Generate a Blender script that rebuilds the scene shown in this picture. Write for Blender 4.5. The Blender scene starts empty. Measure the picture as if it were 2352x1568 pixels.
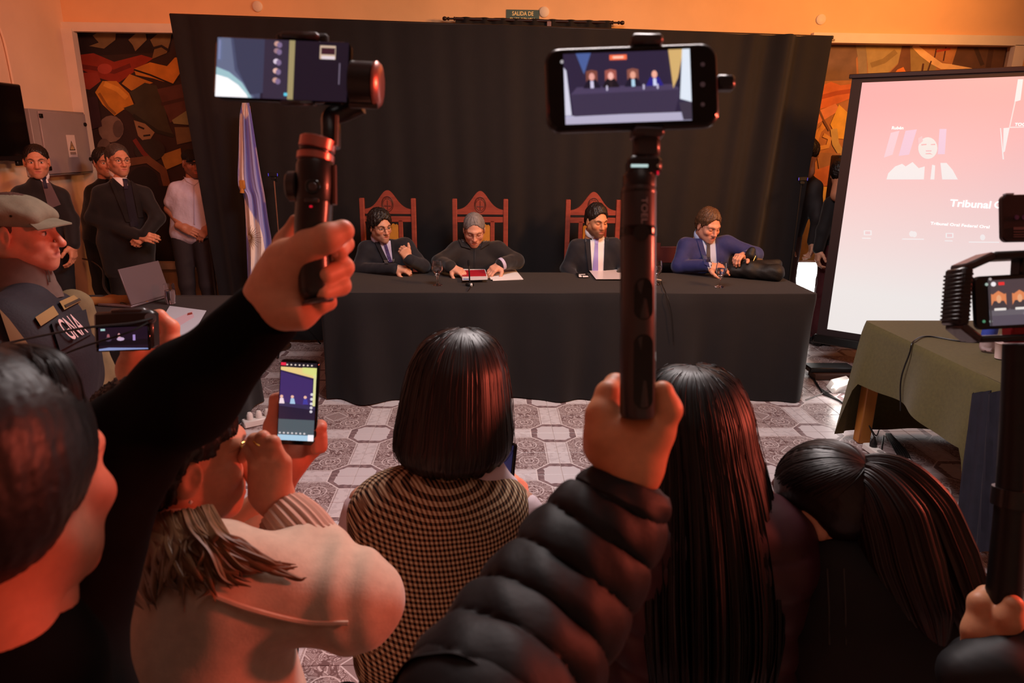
import bpy, math, random
import numpy as np
from mathutils import Matrix, Vector
PI = math.pi
random.seed(7)
rng = np.random.default_rng(7)
scene = bpy.context.scene
COL = scene.collection
# ------------------------------------------------------------------ camera
FPX, PITCH, YAW, ROLL, CAMH = 1574.27, .28047, .03673, .01055, 1.7251
def _cam_rows():
    z = np.array([math.sin(YAW)*math.cos(PITCH), math.cos(YAW)*math.cos(PITCH), -math.sin(PITCH)])
    x = np.array([math.cos(YAW), -math.sin(YAW), 0.])
    y = np.cross(z, x)
    c, s = math.cos(ROLL), math.sin(ROLL)
    return np.array([c*x-s*y, s*x+c*y, z])
CR = _cam_rows()
CAMP = np.array([0, 0, CAMH])
cam_data = bpy.data.cameras.new('camera')
cam_data.sensor_width = 36.0
cam_data.lens = FPX/2352*36.0
cam_data.clip_start = .02
cam_data.dof.use_dof = True
cam_data.dof.focus_distance = 4.6
cam_data.dof.aperture_fstop = 7.1
cam = bpy.data.objects.new('camera', cam_data)
COL.objects.link(cam)
cam.matrix_world = Matrix(((CR[0][0], -CR[1][0], -CR[2][0], 0), (CR[0][1], -CR[1][1], -CR[2][1], 0), (CR[0][2], -CR[1][2], -CR[2][2], CAMH), (0, 0, 0, 1)))
scene.camera = cam
# ------------------------------------------------------------------ view, world, lights
vs = scene.view_settings
vs.view_transform = 'Standard'; vs.look = 'None'; vs.gamma = 1; vs.use_curve_mapping = False
vs.exposure = 0.0
world = bpy.data.worlds.new('world'); scene.world = world; world.use_nodes = True
bg = world.node_tree.nodes['Background']
bg.inputs[0].default_value = (1.0, .62, .5, 1); bg.inputs[1].default_value = .035
def light(name, kind, loc, target, power, color, size=.5, size_y=None, spot=None, blend=.5):
    L = bpy.data.lights.new(name, kind); L.energy = power; L.color = color
    if kind == 'AREA':
        L.size = size
        if size_y: L.shape = 'RECTANGLE'; L.size_y = size_y
    else: L.shadow_soft_size = size
    if kind == 'SPOT': L.spot_size = spot; L.spot_blend = blend
    o = bpy.data.objects.new(name, L); COL.objects.link(o); o.location = loc
    o.rotation_euler = (Vector(target)-Vector(loc)).to_track_quat('-Z', 'Y').to_euler()
    return o
light('ceiling_panel_light', 'AREA', (.5, 3.0, 3.45), (.55, 3.1, 0), 105, (1, .87, .85), 1.2, 1.2)
light('ceiling_panel_light', 'AREA', (.3, .2, 3.45), (.3, .7, 0), 2.5, (1, .8, .72), 1.0, 1.0)
light('amber_wall_wash', 'SPOT', (3.7, 3.4, 3.05), (1.9, 6.5, 2.85), 420, (1, .40, .10), .25, spot=2.0, blend=.8)
light('amber_stage_lamp', 'SPOT', (3.2, 2.6, 2.9), (.75, 5.4, 1.25), 300, (1, .44, .2), .25, spot=1.2, blend=.8)
light('red_stage_lamp', 'SPOT', (2.4, 1.05, 1.9), (-.6, 1.0, 1.25), 210, (1, .13, .075), .14, spot=1.9, blend=.8)
light('left_wall_lamp', 'SPOT', (-1.2, 2.6, 3.3), (-3.6, 6.0, 2.4), 230, (1, .26, .11), .3, spot=1.4, blend=.9)
# ------------------------------------------------------------------ pixel helpers (layout measured on the photograph, turned into real places)
def ray(px, py): return CR.T @ np.array([(px-1176)/FPX, (py-784)/FPX, 1.])
def WY(px, py, Y): r = ray(px, py); return r*(Y/r[1])+CAMP
def WZ(px, py, Z): r = ray(px, py); return r*((Z-CAMH)/r[2])+CAMP
def WD(px, py, D): return ray(px, py)*D+CAMP
def V3(*a): return np.array(a, float)
# ------------------------------------------------------------------ materials
def lin(c):
    c = [x/255 for x in c[:3]]
    return tuple((x/12.92 if x <= .04045 else ((x+.055)/1.055)**2.4) for x in c)
MATS = {}
def M(name, rgb, rough=.6, metal=0., spec=.4, noise=None, bump=None, emit=None, alpha=None, trans=None, coat=0, sheen=0, sss=0, attr=False, stretch=None):
    if name in MATS: return MATS[name]
    m = bpy.data.materials.new(name); m.use_nodes = True; nt = m.node_tree
    b = nt.nodes['Principled BSDF']; I = b.inputs
    col = (*lin(rgb), 1)
    I['Base Color'].default_value = col; I['Roughness'].default_value = rough; I['Metallic'].default_value = metal
    I['Specular IOR Level'].default_value = spec; I['Coat Weight'].default_value = coat; I['Sheen Weight'].default_value = sheen
    if trans: I['Transmission Weight'].default_value = trans; I['IOR'].default_value = 1.45
    if alpha: I['Alpha'].default_value = alpha
    if sss:
        I['Subsurface Weight'].default_value = sss; I['Subsurface Radius'].default_value = (.012, .005, .003); I['Subsurface Scale'].default_value = 1.0
    src = None
    if attr:
        a = nt.nodes.new('ShaderNodeAttribute'); a.attribute_name = 'Col'; src = a.outputs['Color']
        nt.links.new(src, I['Base Color'])
    tc = None
    def coord():
        nonlocal tc
        if tc is None:
            t = nt.nodes.new('ShaderNodeTexCoord'); tc = t.outputs['Object']
            if stretch:
                mp = nt.nodes.new('ShaderNodeMapping'); mp.inputs['Scale'].default_value = stretch
                nt.links.new(tc, mp.inputs[0]); tc = mp.outputs[0]
        return tc
    if noise:
        n = nt.nodes.new('ShaderNodeTexNoise'); n.inputs['Scale'].default_value = noise[0]; n.inputs['Detail'].default_value = 4
        nt.links.new(coord(), n.inputs['Vector'])
        r = nt.nodes.new('ShaderNodeMapRange'); r.inputs[1].default_value = .3; r.inputs[2].default_value = .7
        r.inputs[3].default_value = 1-noise[1]; r.inputs[4].default_value = 1+noise[1]
        nt.links.new(n.outputs[0], r.inputs[0])
        mx = nt.nodes.new('ShaderNodeMix'); mx.data_type = 'RGBA'; mx.blend_type = 'MULTIPLY'; mx.inputs[0].default_value = 1
        if src: nt.links.new(src, mx.inputs[6])
        else: mx.inputs[6].default_value = col
        nt.links.new(r.outputs[0], mx.inputs[7]); nt.links.new(mx.outputs[2], I['Base Color'])
    if bump:
        n = nt.nodes.new('ShaderNodeTexNoise'); n.inputs['Scale'].default_value = bump[0]; n.inputs['Detail'].default_value = 5
        nt.links.new(coord(), n.inputs['Vector'])
        bp = nt.nodes.new('ShaderNodeBump'); bp.inputs['Strength'].default_value = bump[1]; bp.inputs['Distance'].default_value = bump[2] if len(bump) > 2 else .01
        nt.links.new(n.outputs[0], bp.inputs['Height']); nt.links.new(bp.outputs[0], I['Normal'])
    if emit is not None:
        if src: nt.links.new(src, I['Emission Color'])
        else: I['Emission Color'].default_value = col
        I['Emission Strength'].default_value = emit
    MATS[name] = m
    return m
# ------------------------------------------------------------------ objects
def tag(o, label=None, cat=None, group=None, kind=None):
    if label: o['label'] = label
    if cat: o['category'] = cat
    if group: o['group'] = group
    if kind: o['kind'] = kind
    return o
def thing(name, loc, label, cat, group=None):
    o = bpy.data.objects.new(name, None); COL.objects.link(o); o.location = loc; o.empty_display_size = .1
    return tag(o, label, cat, group)
def gloc(o):
    l = np.zeros(3)
    while o is not None: l = l+np.array(o.location); o = o.parent
    return l
def mesh(name, verts, faces, smooth=True, cols=None, uvs=None):
    me = bpy.data.meshes.new(name)
    me.from_pydata([tuple(map(float, v)) for v in verts], [], [tuple(map(int, f)) for f in faces])
    if smooth: me.polygons.foreach_set('use_smooth', np.ones(len(me.polygons), bool))
    if cols is not None:
        c = np.ones((len(verts), 4), np.float32); c[:, :3] = cols
        at = me.color_attributes.new('Col', 'FLOAT_COLOR', 'POINT'); at.data.foreach_set('color', c.ravel())
    if uvs is not None:
        ul = me.uv_layers.new(name='UVMap'); li = np.zeros(len(me.loops), np.int32); me.loops.foreach_get('vertex_index', li)
        ul.data.foreach_set('uv', np.asarray(uvs, np.float32)[li].ravel())
    me.update()
    return me
def put(name, verts, faces, mat, parent=None, smooth=True, cols=None, uvs=None, local=False, label=None):
    """one mesh object; verts are world coordinates unless local"""
    verts = np.asarray(verts, float)
    if parent is not None and not local: verts = verts-gloc(parent)
    loc = np.zeros(3)
    if parent is None and not local:
        lo, hi = verts.min(0), verts.max(0); loc = np.array([(lo[0]+hi[0])/2, (lo[1]+hi[1])/2, lo[2]]); verts = verts-loc
    o = bpy.data.objects.new(name, mesh(name, verts, faces, smooth, cols, uvs)); COL.objects.link(o)
    for m in (mat if isinstance(mat, (list, tuple)) else [mat]): o.data.materials.append(m)
    o.parent = parent; o.location = loc
    if label: o['label'] = label
    return o
class MB:
    """collects shapes of one part"""
    def __init__(s): s.v = []; s.f = []; s.c = []; s.sm = []
    def add(s, v, f, col=None):
        n = sum(len(x) for x in s.v); s.v.append(np.asarray(v, float)); s.f += [tuple(int(i)+n for i in q) for q in f]
        s.c.append(np.tile(np.array(col if col is not None else (1, 1, 1), float), (len(v), 1)) if col is None or np.ndim(col) == 1 else np.asarray(col)); return s
    def V(s): return np.vstack(s.v)
    def box(s, c, h, rot=None, bev=0., col=None):
        c = np.array(c, float); h = np.array(h, float)
        if bev <= 0:
            p = np.array([[x, y, z] for x in (-1, 1) for y in (-1, 1) for z in (-1, 1)])*h
            f = [(0, 1, 3, 2), (4, 6, 7, 5), (0, 4, 5, 1), (2, 3, 7, 6), (0, 2, 6, 4), (1, 5, 7, 3)]
        else:
            b = min(bev, h.min()*.98); p = []; f = []
            for sx in (-1, 1):
                for sy in (-1, 1):
                    for sz in (-1, 1):
                        S = np.array([sx, sy, sz])
                        for ax in range(3):
                            q = S*(h-b); q[ax] = S[ax]*h[ax]; p.append(q)
            p = np.array(p); ix = lambda sx, sy, sz, a: ((sx > 0)*4+(sy > 0)*2+(sz > 0))*3+a
            for sg in (-1, 1):
                q = [(-1, -1), (1, -1), (1, 1), (-1, 1)]
                f.append([ix(sg, a, b_, 0) for a, b_ in q][::sg]); f.append([ix(a, sg, b_, 1) for a, b_ in q][::-sg]); f.append([ix(a, b_, sg, 2) for a, b_ in q][::sg])
            for a in (-1, 1):
                for b_ in (-1, 1):
                    q = [ix(a, b_, -1, 0), ix(a, b_, 1, 0), ix(a, b_, 1, 1), ix(a, b_, -1, 1)]; f.append(q if a*b_ < 0 else q[::-1])
                    q = [ix(a, -1, b_, 0), ix(a, 1, b_, 0), ix(a, 1, b_, 2), ix(a, -1, b_, 2)]; f.append(q if a*b_ > 0 else q[::-1])
                    q = [ix(-1, a, b_, 1), ix(1, a, b_, 1), ix(1, a, b_, 2), ix(-1, a, b_, 2)]; f.append(q if a*b_ < 0 else q[::-1])
                    for c_ in (-1, 1):
                        q = [ix(a, b_, c_, 0), ix(a, b_, c_, 1), ix(a, b_, c_, 2)]; f.append(q if a*b_*c_ > 0 else q[::-1])
        if rot is not None: p = p @ np.array(rot).T
        return s.add(p+c, f, col)
    def tube(s, pts, r, n=8, cap=True, col=None, flat=1.):
        pts = np.array(pts, float); m = len(pts); r = np.full(m, r) if np.ndim(r) == 0 else np.array(r, float)
        T = np.gradient(pts, axis=0); T /= np.linalg.norm(T, axis=1)[:, None]+1e-12
        u = np.cross(T[0], (0, 0, 1) if abs(T[0][2]) < .9 else (1, 0, 0)); u /= np.linalg.norm(u); vs_ = []
        for i in range(m):
            u = u-T[i]*np.dot(u, T[i]); u /= np.linalg.norm(u)+1e-12; w = np.cross(T[i], u)
            a = np.arange(n)*2*PI/n
            vs_.append(pts[i]+r[i]*(np.cos(a)[:, None]*u+flat*np.sin(a)[:, None]*w))
        f = [(i*n+j, i*n+(j+1) % n, (i+1)*n+(j+1) % n, (i+1)*n+j) for i in range(m-1) for j in range(n)]
        if cap: f += [tuple(range(n))[::-1], tuple(range((m-1)*n, m*n))]
        return s.add(np.vstack(vs_), f, col)
    def lathe(s, prof, c=(0, 0, 0), n=24, rot=None, sx=1., sy=1., col=None, cap=True):
        P = np.array(prof, float); a = np.arange(n)*2*PI/n
        v = np.vstack([np.stack([r*np.cos(a)*sx, r*np.sin(a)*sy, np.full(n, z)], 1) for r, z in P])
        m = len(P); f = [(i*n+j, i*n+(j+1) % n, (i+1)*n+(j+1) % n, (i+1)*n+j) for i in range(m-1) for j in range(n)]
        if cap: f += [tuple(range(n))[::-1], tuple(range((m-1)*n, m*n))]
        if rot is not None: v = v @ np.array(rot).T
        return s.add(v+np.array(c, float), f, col)
    def prism(s, poly, o, ux, uy, un, t, col=None):
        """polygon in plane (ux,uy) at o, extruded t along un"""
        P = np.array(poly, float); o = np.array(o, float); ux, uy, un = map(lambda q: np.array(q, float), (ux, uy, un)); n = len(P)
        a = o+P[:, :1]*ux+P[:, 1:]*uy; v = np.vstack([a, a+un*t])
        f = [tuple(range(n))[::-1], tuple(range(n, 2*n))]+[(i, (i+1) % n, n+(i+1) % n, n+i) for i in range(n)]
        return s.add(v, f, col)
    def grid(s, P, col=None, closed=False):
        P = np.asarray(P, float); a, b = P.shape[:2]
        f = [(i*b+j, i*b+j+1, (i+1)*b+j+1, (i+1)*b+j) for i in range(a-1) for j in range(b-1)]
        if closed: f += [(i*b+b-1, i*b, (i+1)*b, (i+1)*b+b-1) for i in range(a-1)]
        return s.add(P.reshape(-1, 3), f, col)
    def put(s, name, mat, parent=None, smooth=True, local=False, cols=False, label=None, kind=None):
        o = put(name, s.V(), s.f, mat, parent, smooth, np.vstack(s.c) if cols else None, None, local, label)
        if smooth: sharp(o)
        if kind: o['kind'] = kind
        return o
def sharp(o, ang=40):
    """sharp edges by angle so flat faces stay flat"""
    try: o.data.set_sharp_from_angle(angle=math.radians(ang))
    except Exception: pass
def Rz(a): c, s = math.cos(a), math.sin(a); return np.array([[c, -s, 0], [s, c, 0], [0, 0, 1.]])
def Rx(a): c, s = math.cos(a), math.sin(a); return np.array([[1., 0, 0], [0, c, -s], [0, s, c]])
def Ry(a): c, s = math.cos(a), math.sin(a); return np.array([[c, 0, s], [0, 1., 0], [-s, 0, c]])
def unit(v): v = np.array(v, float); return v/(np.linalg.norm(v)+1e-12)
def spline(pts, n):
    """Catmull-Rom through pts"""
    P = np.array(pts, float); m = len(P); Q = np.vstack([2*P[0]-P[1], P, 2*P[-1]-P[-2]]); out = []
    for t in np.linspace(0, m-1, n):
        i = min(int(t), m-2); u = t-i; a, b, c, d = Q[i:i+4]
        out.append(.5*((2*b)+(c-a)*u+(2*a-5*b+4*c-d)*u*u+(3*b-a-3*c+d)*u**3))
    return np.array(out)
def text_mesh(name, txt, mat, parent, o, ux, uy, height, thick=.0004, align='CENTER', bold=0., width=None):
    """flat lettering lying in the plane (ux,uy) at world point o"""
    cu = bpy.data.curves.new(name, 'FONT'); cu.body = txt; cu.align_x = align; cu.align_y = 'CENTER'; cu.offset = bold; cu.resolution_u = 3
    t = bpy.data.objects.new(name+'_curve', cu); COL.objects.link(t)
    bpy.context.view_layer.update()
    me = bpy.data.meshes.new_from_object(t.evaluated_get(bpy.context.evaluated_depsgraph_get()))
    v = np.zeros(len(me.vertices)*3); me.vertices.foreach_get('co', v); v = v.reshape(-1, 3)
    f = [tuple(p.vertices) for p in me.polygons]
    bpy.data.objects.remove(t); bpy.data.curves.remove(cu); bpy.data.meshes.remove(me)
    h = (v[:, 1].max()-v[:, 1].min()) if len(v) else 1
    sc = height/.72; sx = sc
    if width: sx = width/(v[:, 0].max()-v[:, 0].min())
    ux, uy = unit(ux), unit(uy); un = np.cross(ux, uy)
    W = np.array(o, float)+v[:, :1]*sx*ux+v[:, 1:2]*sc*uy+un*thick
    return put(name, W, f, mat, parent, False)
def picture(name, polys, mat, parent, o, ux, uy, step=.00025):
    """flat print: coloured polygons [(rgb255, [(u,v)...])] layered in order on the plane (ux,uy) at o"""
    ux, uy = np.array(ux, float), np.array(uy, float); un = unit(np.cross(ux, uy)); b = MB()
    for i, (c, pl) in enumerate(polys):
        P = np.array(pl, float); b.add(np.array(o, float)+P[:, :1]*ux+P[:, 1:]*uy+un*step*(i+1), [tuple(range(len(P)))], lin(c))
    return b.put(name, mat, parent, False, cols=True)
def oval(cx, cy, rx, ry, n=20, a0=0, a1=2*PI): return [(cx+rx*math.cos(a0+(a1-a0)*i/n), cy+ry*math.sin(a0+(a1-a0)*i/n)) for i in range(n)]
def rect(x0, y0, x1, y1): return [(x0, y0), (x1, y0), (x1, y1), (x0, y1)]
def rrect(w, h, r, n=5):
    p = []
    for sx, sy, a in ((1, 1, 0), (-1, 1, PI/2), (-1, -1, PI), (1, -1, 1.5*PI)):
        for i in range(n+1): t = a+PI/2*i/n; p.append((sx*(w-r)+r*math.cos(t), sy*(h-r)+r*math.sin(t)))
    return p
# ------------------------------------------------------------------ smooth solids: blended round cones and ellipsoids, meshed by surface nets
def cap(a, b, ra, rb=None, k=.02, op=0): return ('c', np.array(a, float), np.array(b, float), ra, ra if rb is None else rb, k, op)
def ell(c, r, rot=None, k=.02, op=0): return ('e', np.array(c, float), np.array(r, float), None if rot is None else np.array(rot, float), k, op)
def rbx(c, h, rad, rot=None, k=.02, op=0): return ('b', np.array(c, float), np.array(h, float), rad, None if rot is None else np.array(rot, float), k, op)
def pdist(p, X):
    if p[0] == 'c':
        a, b, ra, rb = p[1:5]; ab = b-a; L = ab@ab+1e-12; q = X-a; t = np.clip((q@ab)/L, 0, 1)
        return np.sqrt(((q-t[..., None]*ab)**2).sum(-1))-(ra+(rb-ra)*t)
    if p[0] == 'e':
        q = X-p[1]
        if p[3] is not None: q = q@p[3]
        r = p[2]; k0 = np.sqrt(((q/r)**2).sum(-1)); k1 = np.sqrt(((q/r**2)**2).sum(-1))+1e-9
        return k0*(k0-1)/k1
    q = X-p[1]
    if p[4] is not None: q = q@p[4]
    d = np.abs(q)-(p[2]-p[3]); return np.sqrt((np.maximum(d, 0)**2).sum(-1))+np.minimum(d.max(-1), 0)-p[3]
def pbox(p):
    if p[0] == 'c': a, b, ra, rb = p[1:5]; r = max(ra, rb); return np.minimum(a, b)-r, np.maximum(a, b)+r
    c = p[1]; r = p[2]; rot = p[3] if p[0] == 'e' else p[4]
    if rot is not None: r = np.abs(rot)@r
    return c-r, c+r
def comb(V, d, k, op):
    if op == 1: d = -d; h = np.maximum(k-np.abs(V-d), 0)/k; return np.maximum(V, d)+h*h*k*.25
    h = np.maximum(k-np.abs(V-d), 0)/k; return np.minimum(V, d)-h*h*k*.25
def sdf_at(prims, X):
    V = np.full(X.shape[:-1], 1.)
    for p in prims: V = comb(V, pdist(p, X), p[-2], p[-1])
    return V
def sdf_mesh(prims, h, clip=None):
    lo = np.min([pbox(p)[0] for p in prims if p[-1] == 0], 0)-3*h; hi = np.max([pbox(p)[1] for p in prims if p[-1] == 0], 0)+3*h
    if clip is not None: lo = np.maximum(lo, clip[0]); hi = np.minimum(hi, clip[1])
    n = np.ceil((hi-lo)/h).astype(int)+1
    V = np.full(n, 1., np.float32)
    ax = [lo[i]+np.arange(n[i])*h for i in range(3)]
    for p in prims:
        a, b = pbox(p); m = p[-2]+3*h
        i0 = np.clip(np.floor((a-m-lo)/h).astype(int), 0, n); i1 = np.clip(np.ceil((b+m-lo)/h).astype(int)+1, 0, n)
        if (i1 <= i0).any(): continue
        sl = tuple(slice(i0[i], i1[i]) for i in range(3))
        X = np.stack(np.meshgrid(*[ax[i][sl[i]] for i in range(3)], indexing='ij'), -1)
        V[sl] = comb(V[sl], pdist(p, X), p[-2], p[-1])
    S = V < 0
    def corner(A, i, j, k): return A[i:A.shape[0]-1+i, j:A.shape[1]-1+j, k:A.shape[2]-1+k]
    cnt = sum(corner(S, i, j, k).astype(np.int8) for i in (0, 1) for j in (0, 1) for k in (0, 1))
    cell = (cnt > 0) & (cnt < 8); idx = np.full(cell.shape, -1, np.int64); ci = np.argwhere(cell); idx[cell] = np.arange(len(ci))
    acc = np.zeros((len(ci), 3)); num = np.zeros(len(ci))
    for axn in range(3):
        o1, o2 = [a for a in range(3) if a != axn]
        for s1 in (0, 1):
            for s2 in (0, 1):
                A = ci.copy(); A[:, o1] += s1; A[:, o2] += s2; B = A.copy(); B[:, axn] += 1
                va = V[A[:, 0], A[:, 1], A[:, 2]]; vb = V[B[:, 0], B[:, 1], B[:, 2]]; x = (va < 0) != (vb < 0)
                t = va/(va-vb+1e-20*(va == vb)); P = A.astype(float); P[:, axn] += t
                acc[x] += P[x]; num[x] += 1
    verts = lo+acc/num[:, None]*h
    faces = []
    for axn in range(3):
        o1, o2 = [(1, 2), (2, 0), (0, 1)][axn]
        sl0 = [slice(None)]*3; sl1 = [slice(None)]*3; sl0[axn] = slice(0, -1); sl1[axn] = slice(1, None)
        a = S[tuple(sl0)]; b = S[tuple(sl1)]; E = np.argwhere(a != b)
        E = E[(E[:, o1] > 0) & (E[:, o2] > 0) & (E[:, o1] < cell.shape[o1]) & (E[:, o2] < cell.shape[o2])]
        if not len(E): continue
        ins = S[E[:, 0], E[:, 1], E[:, 2]]
        def cid(d1, d2): Q = E.copy(); Q[:, o1] += d1; Q[:, o2] += d2; return idx[Q[:, 0], Q[:, 1], Q[:, 2]]
        q = np.stack([cid(-1, -1), cid(0, -1), cid(0, 0), cid(-1, 0)], 1); q[~ins] = q[~ins][:, ::-1]
        faces.append(q)
    F = np.vstack(faces) if faces else np.zeros((0, 4), int)
    F = F[(F >= 0).all(1)]
    return verts, F
def merge(*parts):
    n = 0; V = []; F = []; C = []
    for p in parts:
        V.append(p[0]); F.append(np.asarray(p[1])+n); n += len(p[0])
        if len(p) > 2: C.append(p[2])
    return np.vstack(V), np.vstack(F), (np.vstack(C) if C else None)
def vnoise(P, freq, seed=0):
    """cheap smooth 3-D noise from sines"""
    r = np.random.default_rng(seed); o = np.zeros(len(P))
    for i in range(5):
        d = r.normal(size=3); d /= np.linalg.norm(d); o += np.sin(P@d*freq*(1+.45*i)+r.uniform(0, 6.28))/(1+.4*i)
    return o/2.6
def normals(V, F):
    N = np.zeros_like(V); F = np.asarray(F)
    n = np.cross(V[F[:, 2]]-V[F[:, 0]], V[F[:, 3]]-V[F[:, 1]])
    for i in range(4): np.add.at(N, F[:, i], n)
    return N/(np.linalg.norm(N, axis=1)[:, None]+1e-12)
def lay(prims, pts, d, off=.001, reach=.5):
    """slide points along direction d until they meet the solid, stop off above it"""
    X = np.array(pts, float); d = unit(d); X = X-d*reach; t = np.zeros(len(X))
    for _ in range(60):
        s = sdf_at(prims, X+t[:, None]*d); t += np.clip(s-off, -.02, .1)*.9
        if (t > 2*reach).all(): break
    t = np.clip(t, 0, 2*reach)
    return X+t[:, None]*d
def sheet_on(prims, poly, o, ux, uy, d, mb, n=10, thick=.002, off=.001, col=None):
    """thin cloth or badge lying on a solid: quad (4 corners in (ux,uy) units) subdivided n x n"""
    q = np.array(poly, float); m = n if np.ndim(n) == 0 else n[1]; n = n if np.ndim(n) == 0 else n[0]
    s = np.linspace(0, 1, n+1); t = np.linspace(0, 1, m+1); G = []
    for a in s:
        for b in t:
            p = (1-a)*(1-b)*q[0]+a*(1-b)*q[1]+a*b*q[2]+(1-a)*b*q[3]; G.append(np.array(o)+p[0]*np.array(ux)+p[1]*np.array(uy))
    G = np.array(G); A = lay(prims, G, d, off+thick).reshape(n+1, m+1, 3); B = lay(prims, G, d, off-.004).reshape(n+1, m+1, 3)
    ring = lambda P: np.vstack([P[0, :], P[1:, -1], P[-1, -2::-1], P[-2:0:-1, 0]])
    mb.grid(A, col); ra, rb = ring(A), ring(B); k = len(ra)
    mb.add(np.vstack([ra, rb]), [(i, (i+1) % k, k+(i+1) % k, k+i) for i in range(k)], col)
    return mb
# node expression helper
class E:
    nt = None
    def __init__(s, sock): s.s = sock
    @staticmethod
    def op(o, *a):
        n = E.nt.nodes.new('ShaderNodeMath'); n.operation = o
        for i, x in enumerate(a):
            if isinstance(x, E): E.nt.links.new(x.s, n.inputs[i])
            else: n.inputs[i].default_value = x
        return E(n.outputs[0])
    def __add__(s, o): return E.op('ADD', s, o)
    __radd__ = __add__
    def __sub__(s, o): return E.op('SUBTRACT', s, o)
    def __rsub__(s, o): return E.op('SUBTRACT', o, s)
    def __mul__(s, o): return E.op('MULTIPLY', s, o)
    __rmul__ = __mul__
    def lt(s, o): return E.op('LESS_THAN', s, o)
    def gt(s, o): return E.op('GREATER_THAN', s, o)
    def mx(s, o): return E.op('MAXIMUM', s, o)
    def mn(s, o): return E.op('MINIMUM', s, o)
    def ab(s): return E.op('ABSOLUTE', s)
    def sin(s): return E.op('SINE', s)
def mixc(f, a, b):
    n = E.nt.nodes.new('ShaderNodeMix'); n.data_type = 'RGBA'; E.nt.links.new(f.s, n.inputs[0])
    for i, c in ((6, a), (7, b)):
        if isinstance(c, tuple): n.inputs[i].default_value = (*lin(c), 1)
        else: E.nt.links.new(c, n.inputs[i])
    return n.outputs[2]
# ================================================================== THE SETTING
XL, XR, YB, YF, ZC = -3.62, 5.6, 6.5, -2.4, 3.55
TILE, TU, TV = .2797, -.7115, 3.9299
def struct(o): o['kind'] = 'structure'; return o
wallpaint = M('amber_wall_paint', (238, 190, 142), .75, noise=(3, .05), bump=(60, .15, .003))
creampaint = M('cream_wall_paint', (228, 198, 172), .75, noise=(2, .06), bump=(40, .2, .004))
trimpaint = M('pale_trim_paint', (232, 215, 196), .6, noise=(6, .04))
ceilpaint = M('ceiling_paint', (200, 190, 180), .8)
grout = M('grout', (196, 178, 172), .8, noise=(30, .1))
floor = struct(MB().box(((XL+XR)/2, (YB+YF)/2, -.054), ((XR-XL)/2, (YB-YF)/2+.1, .05)).put('floor', grout, smooth=False))
struct(MB().box(((XL+XR)/2, (YB+YF)/2, ZC+.05), ((XR-XL)/2, (YB-YF)/2+.1, .05)).put('ceiling', ceilpaint, smooth=False))
struct(MB().box((XL-.06, (YB+YF)/2, ZC/2), (.06, (YB-YF)/2, ZC/2)).put('wall_left', creampaint, smooth=False))
struct(MB().box((XR+.06, (YB+YF)/2, ZC/2), (.06, (YB-YF)/2, ZC/2)).put('wall_right', creampaint, smooth=False))
struct(MB().box(((XL+XR)/2, YF-.06, ZC/2), ((XR-XL)/2, .06, ZC/2)).put('wall_front', creampaint, smooth=False))
# back wall: plaster above the mural bays, piers between them
b = MB()
b.box(((XL+XR)/2, YB+.1, (2.62+ZC)/2), ((XR-XL)/2, .1, (ZC-2.62)/2))
b.box((1.0, YB+.1, 1.31), (2.9-1.1, .1, 1.31)); b.box((5.2, YB+.1, 1.31), (.45, .1, 1.31))
b.box(((XL+XR)/2, YB+.16, 1.31), ((XR-XL)/2, .04, 1.31))
struct(b.put('wall_back', wallpaint, smooth=False))
struct(MB().box((-2.2, YB-.012, 2.645), (1.42, .03, .036)).put('trim_1', trimpaint, smooth=False)); struct(MB().box((3.85, YB-.012, 2.655), (.98, .03, .04)).put('trim_5', trimpaint, smooth=False))
struct(MB().box((XL+.045, YB-.02, 1.33), (.045, .04, 1.3)).put('trim_2', trimpaint, smooth=False))
struct(MB().box((4.76, YB-.012, 1.33), (.05, .03, 1.29)).put('trim_3', trimpaint, smooth=False))
struct(MB().box((-2.2, YB-.02, .60), (1.4, .05, .03)).put('trim_4', M('ledge_stone', (190, 170, 145), .7, noise=(9, .12)), smooth=False)); struct(MB().box((3.8, YB-.02, .60), (.95, .05, .03)).put('trim_6', M('ledge_stone', (0, 0, 0)), smooth=False))
struct(MB().box((3.8, YB, .285), (.95, .02, .285)).put('baseboard_right', M('dado_plaster', (172, 138, 100), .8, noise=(5, .18)), smooth=False)); struct(MB().box((-2.2, YB+.0, .285), (1.4, .02, .285)).put('baseboard_back', M('dado_plaster', (172, 138, 100), .8, noise=(5, .18)), smooth=False))
# ---- murals: flat painted panels in the two bays
muralmat = M('mural_paint', (255, 255, 255), .7, attr=True, noise=(9, .16), bump=(30, .2, .002))
def mural(name, polys, Y, label):
    bb = MB()
    for i, (c, pl) in enumerate(polys):
        P = np.array([WY(x, y, Y) for x, y in pl]); P[:, 1] = Y-.0004*(i+1)
        bb.add(P, [tuple(range(len(P)))], lin(c))
    return tag(bb.put(name, muralmat, None, False, cols=True), label, 'mural')
def blob(cx, cy, rx, ry, n=16, a=0): return [(cx+rx*math.cos(t)*math.cos(a)-ry*math.sin(t)*math.sin(a), cy+rx*math.cos(t)*math.sin(a)+ry*math.sin(t)*math.cos(a)) for t in np.arange(n)*2*PI/n]
def band(pts, w):
    P = np.array(pts, float); T = np.gradient(P, axis=0); T /= np.linalg.norm(T, axis=1)[:, None]; Nn = np.stack([-T[:, 1], T[:, 0]], 1)
    w = np.array(w)[:, None] if np.ndim(w) else w
    return [tuple(p) for p in P+Nn*w]+[tuple(p) for p in (P-Nn*w)[::-1]]
DK = (36, 24, 22)
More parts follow.
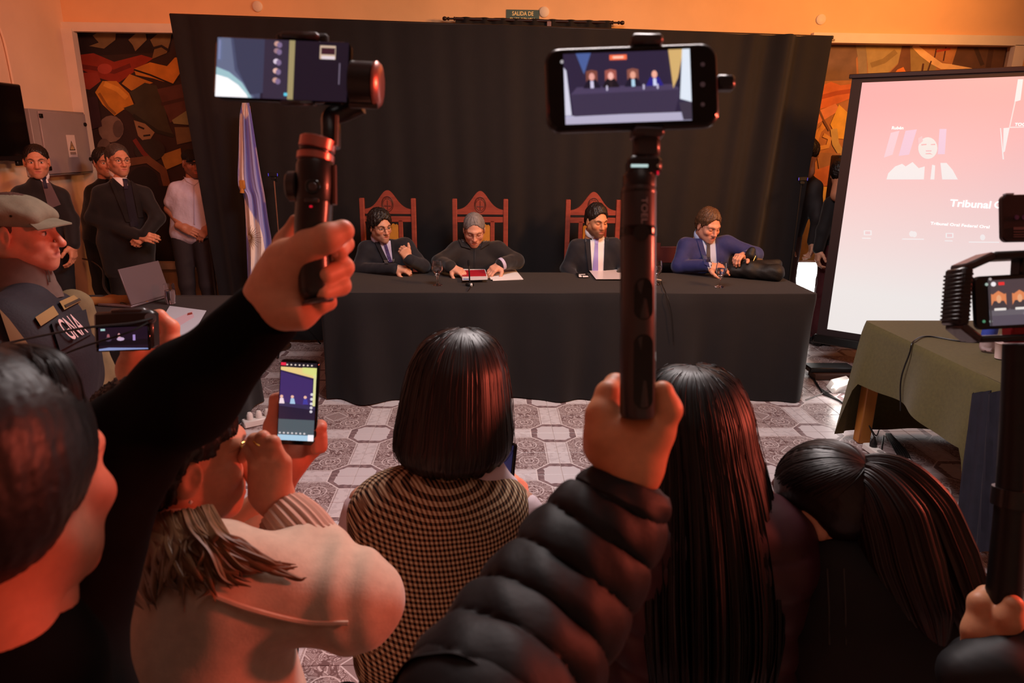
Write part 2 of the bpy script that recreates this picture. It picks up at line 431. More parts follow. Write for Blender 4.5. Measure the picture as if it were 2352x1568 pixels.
left = [((52, 34, 30), [(120, 55), (560, 62), (560, 606), (120, 606)]),
 ((34, 22, 22), [(150, 60), (400, 64), (390, 120), (160, 130)]),
 ((150, 52, 32), [(166, 128), (215, 122), (262, 142), (325, 126), (352, 134), (270, 192), (225, 178), (172, 152)]),
 ((112, 38, 28), band([(170, 150), (225, 158), (262, 165), (300, 150)], 5)),
 ((158, 62, 44), [(170, 168), (224, 166), (232, 186), (206, 206), (186, 202), (180, 186)]),
 ((176, 74, 58), blob(241, 158, 17, 12)), ((205, 140, 52), [(308, 158), (345, 143), (384, 152), (402, 132), (413, 132), (416, 168), (398, 194), (352, 180), (312, 172)]),
 (DK, band([(308, 160), (345, 172), (398, 194), (416, 168)], 2)),
 ((196, 134, 50), [(280, 192), (298, 170), (352, 190), (302, 208)]),
 ((206, 138, 44), [(219, 212), (236, 186), (268, 186), (297, 214), (308, 240), (284, 252), (264, 266), (236, 240)]),
 ((150, 96, 36), band([(228, 214), (248, 246), (266, 262)], 3)), ((230, 164, 62), band([(240, 192), (270, 205), (292, 225)], 6)),
 ((62, 58, 44), [(298, 212), (333, 190), (360, 196), (376, 230), (388, 286), (400, 312), (362, 302), (306, 264), (284, 248), (312, 238)]),
 ((40, 38, 30), band([(306, 264), (362, 302), (400, 312)], 4)),
 ((150, 118, 84), [(308, 276), (334, 284), (356, 304), (338, 332), (318, 312)]), (DK, band([(318, 290), (332, 296)], 2)), (DK, band([(330, 312), (346, 310)], 2)),
 ((128, 104, 88), blob(256, 296, 29, 31)), ((92, 74, 66), blob(272, 296, 12, 20)), ((110, 88, 76), blob(240, 340, 16, 22)),
 ((120, 100, 66), [(214, 82), (240, 66), (268, 70), (266, 92), (240, 112), (206, 106), (228, 98)]),
 ((130, 106, 70), [(296, 92), (312, 78), (334, 68), (338, 92), (312, 118), (306, 104)]),
 ((124, 100, 62), [(346, 92), (366, 76), (396, 72), (392, 96), (384, 122), (350, 136), (356, 112)]), (DK, band([(350, 112), (372, 106), (388, 116)], 3)),
 ((88, 54, 48), [(362, 205), (422, 192), (440, 262), (392, 282)]), ((66, 40, 36), band([(372, 240), (432, 225)], 4)),
 ((132, 132, 96), [(396, 276), (436, 250), (446, 288), (400, 284)]), ((110, 92, 66), [(402, 292), (446, 292), (452, 322), (408, 332)]),
 ((164, 124, 60), [(370, 356), (416, 340), (420, 374), (382, 390)]), ((48, 40, 34), blob(345, 345, 36, 26)), ((118, 44, 34), band([(310, 320), (330, 350), (360, 380)], 5)),
 ((112, 72, 46), band([(300, 372), (340, 366), (376, 392), (386, 430), (372, 470)], 9)), ((30, 20, 18), blob(330, 420, 36, 38)), ((90, 70, 48), blob(405, 530, 16, 22)),
 ((60, 36, 40), [(190, 225), (225, 222), (236, 290), (205, 300)]), ((28, 18, 18), [(205, 420), (470, 430), (470, 606), (215, 606)])]
mural('mural_painting', left, YB+.115, 'dark painted mural of helmeted and yellow-shirted figures left of the black curtain')
right = [((176, 118, 72), [(1780, 100), (2310, 100), (2310, 700), (1780, 700)]),
 ((124, 94, 74), [(1880, 104), (1964, 104), (1974, 122), (1966, 135), (1968, 184), (1890, 186)]), ((150, 130, 100), [(1966, 104), (1990, 104), (1992, 172), (1972, 172), (1970, 132)]),
 ((176, 150, 96), [(1988, 104), (2072, 104), (2066, 142), (2030, 176), (1994, 172), (1992, 140)]), ((150, 124, 76), band([(2000, 150), (2030, 140), (2058, 118)], 6)),
 ((120, 78, 54), [(2072, 104), (2090, 104), (2092, 176), (2034, 176), (2062, 148)]), ((160, 132, 80), [(2090, 104), (2096, 104), (2150, 150), (2150, 176), (2092, 176)]),
 ((190, 128, 76), [(2096, 104), (2206, 104), (2188, 150), (2140, 132)]), ((248, 200, 136), band([(2098, 104), (2118, 122), (2142, 140), (2162, 152), (2200, 154), (2240, 164), (2262, 176)], [6, 8, 8, 7, 5, 5, 4])),
 ((104, 70, 52), [(2200, 104), (2312, 104), (2312, 172), (2262, 172), (2230, 156), (2186, 148)]), ((74, 50, 40), band([(2240, 110), (2256, 150)], 5)), ((84, 54, 42), band([(2276, 112), (2268, 160)], 6)),
 ((92, 52, 40), band([(2150, 112), (2146, 132)], 1.5)), ((92, 52, 40), band([(2172, 108), (2166, 140)], 1.5)), ((184, 70, 48), band([(2150, 118), (2182, 112)], 2.5)), ((84, 48, 36), band([(2120, 146), (2116, 172)], 2)), ((84, 48, 36), band([(2138, 140), (2128, 170)], 1.5)),
 ((232, 132, 58), [(2048, 176), (2060, 160), (2074, 154), (2080, 166), (2076, 178)]), ((140, 100, 70), [(2150, 176), (2180, 162), (2230, 166), (2240, 178)]),
 ((210, 112, 62), [(1884, 198), (1908, 188), (1930, 196), (1962, 192), (1962, 222), (1908, 244), (1876, 252)]), ((176, 82, 46), band([(1882, 224), (1920, 214), (1960, 208)], 5)), ((224, 140, 96), [(1876, 256), (1918, 238), (1930, 252), (1874, 286)]),
 ((226, 172, 66), [(1926, 240), (1952, 264), (1946, 320), (1922, 318), (1906, 286)]), ((120, 76, 50), band([(1878, 248), (1890, 275), (1904, 300)], 2.5)),
 ((214, 150, 74), band([(1868, 336), (1880, 300), (1890, 292), (1884, 288)], 6)), ((206, 150, 80), band([(1880, 340), (1900, 336), (1905, 318), (1890, 310)], 5)), ((196, 164, 96), band([(1914, 296), (1918, 330), (1930, 350), (1946, 356)], 8)),
 ((160, 112, 74), [(1874, 350), (1930, 352), (1928, 380), (1880, 390)]), ((222, 158, 60), band([(1866, 345), (1860, 400), (1850, 430)], 7)), ((196, 110, 64), [(1866, 392), (1920, 374), (1922, 424), (1868, 430)]),
 ((228, 178, 80), [(1866, 426), (1912, 430), (1900, 484), (1876, 470)]), ((236, 196, 120), [(1830, 500), (1880, 480), (1880, 606), (1822, 606)])]
mural('mural_painting', right, YB+.115, 'orange and ochre painted mural behind the projection screen')
# ---- tiles
tm = bpy.data.materials.new('printed_floor_tile'); tm.use_nodes = True; nt = tm.node_tree; E.nt = nt
bs = nt.nodes['Principled BSDF']; bs.inputs['Roughness'].default_value = .32; bs.inputs['Specular IOR Level'].default_value = .4
uvn = nt.nodes.new('ShaderNodeUVMap'); sp = nt.nodes.new('ShaderNodeSeparateXYZ'); nt.links.new(uvn.outputs[0], sp.inputs[0])
u, v = E(sp.outputs[0]), E(sp.outputs[1])
def nz(scale, detail=2, dist=0):
    n = nt.nodes.new('ShaderNodeTexNoise'); n.inputs['Scale'].default_value = scale; n.inputs['Detail'].default_value = detail; n.inputs['Distortion'].default_value = dist
    nt.links.new(uvn.outputs[0], n.inputs['Vector']); return E(n.outputs[0])
wob = (nz(9)-.5)*.05
oct_ = (u-.5).mx(v-.5).mx((u+v-.72)*.707)
inn = (u-.37).mx(v-.35).mx((u+v-.60)*.707)+wob
bandd = u.mn(v)-.215
swirl = ((nz(4.2, 1, 1.2)*38).sin()).ab()
swirl2 = (nz(7.5, 2, .6)-.5).ab()
uu, vv = u-.62, v-.62
flower = E.op('SQRT', uu*uu+vv*vv)
star = (2-u-v)
WH, BR, MD, LT = (212, 203, 204), (120, 98, 98), (168, 152, 152), (196, 184, 186)
fl = mixc(swirl.lt(.34), (150, 130, 130), (205, 194, 194))
fl = mixc(swirl2.lt(.035), fl, (116, 92, 92))
fl = mixc((flower-.09).ab().lt(.012), fl, (204, 190, 190))
fl = mixc((flower-.2).ab().lt(.010), fl, (208, 196, 196))
fl = mixc(star.lt(.26), fl, (150, 132, 132))
fl = mixc((star-.27).ab().lt(.014), fl, WH)
bd = mixc(nz(5, 3).gt(.52), (208, 200, 203), (196, 187, 190))
base = mixc(bandd.lt(0), fl, bd)
base = mixc((bandd-.006).ab().lt(.008), base, (176, 160, 160))
base = mixc((bandd-.03).ab().lt(.01), base, WH)
md = mixc(nz(7, 3).gt(.5), (142, 120, 122), (122, 101, 104))
md = mixc(inn.lt(0), md, (205, 198, 202))
base = mixc(oct_.lt(0), base, md)
base = mixc(oct_.ab().lt(.013), base, (218, 208, 208))
nt.links.new(base, bs.inputs['Base Color'])
g = TILE/2-.0013; bev = .0016; tv = []
for (zz, e) in ((-.004, 0), (-.0012, 0), (0, bev)): tv += [(-g+e, -g+e, zz), (g-e, -g+e, zz), (g-e, g-e, zz), (-g+e, g-e, zz)]
tf = [(8, 9, 10, 11)]+[(4*k+i, 4*k+(i+1) % 4, 4*k+4+(i+1) % 4, 4*k+4+i) for k in (0, 1) for i in range(4)]
tuv = [((x+TILE/2)/TILE, (y+TILE/2)/TILE) for x, y, z in tv]
tile_me = mesh('tile', tv, tf, False, None, tuv); tile_me.materials.append(tm)
def proj(P):
    q = CR@(np.array(P)-CAMP); return 1176+FPX*q[0]/q[2], 784+FPX*q[1]/q[2], q[2]
cells = []
for i in range(-10, 22):
    for j in range(-18, 9):
        cx, cy = TU+(i+.5)*TILE, TV+(j+.5)*TILE
        if not (XL < cx-.14 and cx+.14 < XR and cy+.14 < YB-.02 and cy > .9): continue
        # rotation so that the medallion corner sits on even/even nodes
        ex, ey = i % 2 == 0, j % 2 == 0
        a = {(True, True): 0, (False, True): 90, (False, False): 180, (True, False): 270}[(ex, ey)]
        x, y, z = proj((cx, cy, 0)); hid = (-1.25 < cx < 2.3 and 4.55 < cy < 6.0)
        cells.append((hid or not (-60 < x < 2420 and 880 < y < 1640) or (x < 640) or (x < 1750 and y > 1250), -1/z if z > 0 else 0, cx, cy, a))
cells.sort(key=lambda c: (c[0], c[1]))
rest = MB(); ruv = []
for n, (hid, _, cx, cy, a) in enumerate(cells):
    if n < 300:
        o = bpy.data.objects.new('tile', tile_me); COL.objects.link(o); o.parent = floor
        o.location = V3(cx, cy, 0)-gloc(floor); o.rotation_euler = (0, 0, math.radians(a))
    else:
        rest.add(np.array(tv)@Rz(math.radians(a)).T+np.array([cx, cy, 0]), tf); ruv += tuv
o = put('tile_field', rest.V(), rest.f, tm, floor, False, None, ruv); o['kind'] = 'stuff'
# ---- electrical cabinet on the left wall
grey = M('cabinet_grey_paint', (150, 138, 138), .45, noise=(4, .06))
black = M('black_plastic', (20, 19, 20), .4)
white = M('white_plastic', (225, 220, 216), .4)
cab = thing('electrical_cabinet', (XL, 6.04, 1.44), 'grey metal electrical cabinet with warning sticker on the left wall', 'cabinet')
MB().box((XL+.05, 6.04, 1.695), (.05, .375, .255), bev=.004).put('body', grey, cab)
d = MB().box((XL+.108, 6.08, 1.695), (.007, .32, .24), bev=.003).put('door', M('cabinet_door_paint', (158, 145, 147), .42, noise=(4, .05)), cab)
for z in (1.9, 1.5): MB().box((XL+.119, 5.775, z), (.006, .018, .016), bev=.002).put('hinge', black, d)
for z in (1.85, 1.56): MB().lathe([(.016, 0), (.016, .012), (.01, .016)], (XL+.115, 6.37, z), 12, Ry(PI/2)).put('latch', black, d)
st = MB().box((XL+.1155, 6.13, 1.67), (.0008, .06, .09)).put('sticker', M('sticker_white', (222, 205, 205), .5), d, smooth=False)
picture('warning_triangle', [((40, 32, 30), [(.0, .035), (-.042, -.045), (.042, -.045)]), ((196, 160, 120), [(0, .022), (-.03, -.038), (.03, -.038)]), ((40, 32, 30), [(.004, .012), (-.008, -.01), (.0, -.01), (-.004, -.03), (.008, -.004), (.001, -.004)]), ((150, 130, 125), rect(-.042, -.078, .042, -.056))],
        M('print', (255, 255, 255), .6, attr=True), st, (XL+.1163, 6.13, 1.68), (0, 1, 0), (0, 0, 1), .0003)
# tv on the left wall
t = thing('wall_television', (XL, 5.2, 1.55), 'black wall-mounted television at the left edge of the photo', 'television')
MB().box((XL+.09, 5.1, 1.84), (.03, .49, .275), bev=.008).put('housing', M('tv_plastic', (26, 22, 23), .35), t)
MB().box((XL+.1225, 5.1, 1.85), (.002, .465, .245)).put('screen', M('tv_glass', (14, 11, 12), .12), t, False)
MB().box((XL+.03, 5.1, 1.84), (.03, .12, .1)).put('bracket', black, t, False)
MB().box((XL+.1, 5.44, 1.548), (.012, .03, .018), bev=.004).put('sensor', black, t)
tag(MB().tube(spline([(XL+.012, 5.62, 3.5), (XL+.012, 5.6, 2.7), (XL+.014, 5.66, 2.4), (XL+.012, 5.68, 1.96)], 24), .009, 8).put('wall_conduit', creampaint), 'painted conduit running down the left wall to the grey cabinet', 'conduit')
# wall discs
for px, py, lab in ((592, 15, 'round white blanking cover high on the wall above the curtain left end'), (1250, 28, 'round white blanking cover beside the green exit sign'), (1885, 45, 'round blanking cover above the right end of the curtain')):
    p = WY(px, py, YB); tag(MB().lathe([(.043, 0), (.043, .012), (.036, .018), (0.001, .019)], p, 24, Rx(PI/2)).put('wall_cover', trimpaint), lab, 'wall cover', 'round wall covers')
# exit sign
a, c = WY(1163, 22, YB), WY(1238, 62, YB)
s = thing('exit_sign', ((a[0]+c[0])/2, YB-.006, c[2]), 'green emergency exit sign with cream letters above the curtain rod', 'sign')
cx, cz = (a[0]+c[0])/2, (a[2]+c[2])/2
MB().box((cx, YB-.004, cz), ((c[0]-a[0])/2, .003, (a[2]-c[2])/2), bev=.001).put('panel', M('sign_green', (52, 74, 52), .45), s)
cl = M('sign_letters', (250, 225, 150), .5)
text_mesh('lettering', 'SALIDA DE', cl, s, (cx, YB-.0075, a[2]-.032), (1, 0, 0), (0, 0, 1), .034, bold=.012, width=.185)
text_mesh('lettering', 'EMERGENCIA', cl, s, (cx, YB-.0075, a[2]-.083), (1, 0, 0), (0, 0, 1), .034, bold=.012, width=.225)
# ================================================================== CURTAINS, TABLES, CHAIRS
drape_m = M('black_drape_cloth', (16, 10, 13), .85, sheen=.1, noise=(14, .15), bump=(220, .25, .002))
cloth_m = M('black_table_cloth', (16, 11, 14), .85, sheen=.1, noise=(10, .12), bump=(260, .25, .002))
dark_wood = M('dark_wood', (70, 42, 30), .5, noise=(12, .25), stretch=(1, 1, 8))
steel = M('brushed_steel', (170, 165, 162), .3, metal=1)
# backdrop curtain on its own pole
cur = thing('backdrop_curtain', (.15, 5.95, 0), 'wide black backdrop curtain hanging behind the row of seated men', 'curtain')
nx, nz_ = 420, 40
s = np.linspace(0, 1, nx); h = np.linspace(0, 1, nz_)
tl, tr = WY(390, 33, 5.95), WY(1908, 83, 5.95); bl, br = WY(512, 700, 5.95), WY(1795, 700, 5.95)
G = np.zeros((nz_, nx, 3))
r2 = np.random.default_rng(3); ph = r2.uniform(0, 6.28, 12)
for i, hh in enumerate(h):
    L = tl*(1-hh)+np.array([bl[0], 5.95, .03])*hh; R_ = tr*(1-hh)+np.array([br[0], 5.95, .03])*hh
    x = L[0]+(R_[0]-L[0])*s; z = L[2]+(R_[2]-L[2])*s
    w = s*5.3+.10*hh*np.sin(s*9+ph[0])
    f = .010*np.sin(w*11+ph[1])+.008*np.sin(w*19+ph[2])+.006*np.sin(w*31+ph[3])
    amp = .35+.65*hh+2.6*np.exp(-((s-.93)/.075)**2)+1.0*np.exp(-((s-.02)/.04)**2)
    f = f*amp+.02*np.exp(-((s-.93)/.08)**2)*np.sin(w*24)
    sag = -.018*np.sin(PI*((s*4) % 1))*(1-hh)**8*.5
    G[i, :, 0] = x+.012*np.sin(w*13+ph[4])*amp*.5; G[i, :, 1] = 5.93+f; G[i, :, 2] = z+sag
MB().grid(G).put('fabric', drape_m, cur)
pole = MB().tube([tl+V3(-.01, .03, -.0), tr+V3(.035, .03, -.005)], .013, 10)
pole.put('pole', M('dark_metal', (60, 50, 46), .4, metal=.6), cur)
for p in (tl+V3(.1, .03, 0), tr-V3(.12, -.03, 0)):
    MB().tube([(p[0], 5.985, 0.02), (p[0], 5.985, p[2])], .012, 8).box((p[0], 5.985, .012), (.2, .02, .012)).box((p[0], 5.985, .012), (.02, .2, .012)).put('upright', M('dark_metal', (0, 0, 0)), cur)
MB().box(tr+V3(.012, .0, -.03), (.022, .012, .008)).put('clamp', M('dark_metal', (0, 0, 0)), cur, False)
# wall rod above the exit door
r0, r1 = WY(1046, 43, 6.40), WY(1405, 52, 6.40)
rod = thing('curtain_rod', (float(r0[0]+r1[0])/2, 6.42, 2.3), 'wooden curtain rod with knobbed ends and short black drape below the exit sign', 'curtain rod')
rm = M('rod_dark_wood', (44, 22, 18), .4)
MB().tube([r0, r1], .013, 12).put('rod', rm, rod)
for p, sg in ((r0, -1), (r1, 1)):
    pr = [(.0, 0), (.016, .002), (.016, .012), (.008, .018), (.008, .05), (.014, .056), (.014, .066), (.008, .072), (.016, .082), (.018, .095), (.012, .108), (.001, .112)]
    MB().lathe(pr, p, 14, Ry(sg*PI/2)).put('finial', rm, rod)
m0 = (r0+r1)/2+V3(.13, 0, -.005)
MB().box(m0+V3(0, .06, -.02), (.012, .07, .012)).box(m0+V3(0, -.015, -.03), (.02, .006, .03), bev=.004).put('bracket', M('rod_bracket', (120, 80, 70), .4), rod)
g = np.zeros((8, 120, 3)); xs = np.linspace(r0[0], r1[0], 120)
for i in range(8): g[i, :, 0] = xs; g[i, :, 1] = 6.395+.012*np.sin(xs*42)+.006*np.sin(xs*77); g[i, :, 2] = np.linspace(r0[2], r1[2], 120)+.014-.62*i/7
MB().grid(g).put('drape', drape_m, rod)
# ---- long table with black cloth
TX0, TX1, TY0, TY1, TZ = -1.12, 2.25, 4.50, 5.28, .764
tb = thing('conference_table', ((TX0+TX1)/2, (TY0+TY1)/2, 0), 'long table hidden under a floor-length black cloth', 'table')
MB().box(((TX0+TX1)/2, (TY0+TY1)/2, TZ-.025), ((TX1-TX0)/2-.008, (TY1-TY0)/2-.008, .02)).put('table_top', dark_wood, tb, False)
for x in (TX0+.12, TX1-.12):
    for y in (TY0+.1, TY1-.1): MB().box((x, y, (TZ-.045)/2), (.03, .03, (TZ-.045)/2)).put('leg', dark_wood, tb, False)
def tablecloth(name, x0, x1, y0, y1, z, drop, mat, label, amp=.045, rad=.03, fs=(9, 15, 23), seed=5, sides='lfr', wrinkle=.0015, group=None):
    """cloth: top sheet plus skirt with folds; drop(s, side, x, y) -> hanging length"""
    per = []
    def seg(a, b_, n, nrm): per.extend([(a[0]+(b_[0]-a[0])*t, a[1]+(b_[1]-a[1])*t, nrm[0], nrm[1]) for t in np.linspace(0, 1, n, endpoint=False)])
    def arc(c, a0, a1, n=6): per.extend([(c[0]+rad*math.cos(t), c[1]+rad*math.sin(t), math.cos(t), math.sin(t)) for t in np.linspace(a0, a1, n, endpoint=False)])
    k = 34
    seg((x0, y1-rad), (x0, y0+rad), int(k*(y1-y0)), (-1, 0)); arc((x0+rad, y0+rad), PI, 1.5*PI)
    seg((x0+rad, y0), (x1-rad, y0), int(k*(x1-x0)), (0, -1)); arc((x1-rad, y0+rad), 1.5*PI, 2*PI)
    seg((x1, y0+rad), (x1, y1-rad), int(k*(y1-y0)), (1, 0)); arc((x1-rad, y1-rad), 0, PI/2)
    seg((x1-rad, y1), (x0+rad, y1), int(k*(x1-x0)), (0, 1)); arc((x0+rad, y1-rad), PI/2, PI)
    P = np.array(per); n = len(P); d = np.r_[0, np.cumsum(np.linalg.norm(np.diff(P[:, :2], axis=0), axis=1))]
    rr = np.random.default_rng(seed); q = rr.uniform(0, 6.28, 8)
    fold = np.sin(d*fs[0]+q[0])*.5+np.sin(d*fs[1]+q[1])*.35+np.sin(d*fs[2]+q[2])*.25+.3*np.sin(d*4+q[3])
    corner = np.zeros(n)
    for cx_, cy_ in ((x0, y0), (x1, y0), (x0, y1), (x1, y1)): corner += np.exp(-(((P[:, 0]-cx_)**2+(P[:, 1]-cy_)**2)/.05))
    dr = np.array([drop(p[0], p[1]) for p in P]); rows = []
    nv = 22
    rows.append(np.stack([P[:, 0]-P[:, 2]*rad*.7, P[:, 1]-P[:, 3]*rad*.7, np.full(n, z)], 1))
    for j in range(nv+1):
        t = j/nv; off = np.minimum(.012, .012*math.sin(min(t*12, 1)*PI/2))+amp*t**.8*fold*(1+corner)+.04*t*corner+.02*t
        sh = .02*t*np.sin(d*7+t*2.2+q[4])
        zz = z-.003*min(1, t*20)-dr*t; zz = np.maximum(zz, .006+.006*np.abs(fold))
        rows.append(np.stack([P[:, 0]+P[:, 2]*off-P[:, 3]*sh*0-np.abs(P[:, 3])*sh, P[:, 1]+P[:, 3]*off, zz], 1))
    b_ = MB(); Gd = np.array(rows); b_.grid(Gd, closed=True)
    # top sheet
    gx = np.linspace(x0+rad*.3, x1-rad*.3, 90); gy = np.linspace(y0+rad*.3, y1-rad*.3, 24); X, Y = np.meshgrid(gx, gy)
    Zt = z+.0005+wrinkle*(np.sin(X*5+Y*3+q[5])+np.sin(X*2.1-Y*9+q[6])*.6); b_.grid(np.stack([X, Y, Zt], -1))
    return tag(b_.put(name, mat), label, 'tablecloth', group)
tablecloth('tablecloth', TX0, TX1, TY0, TY1, TZ, lambda x, y: TZ-.004 if y < TY1-.08 else .12, cloth_m, 'floor-length black cloth over the long table in front of the seated men', amp=.065)
# ---- carved chairs
chair_m = M('red_brown_chair_wood', (140, 62, 48), .42, noise=(9, .18), stretch=(1, 1, 5))
leather = M('ochre_leather', (186, 124, 44), .5, noise=(18, .15))
carve = M('carving_dark', (84, 34, 28), .5)
def make_chair(label, loc):
    t = thing('high_backed_chair', (0, 0, 0), label, 'chair', 'carved high-backed chairs at the table')
    w = .2045
    for sg in (-1, 1):
        MB().box((sg*w, .0, .65), (.019, .022, .65), bev=.004).put('back_post', chair_m, t)
        MB().box((sg*w, -.46, .22), (.019, .02, .22), bev=.004).put('leg', chair_m, t)
        MB().tube(spline([(sg*w, -.02, .66), (sg*w, -.25, .665), (sg*w, -.44, .66), (sg*w, -.5, .645)], 14), .022, 8, flat=.8).put('armrest', chair_m, t)
        MB().box((sg*w, -.42, .54), (.016, .018, .11), bev=.003).put('arm_support', chair_m, t)
        MB().box((sg*.098, .0, .86), (.017, .014, .27), bev=.003).put('stile', chair_m, t)
    n = 40; xs = np.linspace(-w+.018, w-.018, n); top = 1.225+.125*np.exp(-(xs/.085)**2)+.012*np.cos(xs/w*PI)
    poly = [(x, 1.178) for x in xs[::-1]]+list(zip(xs, top))
    cr = MB().prism([(x, z) for x, z in poly], (0, .014, 0), (1, 0, 0), (0, 0, 1), (0, -1, 0), .028).put('crest_rail', chair_m, t)
    em = MB(); a = np.linspace(0, 2*PI, 29)
    em.tube(np.stack([.046*np.cos(a), np.full(29, -.0145), 1.255+.06*np.sin(a)], 1), .003, 6, False)
    em.tube(np.stack([.036*np.cos(a), np.full(29, -.0145), 1.252+.044*np.sin(a)], 1), .002, 6, False)
    for k in range(7): q = PI*(k+.5)/7; em.tube([(.012*math.cos(q), -.0145, 1.296+.01*math.sin(q)), (.026*math.cos(q), -.0145, 1.296+.022*math.sin(q))], .0018, 5)
    em.tube([(-.026, -.0145, 1.24), (.026, -.0145, 1.24)], .003, 6); em.tube([(0, -.0145, 1.215), (0, -.0145, 1.285)], .003, 6)
    em.tube(spline([(-.03, -.0145, 1.225), (-.04, -.0145, 1.26), (-.03, -.0145, 1.295)], 8), .003, 6); em.tube(spline([(.03, -.0145, 1.225), (.04, -.0145, 1.26), (.03, -.0145, 1.295)], 8), .003, 6)
    em.put('carved_emblem', carve, cr)
    MB().box((0, 0, 1.135), (w-.018, .014, .022), bev=.003).put('upper_rail', chair_m, t)
    MB().box((0, 0, .60), (w-.018, .014, .03), bev=.003).put('lower_rail', chair_m, t)
    pan = [(-.078, .63), (.078, .63)]+[(.078-.078*2*k/12, 1.085+.008*(k % 2)+.012*math.sin(PI*k/12)) for k in range(13)]
    pn = MB().prism(pan, (0, .005, 0), (1, 0, 0), (0, 0, 1), (0, -1, 0), .022).put('leather_panel', leather, t)
    MB().box((0, -.23, .45), (.215, .25, .03), bev=.015).put('seat', leather, t)
    for c_, h_ in (((0, -.46, .2), (w, .012, .02)), ((-w, -.23, .2), (.012, .22, .018)), ((w, -.23, .2), (.012, .22, .018))): MB().box(c_, h_).put('stretcher', chair_m, t, False)
    t.location = loc
    return t
def copy_thing(root, loc, label, rotz=0):
    r = root.copy(); COL.objects.link(r); r.location = loc; r.rotation_euler = (0, 0, rotz); r['label'] = label
    def kids(a, b_):
        for ch in a.children:
            c = ch.copy(); COL.objects.link(c); c.parent = b_; kids(ch, c)
    kids(root, r); return r
bpy.context.view_layer.update()
ch = make_chair('carved high-backed chair of the man turning his head in glasses', (0, 0, 0)); bpy.context.view_layer.update()
CHY = 5.6
copy_thing(ch, (.02+WY(1103, 452, CHY)[0]-.02, CHY, 0), 'carved high-backed chair of the grey-haired man reading')
copy_thing(ch, (WY(1363.5, 452, CHY)[0], CHY, 0), 'carved high-backed chair of the bearded man with lilac tie')
ch.location = (WY(890, 452, CHY)[0], CHY, 0)
# fourth seat: plain low-backed chair
c4 = thing('wooden_chair', (1.62, 5.55, 0), 'plain dark red chair mostly hidden behind the man in the blue suit', 'chair')
dr = M('dark_red_wood', (84, 32, 28), .5)
for sg in (-1, 1):
    MB().box((1.62+sg*.19, 5.72, .47), (.018, .018, .47)).put('back_post', dr, c4, False)
    MB().box((1.62+sg*.19, 5.36, .22), (.018, .018, .22)).put('leg', dr, c4, False)
MB().box((1.62, 5.72, .84), (.19, .012, .07), bev=.005).put('backrest', dr, c4); MB().box((1.62, 5.54, .45), (.21, .2, .02), bev=.008).put('seat', dr, c4)
# ---- things on the long table
glass = M('clear_glass', (250, 245, 245), .02, spec=.6, trans=1.0)
paper = M('white_paper', (232, 226, 226), .7)
def goblet(px, py, label, z=TZ+.002, fill=True):
    p = WZ(px, py, z); t = thing('water_goblet', p, label, 'glass', 'stemmed glasses on the long table'); s_ = 1.12
    pr = [(.001, .0), (.031, .001), (.030, .004), (.008, .010), (.005, .02), (.0055, .05), (.009, .06), (.018, .068), (.030, .083), (.0345, .105), (.033, .13), (.028, .157), (.0265, .157), (.0312, .13), (.0325, .105), (.028, .085), (.016, .071), (.001, .068)]
    MB().lathe([(r*s_, zz*s_) for r, zz in pr], p, 24).put('bowl_and_stem', glass, t)
    if fill: MB().lathe([(.001, .071*s_), (.015*s_, .0735*s_), (.0262*s_, .086*s_), (.0305*s_, .105*s_), (.0308*s_, .118*s_), (.001, .118*s_)], p, 24).put('water', M('water', (240, 245, 248), .0, trans=1.0), t)
    return t
goblet(1005, 655, 'stemmed water glass before the grey-haired man reading'); goblet(793, 656, 'stemmed water glass half hidden by the hand holding the gimbal'); goblet(1653, 659, 'stemmed water glass before the man in the blue suit'); goblet(1506, 654, 'stemmed glass beside the microphone base behind the grey gimbal handle')
def slab(name, corners, z, th, mat, parent=None, label=None, cat=None, group=None):
    P = np.array([WZ(x, y, z) for x, y in corners]); bt = MB(); n = len(P); T = P.copy(); T[:, 2] = z+th
    bt.add(np.vstack([P, T]), [tuple(range(n))[::-1], tuple(range(n, 2*n))]+[(i, (i+1) % n, n+(i+1) % n, n+i) for i in range(n)])
    f = MB(); f.v = bt.v; f.f = bt.f; f.c = bt.c
    # orientation guard: counter-clockwise from above
    if np.cross(P[1]-P[0], P[2]-P[1])[2] < 0: f.f = [q[::-1] for q in f.f]
    o = f.put(name, mat, parent, False)
    return tag(o, label, cat, group)
bk = thing('book', WZ(1090, 632, TZ), 'red and white book open under the hands of the grey-haired man', 'book')
slab('page_block', [(1062, 644), (1120, 642), (1113, 619), (1060, 621)], TZ+.004, .018, paper, bk)
slab('cover', [(1062, 644), (1120, 642), (1113, 619), (1060, 621)], TZ+.0225, .0015, M('book_white', (216, 206, 208), .5), bk)
slab('cover_panel', [(1061.5, 635), (1117.5, 634), (1113, 619), (1060, 621)], TZ+.0242, .0006, M('book_red', (176, 26, 44), .5), bk)
slab('cover_panel', [(1064, 642), (1078, 642), (1078, 640), (1064, 640)], TZ+.0242, .0006, M('book_blue', (80, 120, 190), .5), bk)
ps = thing('paper_stack', WZ(1160, 632, TZ), 'loose white papers beside the red book', 'papers')
slab('sheet', [(1132, 645), (1202, 642), (1183, 619), (1121, 622)], TZ+.003, .004, paper, ps); slab('sheet', [(1127, 642), (1196, 641), (1180, 620), (1119, 623)], TZ+.0075, .003, paper, ps)
fd = thing('document_folder', WZ(1390, 632, TZ), 'white document folder in front of the bearded man', 'folder')
slab('sheet', [(1368, 640), (1438, 640), (1424, 620), (1353, 621)], TZ+.003, .008, paper, fd); slab('cover', [(1369, 641), (1439, 641), (1424, 620), (1353, 621)], TZ+.0115, .0012, M('folder_pale', (214, 200, 202), .3), fd)
phn = thing('mobile_phone', WZ(1338, 633, TZ), 'small phone with printed back lying beside the white folder', 'phone')
